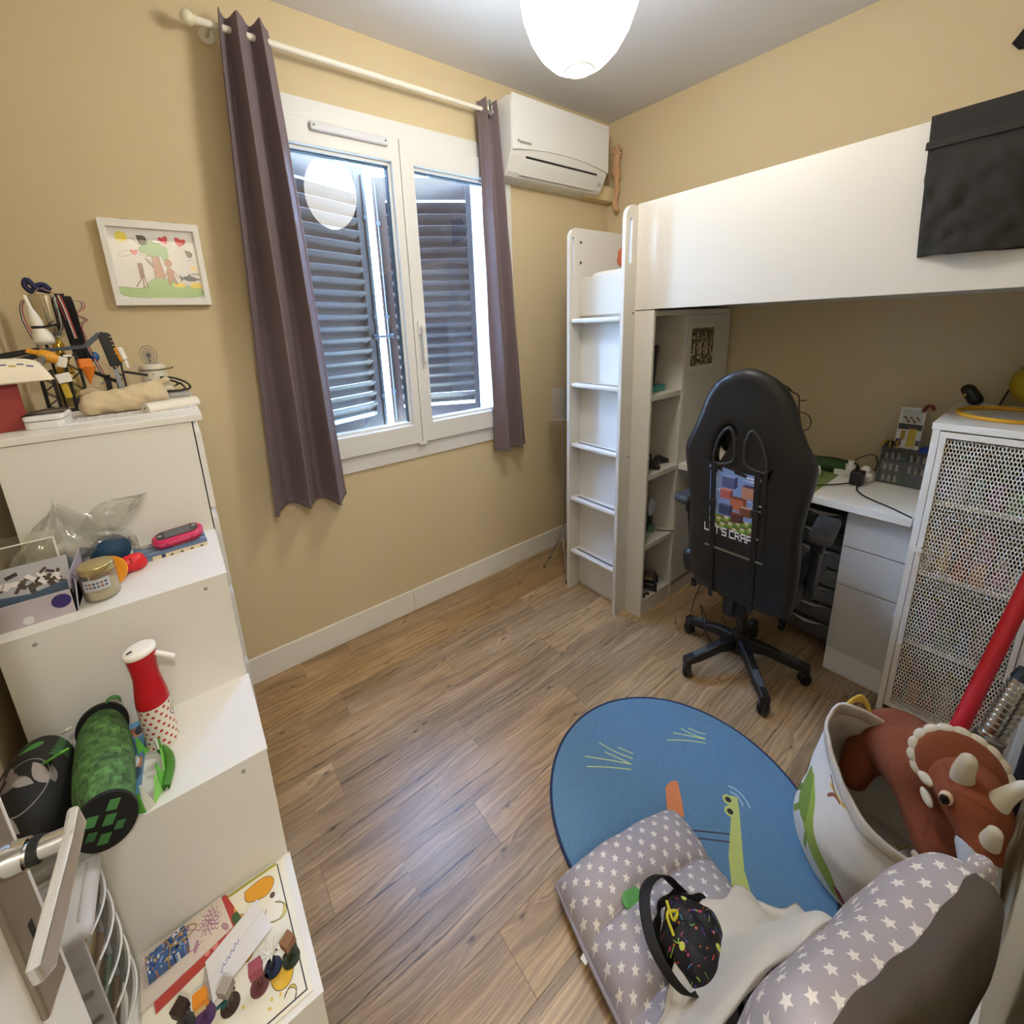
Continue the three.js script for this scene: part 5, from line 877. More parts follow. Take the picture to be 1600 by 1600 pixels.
{
  const t = on('plastic_bag', 'crumpled clear plastic bag of small pieces behind the acrylic case', 'plastic bag', -0.232, T1, -1.155);
  const film = new THREE.MeshPhysicalMaterial({ color: '#f3f3f0', roughness: 0.10, transmission: 0.88, thickness: 0, ior: 1.45, side: THREE.DoubleSide });
  const f = (R, H, sd) => (u, v) => { const a = u * Math.PI * 2, e = Math.sin(Math.PI * Math.min(0.985, v * 0.97 + 0.02)), n = 0.35 * noise(Math.cos(a) * 1.7 + sd, Math.sin(a) * 1.7, v * 3.2) + 0.22 * Math.abs(noise(Math.cos(a) * 4, Math.sin(a) * 4 + sd, v * 7)); return [Math.cos(a) * R * e * (0.85 + n), Math.max(0.001, H * v * (0.92 + 0.4 * noise(Math.cos(a) * 2, Math.sin(a) * 2, sd))), Math.sin(a) * R * 0.62 * e * (0.85 + n)]; };
  obj('film', skin(f(0.075, 0.14, 3), 44, 26), film, t);
  obj('tail', at(skin(f(0.03, 0.13, 8), 26, 20), [0.02, 0.085, 0.0], [0.1, 0, -1.15]), film, t);
  obj('tail', at(skin(f(0.03, 0.10, 5), 26, 20), [0.045, 0.085, 0.02], [0.5, 0, -2.5]), film, t);
  const bits = []; for (let i = 0; i < 12; i++) bits.push(at(new THREE.BoxGeometry(0.014 + hash(i, 2) * 0.014, 0.010, 0.012), [-0.045 + hash(i, 1) * 0.07, 0.008 + hash(i, 4) * 0.035, -0.02 + hash(i, 6) * 0.04], [hash(i, 7) * 3, hash(i, 8) * 3, 0]));
  obj('small_pieces', bits, std('#5b6d86', 0.6), t).userData.kind = 'stuff';
}
tag(obj('teal_ball', sph(0.0335, [-0.168, T1 + 0.0335, -1.150], [1, 1.02, 1], 28), std('#123a56', 0.7)), 'dark teal ball on the upper tread', 'ball');
{
  const t = on('red_toy', 'bright red plastic toy lump in front of the teal ball', 'toy', -0.148, T1, -1.085, { turn: 0.35 });
  obj('shell', blob([[-0.022, 0.014, 0, 0.022, 0.018, 0, 0.012, 0.016], [0.01, 0.026, 0, 0.026, 0.026, 0, 0.010, 0.008], [0.024, 0.010, 0, 0.030, 0.010, 0, 0.012, 0.010]], 36, 0.008, (d, x, y) => Math.max(d, 0.0005 - y)), std('#d51f26', 0.4), t);
  obj('seam', box(0.0012, 0.014, 0.010, [0.012, 0.027, 0.011]), std('#8d1218', 0.5), t);
}
tag(obj('orange_disc', at(cyl(0.030, 0.030, 0.004, [0, 0, 0], undefined, 40), [-0.165, T1 + 0.028, -1.052], [1.15, 0, 0.25]), std('#e8951f', 0.45)), 'thin orange plastic disc leaning behind the glass jar', 'disc');
{
  const t = on('glass_jar', 'small glass jar of sand with a gold lid on the upper tread', 'jar', -0.174, T1, -1.012);
  obj('glass', lathe([[0, 0.001], [0.022, 0.001], [0.0262, 0.006], [0.0268, 0.052], [0.024, 0.058], [0.0228, 0.058], [0.0252, 0.052], [0.0248, 0.007], [0.021, 0.003], [0, 0.003]], 36), M.clear, t);
  obj('sand', lathe([[0, 0.0035], [0.0212, 0.0035], [0.0244, 0.008], [0.0246, 0.030], [0, 0.037]], 32), std('#cdb78c', 0.95), t);
  obj('lid', lathe([[0, 0.0705], [0.024, 0.070], [0.0262, 0.067], [0.0265, 0.056], [0.025, 0.056], [0.024, 0.064], [0, 0.064]], 36), std('#c9b888', 0.3, { metalness: 0.85 }), t);
  obj('sticker', skin((u, v) => { const a = 0.9 + u * 1.5; return [Math.cos(a) * 0.0270, 0.026 + v * 0.022, Math.sin(a) * 0.0270]; }, 14, 2), printed(canvas(128, 64, (g) => { g.fillStyle = '#b9bcc2'; g.fillRect(0, 0, 128, 64); for (let i = 0; i < 12; i++) { g.fillStyle = ['#4a4f66', '#8b5a4a', '#666e78'][i % 3]; g.fillRect(12 + (i % 6) * 18, 16 + Math.floor(i / 6) * 20, 12, 12); } }), 0.7, { side: THREE.DoubleSide }), t);
}
{
  const t = on('puzzle_box', 'flat printed box lying under the pink game console', 'box', -0.069, T1, -1.150, { turn: 0.06 });
  const c = canvas(256, 128, (g) => { g.fillStyle = '#5f7796'; g.fillRect(0, 0, 256, 128); for (let i = 0; i < 20; i++) { g.fillStyle = ['#3d556f', '#8ea3b8', '#c7b08e'][i % 3]; g.fillRect(hash(i, 1) * 240, hash(i, 2) * 110, 40, 10); } });
  obj('lid', topPrint(box(0.132, 0.005, 0.068, [0, 0.0105, 0]), 0.132, 0.068), printed(c, 0.5), t);
  obj('spine', facePrint(box(0.1318, 0.008, 0.0678, [0, 0.004, 0]), 0.132, 0.02), printed(canvas(256, 32, (g) => { g.fillStyle = '#d8c7a4'; g.fillRect(0, 0, 256, 32); g.fillStyle = '#2c3454'; g.fillRect(90, 0, 14, 32); g.fillStyle = '#6b7d92'; g.fillRect(0, 0, 60, 32); g.fillStyle = '#4a4238'; for (let i = 0; i < 7; i++) g.fillRect(120 + i * 18, 10 + (i % 2) * 6, 11, 8); }), 0.6), t);
}
{
  const t = on('game_console', 'pink handheld game console with a dark screen', 'game console', -0.052, T1 + 0.0135, -1.152, { turn: 0.06 });
  const tilt = (g) => at(g, [0, 0.014, 0], [0.16, 0, 0.05]);
  obj('shell', tilt(uvm(poly(rrect(0.096, 0.052, 0.024), 0.021, 0.008).rotateX(-Math.PI / 2))), std('#c4285c', 0.3), t);
  obj('trim_band', tilt(uvm(poly(rrect(0.0965, 0.0525, 0.024), 0.003).rotateX(-Math.PI / 2).translate(0, 0.003, 0))), std('#e0627e', 0.35), t);
  obj('face', tilt(uvm(poly(rrect(0.078, 0.034, 0.014), 0.0014).rotateX(-Math.PI / 2).translate(0, 0.0108, 0))), std('#3b383c', 0.25), t);
  obj('screen', tilt(uvm(poly(rrect(0.048, 0.028, 0.002), 0.0012).rotateX(-Math.PI / 2).translate(0, 0.0112, 0))), std('#5a5d60', 0.12), t);
  obj('button', [tilt(cyl(0.004, 0.004, 0.003, [0.032, 0.0115, -0.004])), tilt(cyl(0.004, 0.004, 0.003, [-0.032, 0.0115, 0.002]))], std('#8d9094', 0.3), t);
  for (const x of [-0.024, 0.024]) obj('rivet', tilt(cyl(0.004, 0.004, 0.002, [x, 0, 0.0262], [Math.PI / 2, 0, 0])), std('#a81d4c', 0.4), t);
}
// ------------------------------------------------------------------ second tread
{
  const t = on('blue_book', 'flat blue book lying under the green pencil case', 'book', -0.198, T2, -0.842, { turn: -0.04 });
  obj('pages', box(0.082, 0.008, 0.196, [0, 0.0055, 0]), std('#cfcabc', 0.8), t);
  const c = canvas(256, 512, (g) => { g.fillStyle = '#5e93bd'; g.fillRect(0, 0, 256, 512); g.fillStyle = '#8d5f44'; g.fillRect(150, 40, 70, 50); for (let i = 0; i < 16; i++) { g.fillStyle = ['#dfe6ea', '#3a526c', '#b87a52', '#2d3340'][i % 4]; g.beginPath(); g.ellipse(170 + hash(i, 1) * 70, 60 + hash(i, 2) * 330, 10 + hash(i, 3) * 18, 10 + hash(i, 4) * 28, 0, 0, 7); g.fill(); } });
  obj('cover', [topPrint(box(0.086, 0.0016, 0.20, [0, 0.0103, 0]), 0.086, 0.20), box(0.086, 0.0016, 0.20, [0, 0.0008, 0])], printed(c, 0.45), t);
  obj('spine', box(0.0016, 0.011, 0.20, [0.0425, 0.0055, 0]), std('#4f86b0', 0.45), t);
}
{
  const t = on('green_pencil_case', 'round green pencil case patterned with pixels and a black end', 'pencil case', -0.192, T2 + 0.0125, -0.80, { turn: 0.10 });
  const R = 0.0365, RY = 0.047, L = 0.205;
  const px = pix(64, 64, (u, v, i, j) => { const n = hash(Math.floor(i / 2), Math.floor(j / 2)), q = hash(Math.floor(i / 5) + 9, Math.floor(j / 4)); const a = 0.62 + 0.30 * n + 0.25 * (q - 0.5); return [92 * a, 142 * a, 74 * a]; }); px.magFilter = THREE.NearestFilter;
  const m = new THREE.MeshStandardMaterial({ map: tex(px), roughness: 0.8 });
  obj('tube_cloth', skin((u, v) => { const a = u * Math.PI * 2, s = 1 + 0.03 * Math.sin(v * 9 + Math.cos(a) * 2) * noise(u * 4, v * 5), e = Math.pow(Math.sin(Math.PI * clamp(v, 0.02, 0.98)), 0.12); return [Math.cos(a) * R * s * e, RY + Math.sin(a) * RY * s * e, (0.5 - v) * L]; }, 48, 30, (u, v) => [u * 1.3, v]), m, t);
  obj('end_panel', at(cyl(R * 0.95, R * 0.95, 0.006, [0, 0, 0], [Math.PI / 2, 0, 0], 48), [0, RY, L / 2 - 0.002], [0, 0, 0], [1, RY / R, 1]), std('#121311', 0.8), t);
  obj('end_patch', [[-0.013, 0.017], [0.004, 0.005], [0.012, 0.025], [-0.006, -0.020]].map(([x, y]) => box(0.012, 0.015, 0.001, [x, RY + y - 0.003, L / 2 + 0.0018], [0, 0, -0.5])), std('#4c8a4a', 0.8), t);
  obj('end_patch', [[0.012, -0.012], [-0.017, -0.006]].map(([x, y]) => box(0.010, 0.012, 0.001, [x, RY + y - 0.003, L / 2 + 0.0018], [0, 0, -0.5])), std('#3c7440', 0.8), t);
  obj('back_panel', at(cyl(R * 0.95, R * 0.95, 0.006, [0, 0, 0], [Math.PI / 2, 0, 0], 48), [0, RY, -L / 2 + 0.002], [0, 0, 0], [1, RY / R, 1]), std('#121311', 0.8), t);
  obj('zip', skin((u, v) => { const a = 2.75 + u * 0.28; return [Math.cos(a) * R * 1.015, RY + Math.sin(a) * RY * 1.015, (0.42 - v * 0.84) * L]; }, 4, 60), printed(canvas(32, 256, (g) => { g.fillStyle = '#23231f'; g.fillRect(0, 0, 32, 256); g.fillStyle = '#a59f86'; for (let i = 0; i < 32; i++) g.fillRect(8 + (i % 2) * 4, i * 8, 12, 4); }), 0.6, { side: THREE.DoubleSide }), t);
  obj('loop', sheet((u, v) => { const a = u * Math.PI; return [0.020 + 0.010 * Math.cos(a), RY * 1.72 + 0.012 * Math.sin(a), -L / 2 + 0.004 - v * 0.008]; }, 16, 2, 0.002), std('#3f7d3c', 0.8), t);
}
{
  const t = on('black_pencil_case', 'black pencil case printed with grey shapes and green leaves', 'pencil case', -0.275, T2, -0.832, { turn: 0.08 });
  const c = canvas(512, 512, (g) => {
    g.fillStyle = '#171716'; g.fillRect(0, 0, 512, 512);
    const leaf = (x, y, l, a, col) => { g.save(); g.translate(x, y); g.rotate(a); g.fillStyle = col; g.beginPath(); g.moveTo(0, 0); g.quadraticCurveTo(l * 0.3, -l * 0.5, l, 0); g.quadraticCurveTo(l * 0.3, l * 0.35, 0, 0); g.fill(); g.restore(); };
    for (let i = 0; i < 13; i++) leaf(100 + hash(i, 1) * 320, 60 + hash(i, 2) * 180, 60 + hash(i, 3) * 70, hash(i, 5) * 6, i % 3 ? '#7c7370' : '#a39a95');
    g.strokeStyle = '#8f8d88'; g.lineWidth = 5; g.beginPath(); g.arc(270, 170, 110, 0, 7); g.stroke();
    for (let k = 0; k < 7; k++) { leaf(80 + k * 7, 430 - k * 22, 60, -0.2, '#3f6b3e'); leaf(80 + k * 7, 430 - k * 22, 46, 3.4, '#3f6b3e'); }
    leaf(200, 380, 110, -0.25, '#4a8a3f'); leaf(260, 420, 80, 0.2, '#2f5d34');
  });
  obj('shell', skin((u, v) => { const a = u * Math.PI * 2, e = Math.pow(Math.sin(Math.PI * clamp(v, 0.012, 0.988)), 0.30); return [Math.cos(a) * 0.047 * e, 0.040 + Math.sin(a) * (Math.sin(a) > 0 ? 0.062 : 0.039) * e, (0.5 - v) * 0.195]; }, 44, 30, (u, v) => [u * 2, 1 - v]), printed(c, 0.7), t);
  obj('zip_pull', box(0.013, 0.052, 0.004, [0.028, 0.100, 0.012], [0.9, 0.2, -0.6], 0.002), std('#5ca83c', 0.5), t, 'bright green zip pull');
  obj('slider', box(0.010, 0.014, 0.004, [0.044, 0.112, -0.022], [0.9, 0.2, -0.6], 0.002), std('#c9c2b4', 0.3), t);
}
{
  const t = on('folded_paper_ring', 'folded green and white paper ring of pointed facets beside the green pencil case', 'paper toy', -0.150, T2, -0.800);
  const cols = ['#6cc24a', '#8fd46a', '#d9e0d2', '#5bab3e', '#79c955'].map((c) => std(c, 0.6));
  const N = 9, P = (k, y) => { const a = -2.0 + k * 4.0 / N; return [Math.cos(a) * 0.026, y, Math.sin(a) * 0.062]; };
  for (let k = 0; k < N; k++) {
    const g = new THREE.BufferGeometry(), a = P(k, 0.002), b = P(k + 1, 0.002), c2 = P(k + 0.5 + (k % 2 ? 0.3 : -0.3), 0.042 + 0.012 * (k % 2)), o = 0.0012, q = [];
    for (const s of [o, -o]) for (const p of [a, b, c2]) q.push(p[0] + s, p[1], p[2]);
    g.setAttribute('position', new THREE.Float32BufferAttribute(q, 3)); g.setIndex([0, 1, 2, 3, 5, 4, 0, 3, 1, 1, 3, 4, 1, 4, 2, 2, 4, 5, 2, 5, 0, 0, 5, 3]);
    const gg = g.toNonIndexed(); gg.computeVertexNormals(); obj('facet', J([gg]), cols[k % 5], t);
  }
  obj('sequin_band', tube([[0.020, 0.006, -0.050], [0.031, 0.010, -0.020], [0.033, 0.010, 0.010], [0.026, 0.006, 0.040]], 0.007, 30), std('#4d8a2e', 0.5, { bumpMap: grain(30), bumpScale: 0.0004 }), t);
}
tag(obj('coral_ruler', at(uvm(new RoundedBoxGeometry(0.006, 0.003, 0.052, 2, 0.001)), [-0.162, T2 + 0.0015 + 0.0005, -0.915], [0, -0.1, 0]), std('#d96a4c', 0.5)), 'short coral red strip beside the spray bottle foot', 'strip');
{
  const t = on('spray_bottle', 'spray bottle with a red neck, white cap and red dots', 'spray bottle', -0.127, T2, -0.872);
  const c = canvas(768, 434, (g, W, Hh) => { g.fillStyle = '#e6e0d2'; g.fillRect(0, 0, W, Hh); g.fillStyle = '#b8283a'; for (let i = 0; i < 13; i++) for (let j = 0; j < 8; j++) { g.beginPath(); g.arc(20 + i * 59 + (j % 2) * 29, 30 + j * 53, 13, 0, 7); g.fill(); } g.fillStyle = '#e6e0d2'; g.beginPath(); g.ellipse(170, 130, 50, 62, 0, 0, 7); g.fill(); g.strokeStyle = '#2d4a7c'; g.lineWidth = 9; g.beginPath(); g.ellipse(170, 130, 42, 52, 0, 0, 7); g.stroke(); g.fillStyle = '#caa27a'; g.fillRect(152, 104, 34, 30); g.fillStyle = '#2d4a7c'; g.fillRect(160, 138, 24, 26); });
  obj('body', new THREE.CylinderGeometry(0.0240, 0.0240, 0.0855, 40, 1, true).translate(0, 0.04575, 0), printed(c, 0.35, { side: THREE.DoubleSide }), t);
  obj('base', lathe([[0, 0.0], [0.0215, 0.0], [0.0240, 0.0031]], 40), std('#dcd6c8', 0.4), t);
  obj('neck', lathe([[0.0232, 0.0885], [0.0238, 0.090], [0.0232, 0.104], [0.0205, 0.125], [0.0185, 0.142], [0.0188, 0.158], [0.0205, 0.176], [0.0222, 0.190]], 40), std('#bb1522', 0.3), t);
  obj('cap', at(lathe([[0.0222, -0.003], [0.0228, 0.0], [0.0222, 0.004], [0.018, 0.0075], [0, 0.0085]], 40), [0, 0.192, 0], [0, 0, 0.10], [1.04, 1, 1]), std('#efece4', 0.3), t);
  obj('trigger', at(uvm(new RoundedBoxGeometry(0.034, 0.007, 0.010, 3, 0.003)), [0.032, 0.172, 0.006], [0, 0.1, -0.75]), std('#efece4', 0.3), t);
  obj('monogram', at(box(0.008, 0.0006, 0.004, [0, 0, 0]), [-0.012, 0.2002, 0.008], [0, 0.4, 0.12]), std('#4a4742', 0.5), t);
}
// ------------------------------------------------------------------ third tread
{
  const t = on('mini_drawers', 'small white plastic drawer tower with frosted drawers behind the door handle', 'drawer tower', -0.260, T3, -0.668);
  const W = 0.106, D = 0.10, Hh = 0.252, white = std('#c9c9d2', 0.4), fr = new THREE.MeshPhysicalMaterial({ color: '#d8dad6', roughness: 0.35, transmission: 0.55, thickness: 0, ior: 1.45 });
  obj('lid', uvm(new RoundedBoxGeometry(W + 0.008, 0.020, D + 0.006, 4, 0.009).translate(0.002, Hh - 0.010, 0)), std('#d9d9de', 0.35), t);
  obj('lid_ridge', [bx(W / 2 - 0.008, W / 2 - 0.005, Hh - 0.001, Hh + 0.002, -D / 2 + 0.012, D / 2 - 0.012, 0.001), bx(-W / 2 + 0.008, W / 2 - 0.005, Hh - 0.001, Hh + 0.0016, -D / 2 + 0.010, -D / 2 + 0.013, 0.001)], std('#bfc0c4', 0.35), t);
  obj('side_frame', [bx(W / 2 - 0.030, W / 2 - 0.004, 0, Hh - 0.015, D / 2 - 0.004, D / 2, 0.001), bx(-W / 2, -W / 2 + 0.022, 0, Hh - 0.015, D / 2 - 0.004, D / 2, 0.001), ...[0, 1, 2, 3, 4].map((k) => bx(-W / 2, W / 2 - 0.01, k * 0.047, k * 0.047 + 0.012, D / 2 - 0.004, D / 2, 0.001))], white, t);
  obj('side_frame', bx(-W / 2, W / 2 - 0.01, 0, Hh - 0.015, -D / 2, -D / 2 + 0.003), white, t);
  for (let k = 0; k < 5; k++) {
    const y = 0.004 + k * 0.0465;
    const dr = obj('drawer', skin((u, v) => { const a = (u - 0.5) * 2, e = Math.cos(a * 1.15); return [W / 2 - 0.008 + 0.014 * e - 0.012 * (1 - v), y + 0.002 + v * 0.036, a * (D / 2 - 0.005)]; }, 20, 6), new THREE.MeshPhysicalMaterial({ color: '#cfd3cf', roughness: 0.35, transmission: 0.5, thickness: 0, ior: 1.45, side: THREE.DoubleSide }), t);
    obj('drawer_lip', tube(Array.from({ length: 13 }, (_, i) => { const a = (i / 12 - 0.5) * 2; return [W / 2 - 0.006 + 0.016 * Math.cos(a * 1.15), y + 0.040 - 0.004 * Math.cos(a * 1.4), a * (D / 2 - 0.005)]; }), 0.0016, 24), std('#dfe1e2', 0.3), dr);
    obj('drawer_contents', bx(-W / 2 + 0.008, W / 2 - 0.014, y + 0.003, y + 0.026, -D / 2 + 0.008, D / 2 - 0.008, 0.004), std(['#6a5a48', '#5c6a5a', '#7a6350', '#a08c6a', '#8a7a5c'][k], 0.8), dr);
  }
}
tag(obj('blue_button', cyl(0.009, 0.009, 0.004, [-0.243, T3 + 0.2545, -0.690], undefined, 24), std('#1d3f9c', 0.35)), 'round blue button on the plastic drawer tower', 'button');
{
  const t = on('gold_brooch', 'gold flower brooch on the plastic drawer tower', 'brooch', -0.236, T3 + 0.253, -0.652);
  for (let k = 0; k < 5; k++) obj('petal', at(new THREE.SphereGeometry(0.005, 10, 8).scale(1, 0.35, 0.7), [Math.cos(k * 1.257) * 0.0055, 0.002, Math.sin(k * 1.257) * 0.0055], [0, -k * 1.257, 0.3]), std('#9c7a2a', 0.3, { metalness: 0.8 }), t);
  obj('centre', sph(0.003, [0, 0.004, 0]), std('#c9a444', 0.25, { metalness: 0.9 }), t);
}
{
  const c = canvas(1024, 900, (g, W, Hh) => {
    g.fillStyle = '#e9e4d2'; g.fillRect(0, 0, W, Hh);
    g.strokeStyle = '#3c3a38'; g.lineWidth = 9; g.beginPath(); g.moveTo(968, 20); g.lineTo(985, 875); g.lineTo(30, 880); g.stroke();
    g.fillStyle = '#a9a33c'; g.fillRect(0, 0, 960, 22);
    const sp = (pts, f) => { g.beginPath(); g.moveTo(...pts[0]); for (let i = 1; i < pts.length; i++) { const q = pts[i], n = pts[(i + 1) % pts.length]; g.quadraticCurveTo(q[0], q[1], (q[0] + n[0]) / 2, (q[1] + n[1]) / 2); } g.closePath(); g.fillStyle = f; g.fill(); g.strokeStyle = '#4a3a22'; g.lineWidth = 4; g.stroke(); };
    // plain orange and yellow shapes, sun and moons
    sp([[700, 60], [800, 40], [900, 60], [930, 130], [860, 190], [760, 170], [690, 130]], '#e2a02c'); sp([[560, 200], [640, 170], [690, 220], [640, 290], [570, 280]], '#e8b33a'); sp([[470, 120], [540, 110], [560, 180], [500, 210]], '#c98f2e');
    sp([[770, 640], [880, 600], [950, 680], [900, 790], [790, 770]], '#e5b73c'); sp([[620, 420], [690, 400], [700, 480], [640, 500]], '#e2a83a'); sp([[120, 640], [220, 620], [250, 700], [170, 750], [110, 710]], '#e0a336');
    g.fillStyle = '#e3cf5a'; for (let k = 0; k < 10; k++) { g.save(); g.translate(760, 300); g.rotate(k * 0.628); g.beginPath(); g.moveTo(-12, 20); g.lineTo(0, 52); g.lineTo(12, 20); g.fill(); g.restore(); } g.beginPath(); g.arc(760, 300, 28, 0, 7); g.fill();
    const moon = (x, y, r, a) => { g.save(); g.translate(x, y); g.rotate(a); g.beginPath(); g.arc(0, 0, r, -1.9, 1.9); g.arc(r * 0.5, 0, r * 0.82, 1.7, -1.7, true); g.closePath(); g.fillStyle = '#e6d36a'; g.fill(); g.strokeStyle = '#4a3a22'; g.lineWidth = 4; g.stroke(); g.restore(); };
    moon(890, 330, 62, 0.5); moon(880, 840, 40, -0.9); g.fillStyle = '#5a4a3a'; g.beginPath(); g.arc(890, 210, 20, 0, 7); g.fill();
    for (let i = 0; i < 6; i++) { g.fillStyle = '#dfc050'; g.beginPath(); g.ellipse(560 + hash(i, 1) * 330, 560 + hash(i, 2) * 300, 12, 8, hash(i, 3) * 3, 0, 7); g.fill(); }
  });
  const t = on('play_board', 'white cartoon play board with sun and moons on the lowest tread', 'board', -0.094, T3, -0.628);
  obj('board', topPrint(box(0.208, 0.004, 0.208, [0, 0.002, 0], undefined, 0.001), 0.208, 0.208), printed(c, 0.45), t);
}
const flat = (name, label, cat, pts, y, th, m) => { const s = new THREE.Shape(pts.map(([x, z]) => new THREE.Vector2(x, -z))), g = poly(s, th).rotateX(-Math.PI / 2).translate(0, y + th / 2, 0), p = g.attributes.position, uv = new Float32Array(p.count * 2); const [a, b, , d] = pts, ux = [b[0] - a[0], b[1] - a[1]], vx = [d[0] - a[0], d[1] - a[1]], D = ux[0] * vx[1] - ux[1] * vx[0]; for (let i = 0; i < p.count; i++) { const X = p.getX(i) - a[0], Z = p.getZ(i) - a[1]; uv[i * 2] = (X * vx[1] - Z * vx[0]) / D; uv[i * 2 + 1] = (ux[0] * Z - ux[1] * X) / D; } g.setAttribute('uv', new THREE.BufferAttribute(uv, 2)); return tag(obj(name, g, m), label, cat); };
flat('red_folder', 'red patterned folder under the flower wallet', 'folder', [[-0.180, -0.640], [-0.060, -0.668], [-0.083, -0.734], [-0.196, -0.728]], T3 + 0.0045, 0.002, printed(canvas(256, 128, (g) => { g.fillStyle = '#b4433c'; g.fillRect(0, 0, 256, 128); for (let i = 0; i < 18; i++) { g.fillStyle = ['#d9a24a', '#44603a', '#e28a86'][i % 3]; g.beginPath(); g.arc(hash(i, 1) * 256, hash(i, 2) * 128, 7 + hash(i, 3) * 8, 0, 7); g.fill(); } }), 0.5));
flat('flower_wallet', 'cream wallet with magenta line-drawn flowers', 'wallet', [[-0.197, -0.652], [-0.078, -0.676], [-0.090, -0.735], [-0.201, -0.728]], T3 + 0.0067, 0.002, printed(canvas(512, 256, (g) => {
  g.fillStyle = '#d6c8bc'; g.fillRect(0, 0, 512, 256); g.strokeStyle = '#8a4a72'; g.lineWidth = 3;
  const fl = (x, y, r) => { for (let k = 0; k < 26; k++) { const a = k * 2.4, q = r * Math.sqrt(k / 26); g.beginPath(); g.ellipse(x + Math.cos(a) * q, y + Math.sin(a) * q, r * 0.24, r * 0.15, a, 0, 5); g.stroke(); } };
  fl(395, 130, 62); fl(60, 60, 32); fl(190, 100, 40); g.beginPath(); g.moveTo(100, 80); g.quadraticCurveTo(240, 30, 330, 130); g.stroke(); g.beginPath(); g.moveTo(180, 140); g.quadraticCurveTo(260, 210, 340, 190); g.stroke();
  for (const [x, y, a] of [[250, 60, 0.5], [300, 190, 2], [470, 220, 1]]) { g.fillStyle = 'rgba(150,90,130,0.5)'; g.beginPath(); g.ellipse(x, y, 26, 11, a, 0, 7); g.fill(); g.stroke(); }
}), 0.6));
flat('envelope', 'grey open envelope half under the white letter', 'envelope', [[-0.133, -0.592], [-0.040, -0.640], [-0.028, -0.668], [-0.120, -0.650]], T3 + 0.0045, 0.0008, std('#c2b8b2', 0.7));
flat('letter', 'white letter with a blue pen scribble', 'paper', [[-0.112, -0.598], [-0.026, -0.634], [-0.040, -0.690], [-0.118, -0.655]], T3 + 0.0092, 0.0007, printed(canvas(256, 256, (g) => { g.fillStyle = '#e0dfe2'; g.fillRect(0, 0, 256, 256); g.strokeStyle = '#5d6cae'; g.lineWidth = 3; g.beginPath(); g.moveTo(40, 150); for (let k = 0; k < 18; k++) g.lineTo(44 + k * 5, 150 - k * 3 + 13 * Math.sin(k * 1.7)); g.stroke(); g.strokeStyle = '#bcbac2'; g.beginPath(); g.moveTo(0, 130); g.lineTo(256, 90); g.stroke(); }), 0.75));
{
  const t = on('tile_stack', 'stack of blue painted tiles tied with gold cord', 'tiles', -0.164, T3 + 0.0088, -0.699, { turn: 0.12 });
  const c = canvas(256, 160, (g) => { g.fillStyle = '#3f5f96'; g.fillRect(0, 0, 256, 160); for (let i = 0; i < 90; i++) { g.fillStyle = ['#dfe3e6', '#1f2f5c', '#c4a04e', '#7fa0cf', '#a86a52'][i % 5]; g.beginPath(); g.ellipse(hash(i, 1) * 256, hash(i, 2) * 160, 4 + hash(i, 3) * 12, 3 + hash(i, 4) * 6, hash(i, 6) * 3, 0, 7); g.fill(); } });
  for (let k = 0; k < 3; k++) obj('tile', topPrint(box(0.052, 0.004, 0.034, [0, 0.002 + k * 0.0043, 0], [0, (k - 1) * 0.03, 0]), 0.052, 0.034), printed(c, 0.25), t);
  obj('cord', [tube([[0.0, 0.0, 0.018], [0.0, 0.014, 0.017], [0.004, 0.0145, 0], [0.0, 0.014, -0.017], [0, 0, -0.018]], 0.0009, 30), tube([[0.004, 0.0145, 0], [0.026, 0.017, 0.006], [0.040, 0.012, -0.004], [0.026, 0.017, -0.010], [0.004, 0.0145, 0]], 0.0009, 40)], std('#a58a4a', 0.4), t);
}
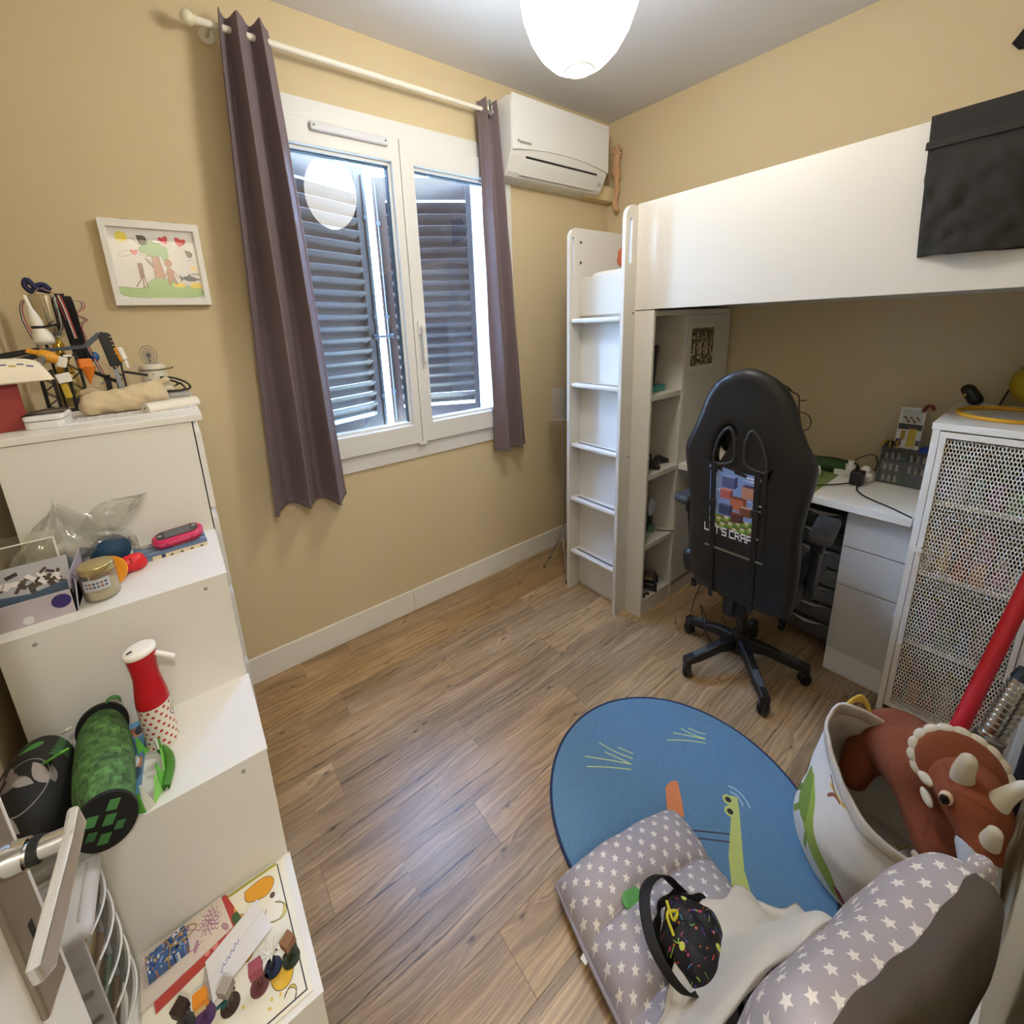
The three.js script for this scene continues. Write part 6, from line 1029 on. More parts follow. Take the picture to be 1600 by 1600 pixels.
{
  const spots = [[-0.009, -0.579, '#2b3322', '#8a6040', 0.3, 'toy figure with a brown block head and dark green base'], [-0.034, -0.585, '#1b2238', '#d8d6cc', 0.9, 'toy figure with white feathers on a navy base'], [-0.054, -0.577, '#6a3a3a', '#9a4a54', -0.3, 'toy figure with a dull red head on a maroon base'], [-0.092, -0.583, '#3a2c22', '#a39a90', 0.6, 'toy figure with a pale head and teal sword'], [-0.122, -0.592, '#5a3a6a', '#e08a1e', -0.2, 'toy figure with a bright orange cube head'], [-0.146, -0.600, '#3a3a3c', '#33241f', 0.5, 'toy figure with a dark brown cube head']];
  for (const [x, z, base, head, turn, label] of spots) {
    const t = on('toy_figure', label, 'figurine', x, T3 + 0.0042, z, { turn });
    obj('stand', cyl(0.0125, 0.013, 0.003, [0, 0.0015, 0], undefined, 28), std(base, 0.5), t);
    obj('torso', [box(0.010, 0.016, 0.006, [0, 0.022, 0], undefined, 0.001), box(0.0044, 0.012, 0.005, [-0.0026, 0.009, 0], undefined, 0.001), box(0.0044, 0.012, 0.005, [0.0026, 0.009, 0], undefined, 0.001), box(0.0035, 0.013, 0.004, [-0.0075, 0.023, 0.002], [0.5, 0, -0.2], 0.001), box(0.0035, 0.013, 0.004, [0.0075, 0.023, 0.002], [0.8, 0, 0.2], 0.001)], std(base === '#3a2c22' ? '#5c5048' : base, 0.6), t);
    if (label.includes('feathers')) obj('feathers', Array.from({ length: 8 }, (_, k) => at(new THREE.ConeGeometry(0.003, 0.026, 6), [Math.cos(k * 0.785) * 0.009, 0.036, Math.sin(k * 0.785) * 0.009], [Math.sin(k * 0.785) * 0.9, 0, -Math.cos(k * 0.785) * 0.9])), std(head, 0.7), t);
    else obj('head', box(0.017, 0.016, 0.016, [0, 0.0385, 0], [0, 0.2, 0.08], 0.001), std(head, 0.55), t);
    if (label.includes('sword')) obj('sword', [box(0.002, 0.026, 0.004, [-0.013, 0.034, 0.006], [0.3, 0, 0.6]), box(0.008, 0.002, 0.004, [-0.009, 0.026, 0.006], [0.3, 0, 0.6])], std('#1f5c5c', 0.4), t);
    if (label.includes('orange')) obj('face_panel', box(0.013, 0.008, 0.001, [0, 0.033, 0.0086], [0, 0.2, 0.08]), std('#cdb98c', 0.6), t);
  }
}

// ------------------------------------------------------------------ around the bed
{
  const t = thing('hanging_organizer', 'black fabric pocket organizer hung over the bed guard rail', 'organizer');
  const x = BX0 - 0.004, z0 = -0.302, z1 = 0.06, yT = 1.858, yB = 1.530, cloth = std('#25221f', 0.92, { bumpMap: grain(6), bumpScale: 0.0004 });
  obj('back_cloth', sheet((u, v) => [x - 0.002 - 0.004 * Math.sin(v * 3) + 0.002 * noise(u * 5, v * 4), yT - v * (yT - yB) + 0.004 * Math.sin(u * 9) * v, z0 + u * (z1 - z0) + 0.018 * v * (1 - u)], 50, 30, 0.003), cloth, t);
  obj('rail_flap', [sheet((u, v) => { const a = v * Math.PI; return [BX0 + 0.010 + Math.cos(Math.PI - a) * 0.015, yT - 0.004 + Math.sin(a) * 0.006, z0 + u * (z1 - z0)]; }, 10, 14, 0.003), bx(BX0 + 0.023, BX0 + 0.026, yT - 0.25, yT - 0.003, z0, z1)], cloth, t);
  obj('hem', bx(x - 0.0105, x - 0.004, 1.782, 1.800, z0 - 0.001, z1, 0.002), std('#2c2825', 0.9), t);
  for (const [a, b, d, k] of [[0.02, 0.60, 0.018, 1], [0.60, 1.0, 0.016, 2]]) obj('pocket', sheet((u, v) => { const e = Math.sin(Math.PI * u); return [x - 0.008 - d * e * smooth(0, 0.2, v) * (0.7 + 0.3 * v) - 0.016 * Math.abs(noise(u * 3.2 + v * 2.4 + k, v * 1.6 - u, k)) * smooth(0.05, 0.4, v) - 0.006 * noise(u * 9 - v * 5, v * 6), 1.772 - v * (1.772 - yB - 0.004) - 0.006 * e * (v > 0.5 ? 1 : 0.2), z0 + (a + (b - a) * u) * (z1 - z0) + 0.018 * v * (1 - u) + 0.008 * noise(v * 4, u * 3 + k)]; }, 40, 30, 0.0025), cloth, t);
}
tag(obj('plush_head', blob([[1.735, 1.668, -1.285, 1.76, 1.670, -1.25, 0.034, 0.028], [1.722, 1.70, -1.29, 1.735, 1.72, -1.285, 0.018, 0.013]], 28, 0.012), std('#b9603f', 0.95, { bumpMap: grainFur, bumpScale: 0.0005 })), 'orange and pink plush peeking over the mattress by the ladder', 'plush toy');
{
  const t = thing('monkey_plush', 'beige long-limbed monkey plush hanging in the corner beside the air conditioner', 'plush toy', { pos: [2.222, 2.10, -1.727] }), fur = std('#c9a07c', 1, { bumpMap: grainFur, bumpScale: 0.0005 });
  obj('body', blob([[0.008, 0.222, 0.004, 0.008, 0.232, 0.004, 0.026, 0.026], [0.006, 0.205, 0.012, 0.004, 0.20, 0.018, 0.016, 0.013], [0.006, 0.19, 0, 0.004, 0.12, 0, 0.020, 0.026], [0.004, 0.12, 0, 0.012, 0.03, 0.006, 0.015, 0.013], [0.012, 0.03, 0.006, -0.006, -0.05, 0.006, 0.013, 0.012], [-0.006, -0.05, 0.006, 0.0, -0.075, 0.014, 0.016, 0.016], [0.012, 0.10, 0.01, -0.016, 0.14, 0.02, 0.010, 0.009], [0.012, 0.175, 0, 0.026, 0.09, 0.008, 0.010, 0.009]], 52, 0.010), fur, t);
  obj('muzzle', sph(0.013, [-0.002, 0.212, 0.025], [1, 0.85, 0.9]), std('#cfa584', 0.95), t);
  obj('nose', sph(0.004, [-0.005, 0.217, 0.037]), std('#3a241c', 0.4), t);
  for (const m of [-1, 1]) { obj('eye', sph(0.0026, [-0.002 + m * 0.008, 0.230, 0.028]), std('#1c1412', 0.2), t); obj('ear', sph(0.010, [0.008 + m * 0.028, 0.222, 0.0], [1, 1.1, 0.6]), fur, t); }
}
{
  const t = thing('wall_pennant', 'black fabric corner hanging on the wall above the bed', 'wall hanging');
  const s = [[0.279, 2.206], [0.262, 2.183], [0.15, 2.16], [0.02, 2.15], [0.02, 2.36], [0.19, 2.345]].map(([a, b]) => [a, b]);
  obj('cloth', uvm(poly(s, 0.014, 0.003).rotateY(Math.PI / 2)).translate(wallX(-0.15) - 0.012, 0, 0), M.blackFabric, t);
}
{
  const t = thing('music_stand', 'thin chrome folding music stand behind the ladder', 'music stand', { pos: [1.615, 0, -1.555] });
  obj('pole', [rod([0, 0.16, 0], [0, 0.62, 0], 0.0048), rod([0, 0.60, 0], [0, 0.90, 0], 0.0034)], M.steel, t);
  obj('clamp', [sph(0.009, [0, 0.265, 0]), sph(0.007, [0, 0.62, 0]), cyl(0.003, 0.003, 0.02, [0.010, 0.62, 0], [0, 0, Math.PI / 2]), cyl(0.003, 0.003, 0.02, [-0.010, 0.47, 0], [0, 0, Math.PI / 2]), sph(0.010, [0, 0.90, 0])], M.steel, t);
  for (const [x, z] of [[-0.065, 0.085], [0.05, -0.16], [-0.045, -0.11]]) { const l = obj('leg', [rod([0, 0.27, 0], [x, 0.006, z], 0.0036), rod([x * 0.45, 0.15, z * 0.45], [0, 0.20, 0], 0.0025)], M.steel, t); obj('foot', cyl(0.005, 0.006, 0.012, [x, 0.006, z]), M.black, l); }
  obj('desk_plate', at(uvm(new THREE.BoxGeometry(0.004, 0.17, 0.12)), [0.035, 0.985, -0.03], [0.0, 1.0, -0.38]), std('#8d857a', 0.35, { metalness: 0.7 }), t);
  obj('ledge', at(uvm(new THREE.BoxGeometry(0.022, 0.004, 0.12)), [-0.015, 0.900, -0.005], [0.0, 1.0, -0.38]), std('#9c958a', 0.3, { metalness: 0.8 }), t);
}
// ------------------------------------------------------------------ in the shelf unit
{
  const c = canvas(256, 256, (g) => { g.fillStyle = '#5e5638'; g.fillRect(0, 0, 256, 256); for (let i = 0; i < 260; i++) { g.fillStyle = ['#2a2618', '#8a8262', '#d8d4c4', '#4a442a', '#3a3422'][i % 5]; g.fillRect(hash(i, 1) * 256, hash(i, 2) * 256, 5 + hash(i, 3) * 14, 6 + hash(i, 4) * 22); } for (let r = 0; r < 2; r++) for (let i = 0; i < 9; i++) { g.fillStyle = ['#e4e0d6', '#3c4250', '#b9a58e'][i % 3]; g.fillRect(24 + i * 24, 100 + r * 46, 15, 34); g.fillStyle = '#b98c70'; g.beginPath(); g.arc(31 + i * 24, 94 + r * 46, 7, 0, 7); g.fill(); } });
  const t = on('class_photo', 'taped group photo print on the white shelf door', 'poster', 2.005, 1.268, -1.0405);
  obj('paper', bx(-0.115, 0.105, -0.105, 0.105, 0, 0.001), std('#ddd8ca', 0.7), t);
  obj('photo', facePrint(bx(-0.098, 0.098, -0.085, 0.085, 0.0008, 0.0016), 0.196, 0.17), printed(c, 0.4), t);
}
tag(obj('dark_book', at(uvm(new RoundedBoxGeometry(0.022, 0.205, 0.14, 2, 0.002)), [1.725, 1.083 + 0.104, -1.17], [0, 0, -0.16]), std('#20222e', 0.5)), 'dark navy book leaning on the top shelf', 'book');
tag(obj('turquoise_box', bx(1.675, 1.800, 1.0832, 1.110, -1.20, -1.092, 0.002), std('#3f9c94', 0.5)), 'small turquoise box on the top shelf', 'box');
tag(obj('pink_toy', blob([[1.74, 1.122, -1.14, 1.765, 1.130, -1.14, 0.013, 0.010], [1.72, 1.135, -1.14, 1.73, 1.15, -1.14, 0.012, 0.009]], 24, 0.008), std('#cf8a70', 0.7)), 'small orange pink toy on the turquoise box', 'toy');
{
  const t = on('game_controller', 'black radio controller lying on the second shelf', 'controller', 1.775, 0.7222, -1.11, { turn: 0.25 });
  obj('shell', blob([[-0.045, 0.018, 0, 0.045, 0.018, 0, 0.019, 0.019], [-0.05, 0.018, 0, -0.062, 0.014, 0.035, 0.018, 0.012], [0.05, 0.018, 0, 0.062, 0.014, 0.035, 0.018, 0.012]], 40, 0.014, (d, x, y) => Math.max(d, 0.0005 - y)), std('#17171a', 0.45), t);
  for (const x of [-0.026, 0.026]) obj('thumb_stick', [cyl(0.002, 0.002, 0.016, [x, 0.042, 0]), cyl(0.006, 0.006, 0.004, [x, 0.050, 0])], std('#bfc0c2', 0.3, { metalness: 0.8 }), t);
  obj('strap_ring', at(new THREE.TorusGeometry(0.022, 0.005, 8, 24), [-0.055, 0.045, -0.01], [0.3, 0.6, 0]), M.black, t);
}
tag(obj('leaning_card', at(uvm(new THREE.BoxGeometry(0.004, 0.20, 0.13)), [1.672, 0.375 + 0.1005, -1.16], [0, 0.15, -0.12]), printed(canvas(128, 128, (g) => { g.fillStyle = '#c9c0ae'; g.fillRect(0, 0, 128, 128); for (let i = 0; i < 20; i++) { g.fillStyle = i % 2 ? '#a88f80' : '#8d9a92'; g.fillRect(hash(i, 1) * 110, hash(i, 2) * 110, 10, 14); } }), 0.7)), 'pale printed card leaning inside the third compartment', 'card');
{
  const t = on('toy_maraca', 'grey skeleton-hand toy on a green base in the shelf', 'toy', 1.782, 0.3752, -1.125);
  obj('foot', lathe([[0, 0], [0.022, 0], [0.026, 0.010], [0.022, 0.030], [0.012, 0.036], [0, 0.037]], 24), std('#3f6b48', 0.5), t);
  obj('stem', cyl(0.011, 0.012, 0.05, [0, 0.06, 0]), std('#23241f', 0.6), t);
  for (let k = 0; k < 5; k++) { const a = (k - 2) * 0.32; obj('finger', tube([[Math.sin(a) * 0.010, 0.085, 0.004], [Math.sin(a) * 0.036, 0.115, 0.012 - Math.abs(k - 2) * 0.003], [Math.sin(a) * 0.036, 0.150, 0.008], [Math.sin(a) * 0.012, 0.172 - Math.abs(k - 2) * 0.006, 0.0]], 0.0058, 20), std('#b3bcc4', 0.4), t); }
  obj('palm', sph(0.016, [0, 0.088, 0], [1, 0.7, 0.7]), std('#b3bcc4', 0.4), t);
}
tag(obj('thin_stick', rod([1.80, 0.379, -1.10], [1.855, 0.379, -1.035], 0.003), std('#4a4038', 0.6)), 'thin dark stick poking over the third shelf edge', 'stick');
tag(obj('teal_folder', at(uvm(new THREE.BoxGeometry(0.15, 0.008, 0.12)), [1.715, 0.232, -1.185], [0.35, 0.35, -0.12]), printed(canvas(128, 128, (g) => { g.fillStyle = '#2f4a52'; g.fillRect(0, 0, 128, 128); g.fillStyle = '#9aa8b4'; for (let i = 0; i < 3; i++) { g.beginPath(); g.arc(40 + i * 26, 34, 7, 0, 7); g.fill(); } }), 0.5)), 'dark teal folder tilted in the bottom compartment', 'folder');
tag(obj('purple_box', bx(1.66, 1.80, 0.0855, 0.195, -1.26, -1.15, 0.002), std('#4a3346', 0.7)), 'dull purple box behind the toy car', 'box');
{
  const t = on('toy_car', 'black remote control toy car in the bottom compartment', 'toy car', 1.762, 0.0855, -1.098, { turn: 0.5 });
  obj('chassis', box(0.12, 0.030, 0.062, [0, 0.030, 0], undefined, 0.008), std('#18181c', 0.4), t);
  obj('cabin', box(0.06, 0.022, 0.048, [-0.005, 0.054, 0], undefined, 0.008), std('#8a7a58', 0.4), t);
  for (const x of [-0.04, 0.04]) for (const z of [-0.03, 0.03]) obj('wheel', cyl(0.018, 0.018, 0.016, [x, 0.018, z], [Math.PI / 2, 0, 0]), M.blackMatte, t);
  obj('roll_bar', tube([[-0.04, 0.05, 0.02], [-0.03, 0.078, 0.02], [0.02, 0.075, 0.02], [0.04, 0.05, 0.02]], 0.0025, 24), M.black, t);
}
tag(obj('small_gears', [cyl(0.010, 0.010, 0.006, [1.690, 0.0895, -1.060]), cyl(0.008, 0.008, 0.006, [1.668, 0.0895, -1.066]), sph(0.008, [1.652, 0.0935, -1.056])], std('#4a443a', 0.5)), 'little dark gear pieces on the bottom shelf', 'toy parts', null, 'stuff');
// ------------------------------------------------------------------ on and under the desk
{
  const t = on('drawer_cart', 'black rolling drawer cart with smoky clear drawers under the desk', 'drawer cart', 2.13, 0, -0.505), blk = std('#151517', 0.5);
  const x0 = -0.115, x1 = 0.11, z0 = -0.098, z1 = 0.098, n = 7, pitch = 0.083, smoke = new THREE.MeshPhysicalMaterial({ color: '#b9bcbf', roughness: 0.15, transmission: 0.85, thickness: 0, ior: 1.45 });
  obj('frame', [...[[x0, z0], [x0, z1 - 0.012], [x1 - 0.012, z0], [x1 - 0.012, z1 - 0.012]].map(([x, z]) => bx(x + 0.004, x + 0.014, 0.04, 0.67, z, z + 0.010)), ...Array.from({ length: n + 1 }, (_, k) => bx(x0, x1, 0.048 + k * pitch, 0.056 + k * pitch, z0, z1, 0.002))], blk, t);
  for (let k = 0; k < n; k++) {
    const y = 0.058 + k * pitch, d = obj('drawer', [bx(x0 - 0.004, x0 - 0.002, y, y + 0.070, z0 + 0.010, z1 - 0.010), bx(x0, x1 - 0.01, y, y + 0.002, z0 + 0.012, z1 - 0.012)], smoke, t);
    obj('grip', skin((u, v) => { const a = u * Math.PI; return [x0 - 0.006 - 0.012 * Math.sin(a) * (1 - v), y + 0.068 - 0.020 * Math.sin(a) * v, (u - 0.5) * 0.13]; }, 20, 4), std('#c9ccd0', 0.2, { side: THREE.DoubleSide }), d);
    obj('contents', Array.from({ length: 9 }, (_, i) => at(new THREE.BoxGeometry(0.02 + hash(i, k) * 0.04, 0.012 + hash(k, i) * 0.026, 0.02 + hash(i + 3, k) * 0.03), [x0 + 0.03 + hash(i, k + 9) * 0.12, y + 0.020, z0 + 0.03 + hash(i + 7, k) * 0.13], [0, hash(i, k + 4) * 3, 0])), std(['#8a8278', '#a39a8c', '#66748a', '#b0a080', '#7a7a84', '#9a8a76', '#7c8898'][k], 0.7), d).userData.kind = 'stuff';
  }
  for (const x of [x0 + 0.012, x1 - 0.012]) for (const z of [z0 + 0.012, z1 - 0.012]) obj('castor', [cyl(0.020, 0.020, 0.018, [x, 0.020, z], [Math.PI / 2, 0, 0.0]), box(0.02, 0.02, 0.012, [x, 0.040, z])], blk, t);
}
tag(obj('desk_mat', bx(1.885, 2.20, 0.7282, 0.7305, -0.86, -0.508, 0.001), printed(canvas(256, 256, (g) => { g.fillStyle = '#7d8c4e'; g.fillRect(0, 0, 256, 256); for (let i = 0; i < 40; i++) { g.fillStyle = ['#a3a45c', '#5f7440', '#b98a4a'][i % 3]; g.beginPath(); g.ellipse(hash(i, 1) * 256, hash(i, 2) * 256, 6 + hash(i, 3) * 16, 3, hash(i, 5) * 3, 0, 7); g.fill(); } }), 0.6)), 'green printed mat lying on the desk', 'mat');
{
  const t = on('green_case', 'green rounded pencil case at the back of the desk', 'pencil case', 2.215, 0.7307, -0.545, { turn: Math.PI / 2 + 0.1 });
  obj('shell', blob([[-0.062, 0.028, 0, 0.062, 0.028, 0, 0.030, 0.030]], 36, 0.01, (d, x, y) => Math.max(d, 0.0005 - y)), std('#2c4a22', 0.75), t);
  obj('zip', tube([[-0.075, 0.052, 0.004], [0, 0.0595, 0.004], [0.075, 0.052, 0.004]], 0.002, 20), std('#141812', 0.6), t);
}
{
  const t = on('tape_roll', 'white tape roll in front of the green case on the desk', 'tape', 2.105, 0.7307, -0.565);
  obj('roll', at(lathe([[0.014, -0.009], [0.023, -0.009], [0.023, 0.009], [0.014, 0.009], [0.014, -0.009]], 28), [0, 0.0232, 0], [Math.PI / 2, 0.5, 0]), std('#d8d2c2', 0.6), t);
}
{
  const t = on('power_strip', 'white power strip with sockets along the back of the desk', 'power strip', 2.19, 0.7285, -0.462, { turn: Math.PI / 2 - 0.2 });
  obj('strip', box(0.13, 0.026, 0.038, [0, 0.013, 0], undefined, 0.006), std('#e2ded4', 0.4), t);
  obj('socket', [-0.04, 0.0, 0.04].map((x) => cyl(0.014, 0.014, 0.002, [x, 0.0265, 0])), std('#c9c4b8', 0.5), t);
}
tag(obj('white_plug', [cyl(0.017, 0.014, 0.034, [2.165, 0.772, -0.470]), cyl(0.011, 0.008, 0.02, [2.165, 0.797, -0.470])], std('#e6e2d8', 0.4)), 'round white plug standing on the power strip', 'plug');
tag(obj('black_adapter', bx(2.085, 2.135, 0.7285, 0.785, -0.452, -0.412, 0.006), std('#121214', 0.4)), 'black plug adapter on the desk beside the white plugs', 'adapter');
tag(obj('white_adapter', [bx(2.165, 2.225, 0.7285, 0.764, -0.428, -0.398, 0.008), sph(0.016, [2.185, 0.775, -0.425])], std('#e4e0d8', 0.4)), 'white adapter next to the small figure rack', 'adapter');
tag(obj('desk_cable', tube([[2.10, 0.733, -0.425], [2.03, 0.7315, -0.41], [1.98, 0.7315, -0.375], [1.95, 0.7315, -0.335], [1.925, 0.7315, -0.295], [1.895, 0.7315, -0.258], [1.872, 0.7315, -0.230]], 0.0028, 60), M.black), 'black cable curving over the desk top', 'cable');
tag(obj('desk_cable', tube([[2.09, 0.740, -0.435], [2.02, 0.7345, -0.49], [1.97, 0.7340, -0.54], [1.99, 0.7340, -0.62], [2.05, 0.7340, -0.68]], 0.0028, 60), M.black), 'black cable lying across the green desk mat', 'cable');
tag(obj('desk_cable', tube([[2.165, 0.80, -0.47], [2.20, 0.825, -0.44], [2.225, 0.83, -0.415], [2.25, 0.79, -0.405], [2.26, 0.7315, -0.415]], 0.002, 50), M.black), 'thin black cable arching up behind the white plugs', 'cable');
{
  const t = on('figure_rack', 'small dark green rack of six compartments on the desk', 'rack', 2.205, 0.7285, -0.320), gr = std('#3c453e', 0.5);
  const D = 0.07, W = 0.145, Hh = 0.145;
  obj('back_panel', bx(D - 0.004, D, 0, Hh, -W / 2, W / 2), std('#2e332f', 0.6), t);
  obj('shelf', [0, 0.046, 0.092, Hh - 0.005].map((y) => bx(0, D, y, y + 0.005, -W / 2, W / 2)), gr, t); obj('divider', [-W / 2, -0.0025, W / 2 - 0.005].map((z) => bx(0, D, 0, Hh, z, z + 0.005)), gr, t);
  obj('front_pane', bx(-0.001, 0.0002, 0.004, Hh - 0.004, -W / 2 + 0.004, W / 2 - 0.004), M.clear, t);
}
{
  const FL = (r, k) => `${['left', 'middle', 'right'][k % 3]} tiny pale figurine in the ${['bottom', 'middle', 'top'][r]} ${k < 3 ? 'left' : 'right'} compartment of the green rack`;
  const proto = on('figurine', FL(0, 0), 'figurine', 2.225, 0.7337, -0.378, { group: 'tiny figurines in the rack compartments' });
  obj('body', [cyl(0.004, 0.0055, 0.018, [0, 0.009, 0], undefined, 10), sph(0.0048, [0, 0.022, 0], 1, 10)], std('#c9b8a4', 0.5), proto);
  for (let r = 0; r < 3; r++) for (let k = 0; k < 6; k++) { if (!r && !k) continue; if (r === 0 && k > 2) continue; copyOf(proto, FL(r, k), [2.225, 0.7337 + r * 0.046, -0.378 + (k % 3) * 0.018 + Math.floor(k / 3) * 0.072]); }
  tag(obj('green_bead', sph(0.008, [2.222, 0.7337 + 0.092 + 0.009, -0.332]), std('#2f7a4a', 0.4)), 'green bead in the top left rack compartment', 'bead');
  tag(obj('green_bead', sph(0.008, [2.222, 0.7337 + 0.009, -0.330]), std('#2f7a4a', 0.4)), 'green bead in the bottom left rack compartment', 'bead');
}
{
  const t = on('print_stand', 'white upright card with a yellow tower print standing on the rack', 'card', 2.235, 0.8745, -0.330);
  const c = canvas(256, 512, (g) => { g.fillStyle = '#d9d7d4'; g.fillRect(0, 0, 256, 512); g.fillStyle = '#c2c4c4'; g.fillRect(30, 20, 200, 170); for (let i = 0; i < 8; i++) { g.fillStyle = ['#6a3a3a', '#7a6a2a', '#3a3a44'][i % 3]; g.beginPath(); g.arc(60 + i * 20, 120 + (i % 3) * 26, 14, 0, 7); g.fill(); } g.fillStyle = '#3c3c44'; g.fillRect(10, 200, 236, 74); g.fillStyle = '#c9ab34'; g.fillRect(120, 260, 84, 230); g.fillStyle = '#a98530'; g.fillRect(50, 290, 46, 120); g.fillStyle = '#5a4a5c'; g.fillRect(10, 400, 60, 90); g.fillRect(210, 400, 40, 80); });
  const g = bx(-0.0008, 0.0008, 0, 0.155, -0.036, 0.036); { const p = g.attributes.position, uv = g.attributes.uv; for (let i = 0; i < p.count; i++) uv.setXY(i, p.getZ(i) / 0.072 + 0.5, p.getY(i) / 0.155); }
  obj('card', at(g, [0, 0, 0], [0, 0, -0.16]), printed(c, 0.5), t);
  obj('edge_strip', [at(bx(-0.002, 0.002, 0.152, 0.158, -0.037, 0.037), [0, 0, 0], [0, 0, -0.16]), bx(-0.012, 0.010, 0, 0.004, -0.036, 0.036)], std('#e4e0d6', 0.5), t);
}
{
  const t = on('spider_toy', 'black and yellow crawling toy on the left of the rack', 'toy', 2.220, 0.8745, -0.370);
  obj('body', [sph(0.014, [0, 0.014, 0], [1, 0.8, 1.3])], std('#16130f', 0.5), t);
  for (let k = 0; k < 6; k++) { const z = -0.012 + (k % 3) * 0.012, m = k < 3 ? -1 : 1; obj('leg', tube([[m * 0.008, 0.016, z], [m * 0.018, 0.026, z * 1.6], [m * 0.024, 0.002, z * 2]], 0.0022, 12), std('#b98a1e', 0.5), t); }
}
tag(obj('skull_bead', [sph(0.009, [2.212, 0.8845, -0.298], [1, 1.1, 1]), sph(0.003, [2.204, 0.885, -0.302]), sph(0.003, [2.204, 0.885, -0.294])], std('#d6d3ca', 0.5)), 'small white round bead toy on the rack', 'bead');
{
  const t = on('blue_dome_toy', 'small blue dome toy on the right of the rack', 'toy', 2.215, 0.8745, -0.266);
  obj('dome', at(new THREE.SphereGeometry(0.024, 24, 12, 0, 6.2832, 0, 1.5708), [0, 0, 0], [0, 0, 0], [1, 0.95, 1]), std('#1f4fb0', 0.4), t);
  obj('brim', cyl(0.026, 0.026, 0.003, [0, 0.0015, 0]), std('#1c459c', 0.4), t);
}
tag(obj('red_flower', tube([[2.246, 1.020, -0.303], [2.244, 1.045, -0.290], [2.243, 1.042, -0.278], [2.243, 1.030, -0.276]], 0.006, 20), std('#7a2a26', 0.6)), 'curled dark red ornament clipped beside the yellow tower card', 'ornament');
{
  const t = on('wire_bicycle', 'little wire bicycle ornament on a stand beside the chair headrest', 'ornament', 2.17, 0.7285, -0.672), wire = std('#2a2624', 0.5);
  obj('stand', [rod([0, 0, 0], [0, 0.225, 0], 0.003), cyl(0.03, 0.034, 0.008, [0, 0.004, 0])], wire, t);
  obj('wheel', at(new THREE.TorusGeometry(0.042, 0.0022, 8, 40), [0, 0.21, 0.006], [0, Math.PI / 2 - 0.15, 0]), wire, t);
  obj('spokes', Array.from({ length: 10 }, (_, k) => rod([0, 0.21, 0.006], [Math.sin(0.15) * Math.cos(k * 0.628) * 0.04, 0.21 + Math.sin(k * 0.628) * 0.042, 0.006 + Math.cos(k * 0.628) * 0.042], 0.0006, 0.0006, 5)), wire, t).userData.kind = 'stuff';
  obj('fork', [tube([[0, 0.21, 0.006], [0, 0.27, -0.006], [0, 0.325, -0.014], [0, 0.335, -0.035], [0, 0.345, -0.05]], 0.003, 30), rod([0, 0.30, -0.010], [0, 0.306, 0.018], 0.0026)], std('#5a3a34', 0.5), t);
  obj('leaf', at(new THREE.SphereGeometry(0.03, 14, 8).scale(0.4, 0.25, 1), [0, 0.355, -0.066], [0.5, 0, 0]), std('#39452e', 0.6), t);
}
// ------------------------------------------------------------------ on and in the mesh cabinet
{
  const t = on('yellow_hoop', 'yellow plastic hoop lying on top of the mesh cabinet', 'hoop', 2.055, 1.0635, -0.092);
  obj('ring', at(new THREE.TorusGeometry(0.120, 0.0062, 12, 90), [0, 0.0062, 0], [Math.PI / 2, 0, 0], [1, 0.88, 1]), std('#e9a71c', 0.4), t);
  obj('clasp', box(0.012, 0.010, 0.028, [0.118, 0.010, -0.02], [0, 0.2, 0], 0.003), std('#d18f14', 0.45), t);
}
{
  const t = on('black_speaker', 'small black rounded device standing at the back of the cabinet top', 'device', 2.238, 1.0635, -0.192, { turn: 0.2 });
  obj('shell', blob([[0, 0.020, 0.012, 0, 0.052, -0.008, 0.021, 0.019]], 32, 0.01, (d, x, y) => Math.max(d, 0.0005 - y)), std('#1d1b1a', 0.5), t);
  obj('light', box(0.003, 0.010, 0.006, [-0.020, 0.036, -0.016]), std('#c9a62c', 0.4), t);
}
tag(obj('wall_cable', tube([[2.262, 1.064, -0.123], [2.268, 1.12, -0.11], [2.272, 1.20, -0.088], [2.275, 1.32, -0.06], [2.28, 1.40, -0.05]], 0.003, 30), M.black), 'black cable rising behind the cabinet top', 'cable');
tag(obj('yellow_cushion', blob([[2.245, 1.145, -0.045, 2.245, 1.165, -0.02, 0.068, 0.068]], 32, 0.01, (d, x, y) => Math.max(d, 1.0645 - y)), std('#b89a1e', 0.8)), 'round yellow cushion at the back right of the cabinet top', 'cushion');
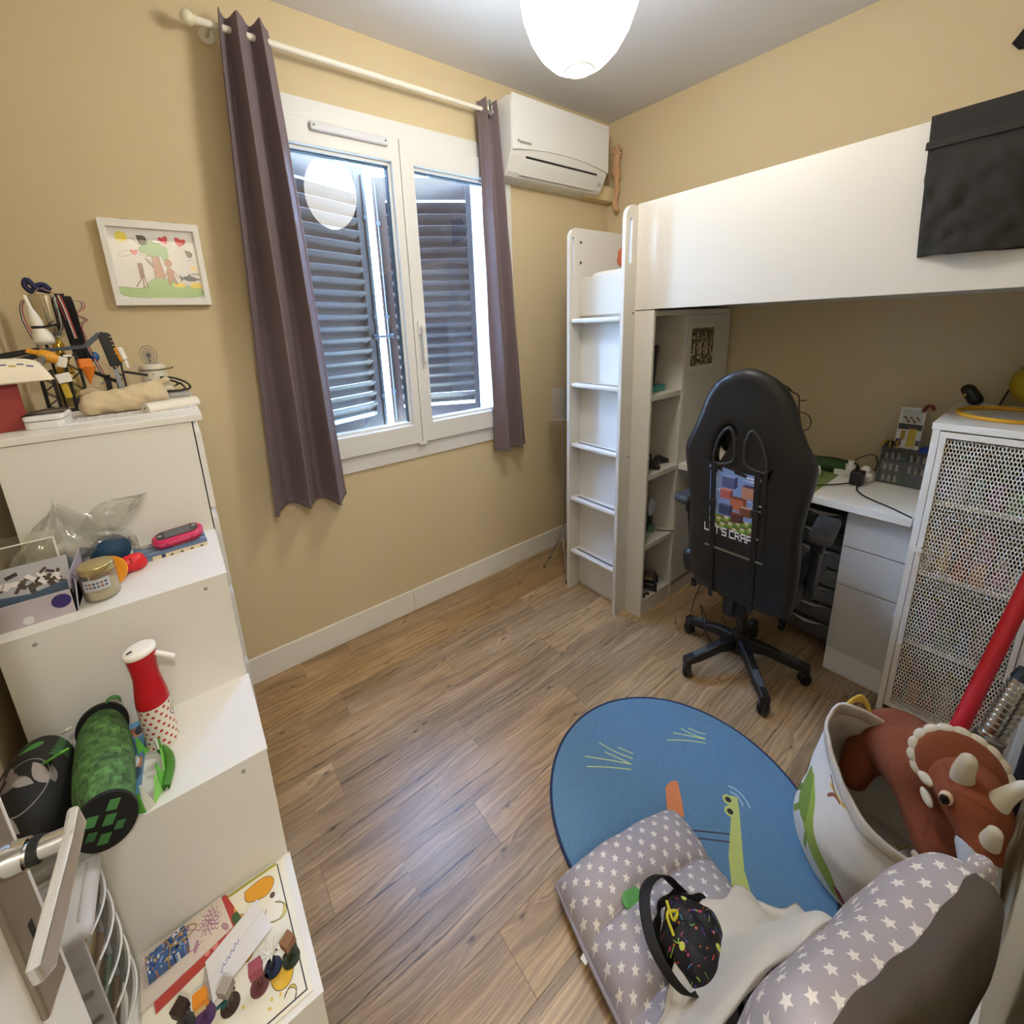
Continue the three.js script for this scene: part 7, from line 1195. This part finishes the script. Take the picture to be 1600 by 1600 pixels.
{
  const cols = ['#b5503a', '#3f6a9c', '#c9a23a', '#5a8a4a', '#d8d2c0', '#7a4a7c', '#c97a96', '#4a8a92', '#d9883a', '#8d8578'];
  const cn = ['brick red', 'blue', 'golden', 'green', 'cream', 'purple', 'pink', 'teal', 'orange', 'grey brown'], od = ['first', 'second', 'third', 'fourth', 'fifth', 'sixth'], SH = { 0.05: 'bottom', 0.3: 'second', 0.56: 'third', 0.81: 'top' };
  let n = 0;
  for (const y of [0.05, 0.30, 0.56, 0.81]) for (let k = 0; k < 11; k++) {
    const w = 0.035 + 0.03 * hash(k, n), h = 0.05 + 0.10 * hash(n, k + 2), z = -0.185 + (k % 6) * 0.040 + 0.004 * hash(n, 7), x = k < 6 ? 1.895 : 1.985, i = (n * 7 + k) % 10;
    const g = n % 3 === 0 ? cyl(0.016, 0.018, h, [0, h / 2, 0]) : n % 3 === 1 ? box(w, h, 0.034, [0, h / 2, 0], undefined, 0.004) : blob([[0, 0.017, 0, 0, h - 0.018, 0, 0.017, 0.013]], 18, 0.006);
    const m = obj('stored_toy', g, std(cols[i], 0.55)); m.position.set(x, y + 0.0005, z); tag(m, `${cn[i]} ${['round pot', 'block', 'rounded toy'][n % 3]}, ${od[k % 6]} from left, ${k < 6 ? 'front' : 'rear'} row, ${SH[y]} mesh cabinet shelf`, 'toy', 'toys inside the mesh cabinet'); n++;
  }
}
// ------------------------------------------------------------------ leaning by the near wall
{
  const t = thing('red_toy_sword', 'long red plastic tube leaning in front of the cabinet', 'toy sword');
  obj('blade', [rod([1.475, 0.166, -0.036], [1.727, 0.722, 0.034], 0.0173, 0.0173, 24), sph(0.0173, [1.727, 0.722, 0.034])], std('#c81e26', 0.45), t);
  obj('grip', rod([1.415, 0.012, -0.054], [1.475, 0.166, -0.036], 0.0178, 0.0178, 24), M.black, t);
}
{
  const t = thing('silver_toy_hilt', 'silver ribbed toy sword hilt leaning at the near wall', 'toy hilt');
  const A = [1.370, 0.367, 0.0215], B = [1.413, 0.609, 0.059], P = (k) => A.map((v, i) => v + (B[i] - v) * k), sil = std('#c9c7c2', 0.2, { metalness: 0.95 });
  obj('tube', [rod(P(0), P(0.3), 0.025, 0.025, 28), rod(P(0.3), P(0.9), 0.021, 0.021, 28)], sil, t);
  obj('rib', Array.from({ length: 9 }, (_, k) => rod(P(0.36 + k * 0.058), P(0.38 + k * 0.058), 0.0235, 0.0235, 28)), sil, t);
  obj('pommel', rod(P(0.9), P(1), 0.022, 0.018, 28), M.black, t);
  obj('slot', Array.from({ length: 4 }, (_, k) => rod(P(0.05 + k * 0.06), P(0.075 + k * 0.06), 0.0256, 0.0256, 28)), std('#2a2a2c', 0.5), t);
  obj('switch_box', [box(0.03, 0.05, 0.03, [1.356, 0.415, 0.0365], [0, 0.2, -0.2], 0.004), cyl(0.011, 0.011, 0.012, [1.338, 0.420, 0.0365], [0, 0, Math.PI / 2])], std('#8f8d88', 0.3, { metalness: 0.8 }), t);
}
tag(obj('black_rod', rod([1.25, 0.0, 0.077], [1.37, 0.72, 0.087], 0.010, 0.010, 16), M.blackMatte), 'black rod standing against the near wall behind the plush', 'rod');
// ------------------------------------------------------------------ on the floor cushion
{
  const t = on('waist_bag', 'small black drawstring bag with bright paint splashes on the floor cushion', 'bag', 0.662, 0.118, -0.270, { turn: 0.35, s: 1 });
  t.scale.setScalar(1.15);
  const c = canvas(512, 512, (g) => { g.fillStyle = '#100f14'; g.fillRect(0, 0, 512, 512); const cs = ['#d83a7a', '#4aa8d8', '#a8d84a', '#e87a3a', '#d84a4a', '#7a4ad8']; for (let i = 0; i < 120; i++) { g.fillStyle = g.strokeStyle = cs[i % 6]; const x = hash(i, 1) * 512, y = hash(i, 2) * 512; g.lineWidth = 2 + hash(i, 3) * 5; if (i % 3) { g.beginPath(); g.moveTo(x, y); g.quadraticCurveTo(x + 30 * (hash(i, 4) - 0.5), y + 30 * (hash(i, 5) - 0.5), x + 70 * (hash(i, 6) - 0.5), y + 70 * (hash(i, 7) - 0.5)); g.stroke(); } else { g.beginPath(); g.arc(x, y, 3 + hash(i, 8) * 6, 0, 7); g.fill(); } } g.fillStyle = '#d6dc5a'; for (const [x, y] of [[130, 190], [420, 150], [270, 420]]) { g.beginPath(); g.arc(x, y, 20, 0, 7); g.fill(); } });
  const g = blob([[-0.028, 0.026, 0.012, 0.028, 0.026, 0.012, 0.034, 0.032], [-0.018, 0.028, -0.022, 0.022, 0.028, -0.022, 0.030, 0.030]], 44, 0.016, (d, x, y, z) => Math.max(d + 0.0025 * noise(x * 60, y * 60, z * 60), 0.001 - y));
  { const p = g.attributes.position, uv = g.attributes.uv; for (let i = 0; i < p.count; i++) uv.setXY(i, p.getX(i) / 0.13 + 0.5, 0.5 - p.getZ(i) / 0.12); }
  obj('pouch', g, printed(c, 0.6), t);
  obj('ruffle', sheet((u, v) => { const a = u * Math.PI * 2; const r = 0.050 + 0.018 * v + 0.004 * Math.sin(a * 9) * v; return [Math.cos(a) * r * 1.05, 0.010 + 0.022 * v + 0.006 * Math.sin(a * 7 + 1) * v, -0.004 + Math.sin(a) * r * 0.92]; }, 120, 6, 0.002), std('#0e0d10', 0.7), t);
  obj('strap', [ribbon([[-0.050, 0.03, 0.03], [-0.085, 0.05, 0.0], [-0.070, 0.075, -0.055], [-0.01, 0.085, -0.085], [0.05, 0.06, -0.065], [0.062, 0.03, -0.03]], 0.020, 0.0016, [0.3, 0.3, 1]), ribbon([[-0.055, 0.02, 0.03], [-0.085, 0.02, 0.055], [-0.060, 0.02, 0.085], [-0.03, 0.02, 0.07]], 0.018, 0.0016, [0, 0.7, 0.7])], std('#0f0e11', 0.65), t);
  obj('yellow_cord', tube([[-0.030, 0.062, -0.030], [-0.010, 0.070, -0.045], [0.004, 0.068, -0.030], [-0.012, 0.068, -0.034], [0.008, 0.070, -0.050]], 0.0026, 40), std('#d8cc2a', 0.5), t);
}
tag(obj('green_dinosaur_toy', uvm(poly(spline([[-0.022, 0.012], [-0.010, 0.026], [0.010, 0.026], [0.022, 0.012], [0.020, -0.014], [0.014, -0.026], [0.008, -0.014], [0.002, -0.026], [-0.004, -0.014], [-0.012, -0.020], [-0.010, -0.006], [-0.020, 0.0]]), 0.006, 0.002).rotateX(-Math.PI / 2)).scale(1.2, 1, 1.2).rotateY(-0.5).translate(0.630, 0.123, -0.385), std('#5aa04a', 0.6)), 'small flat green dinosaur toy lying on the starred cushion', 'toy');

renderer.render(scene, camera);
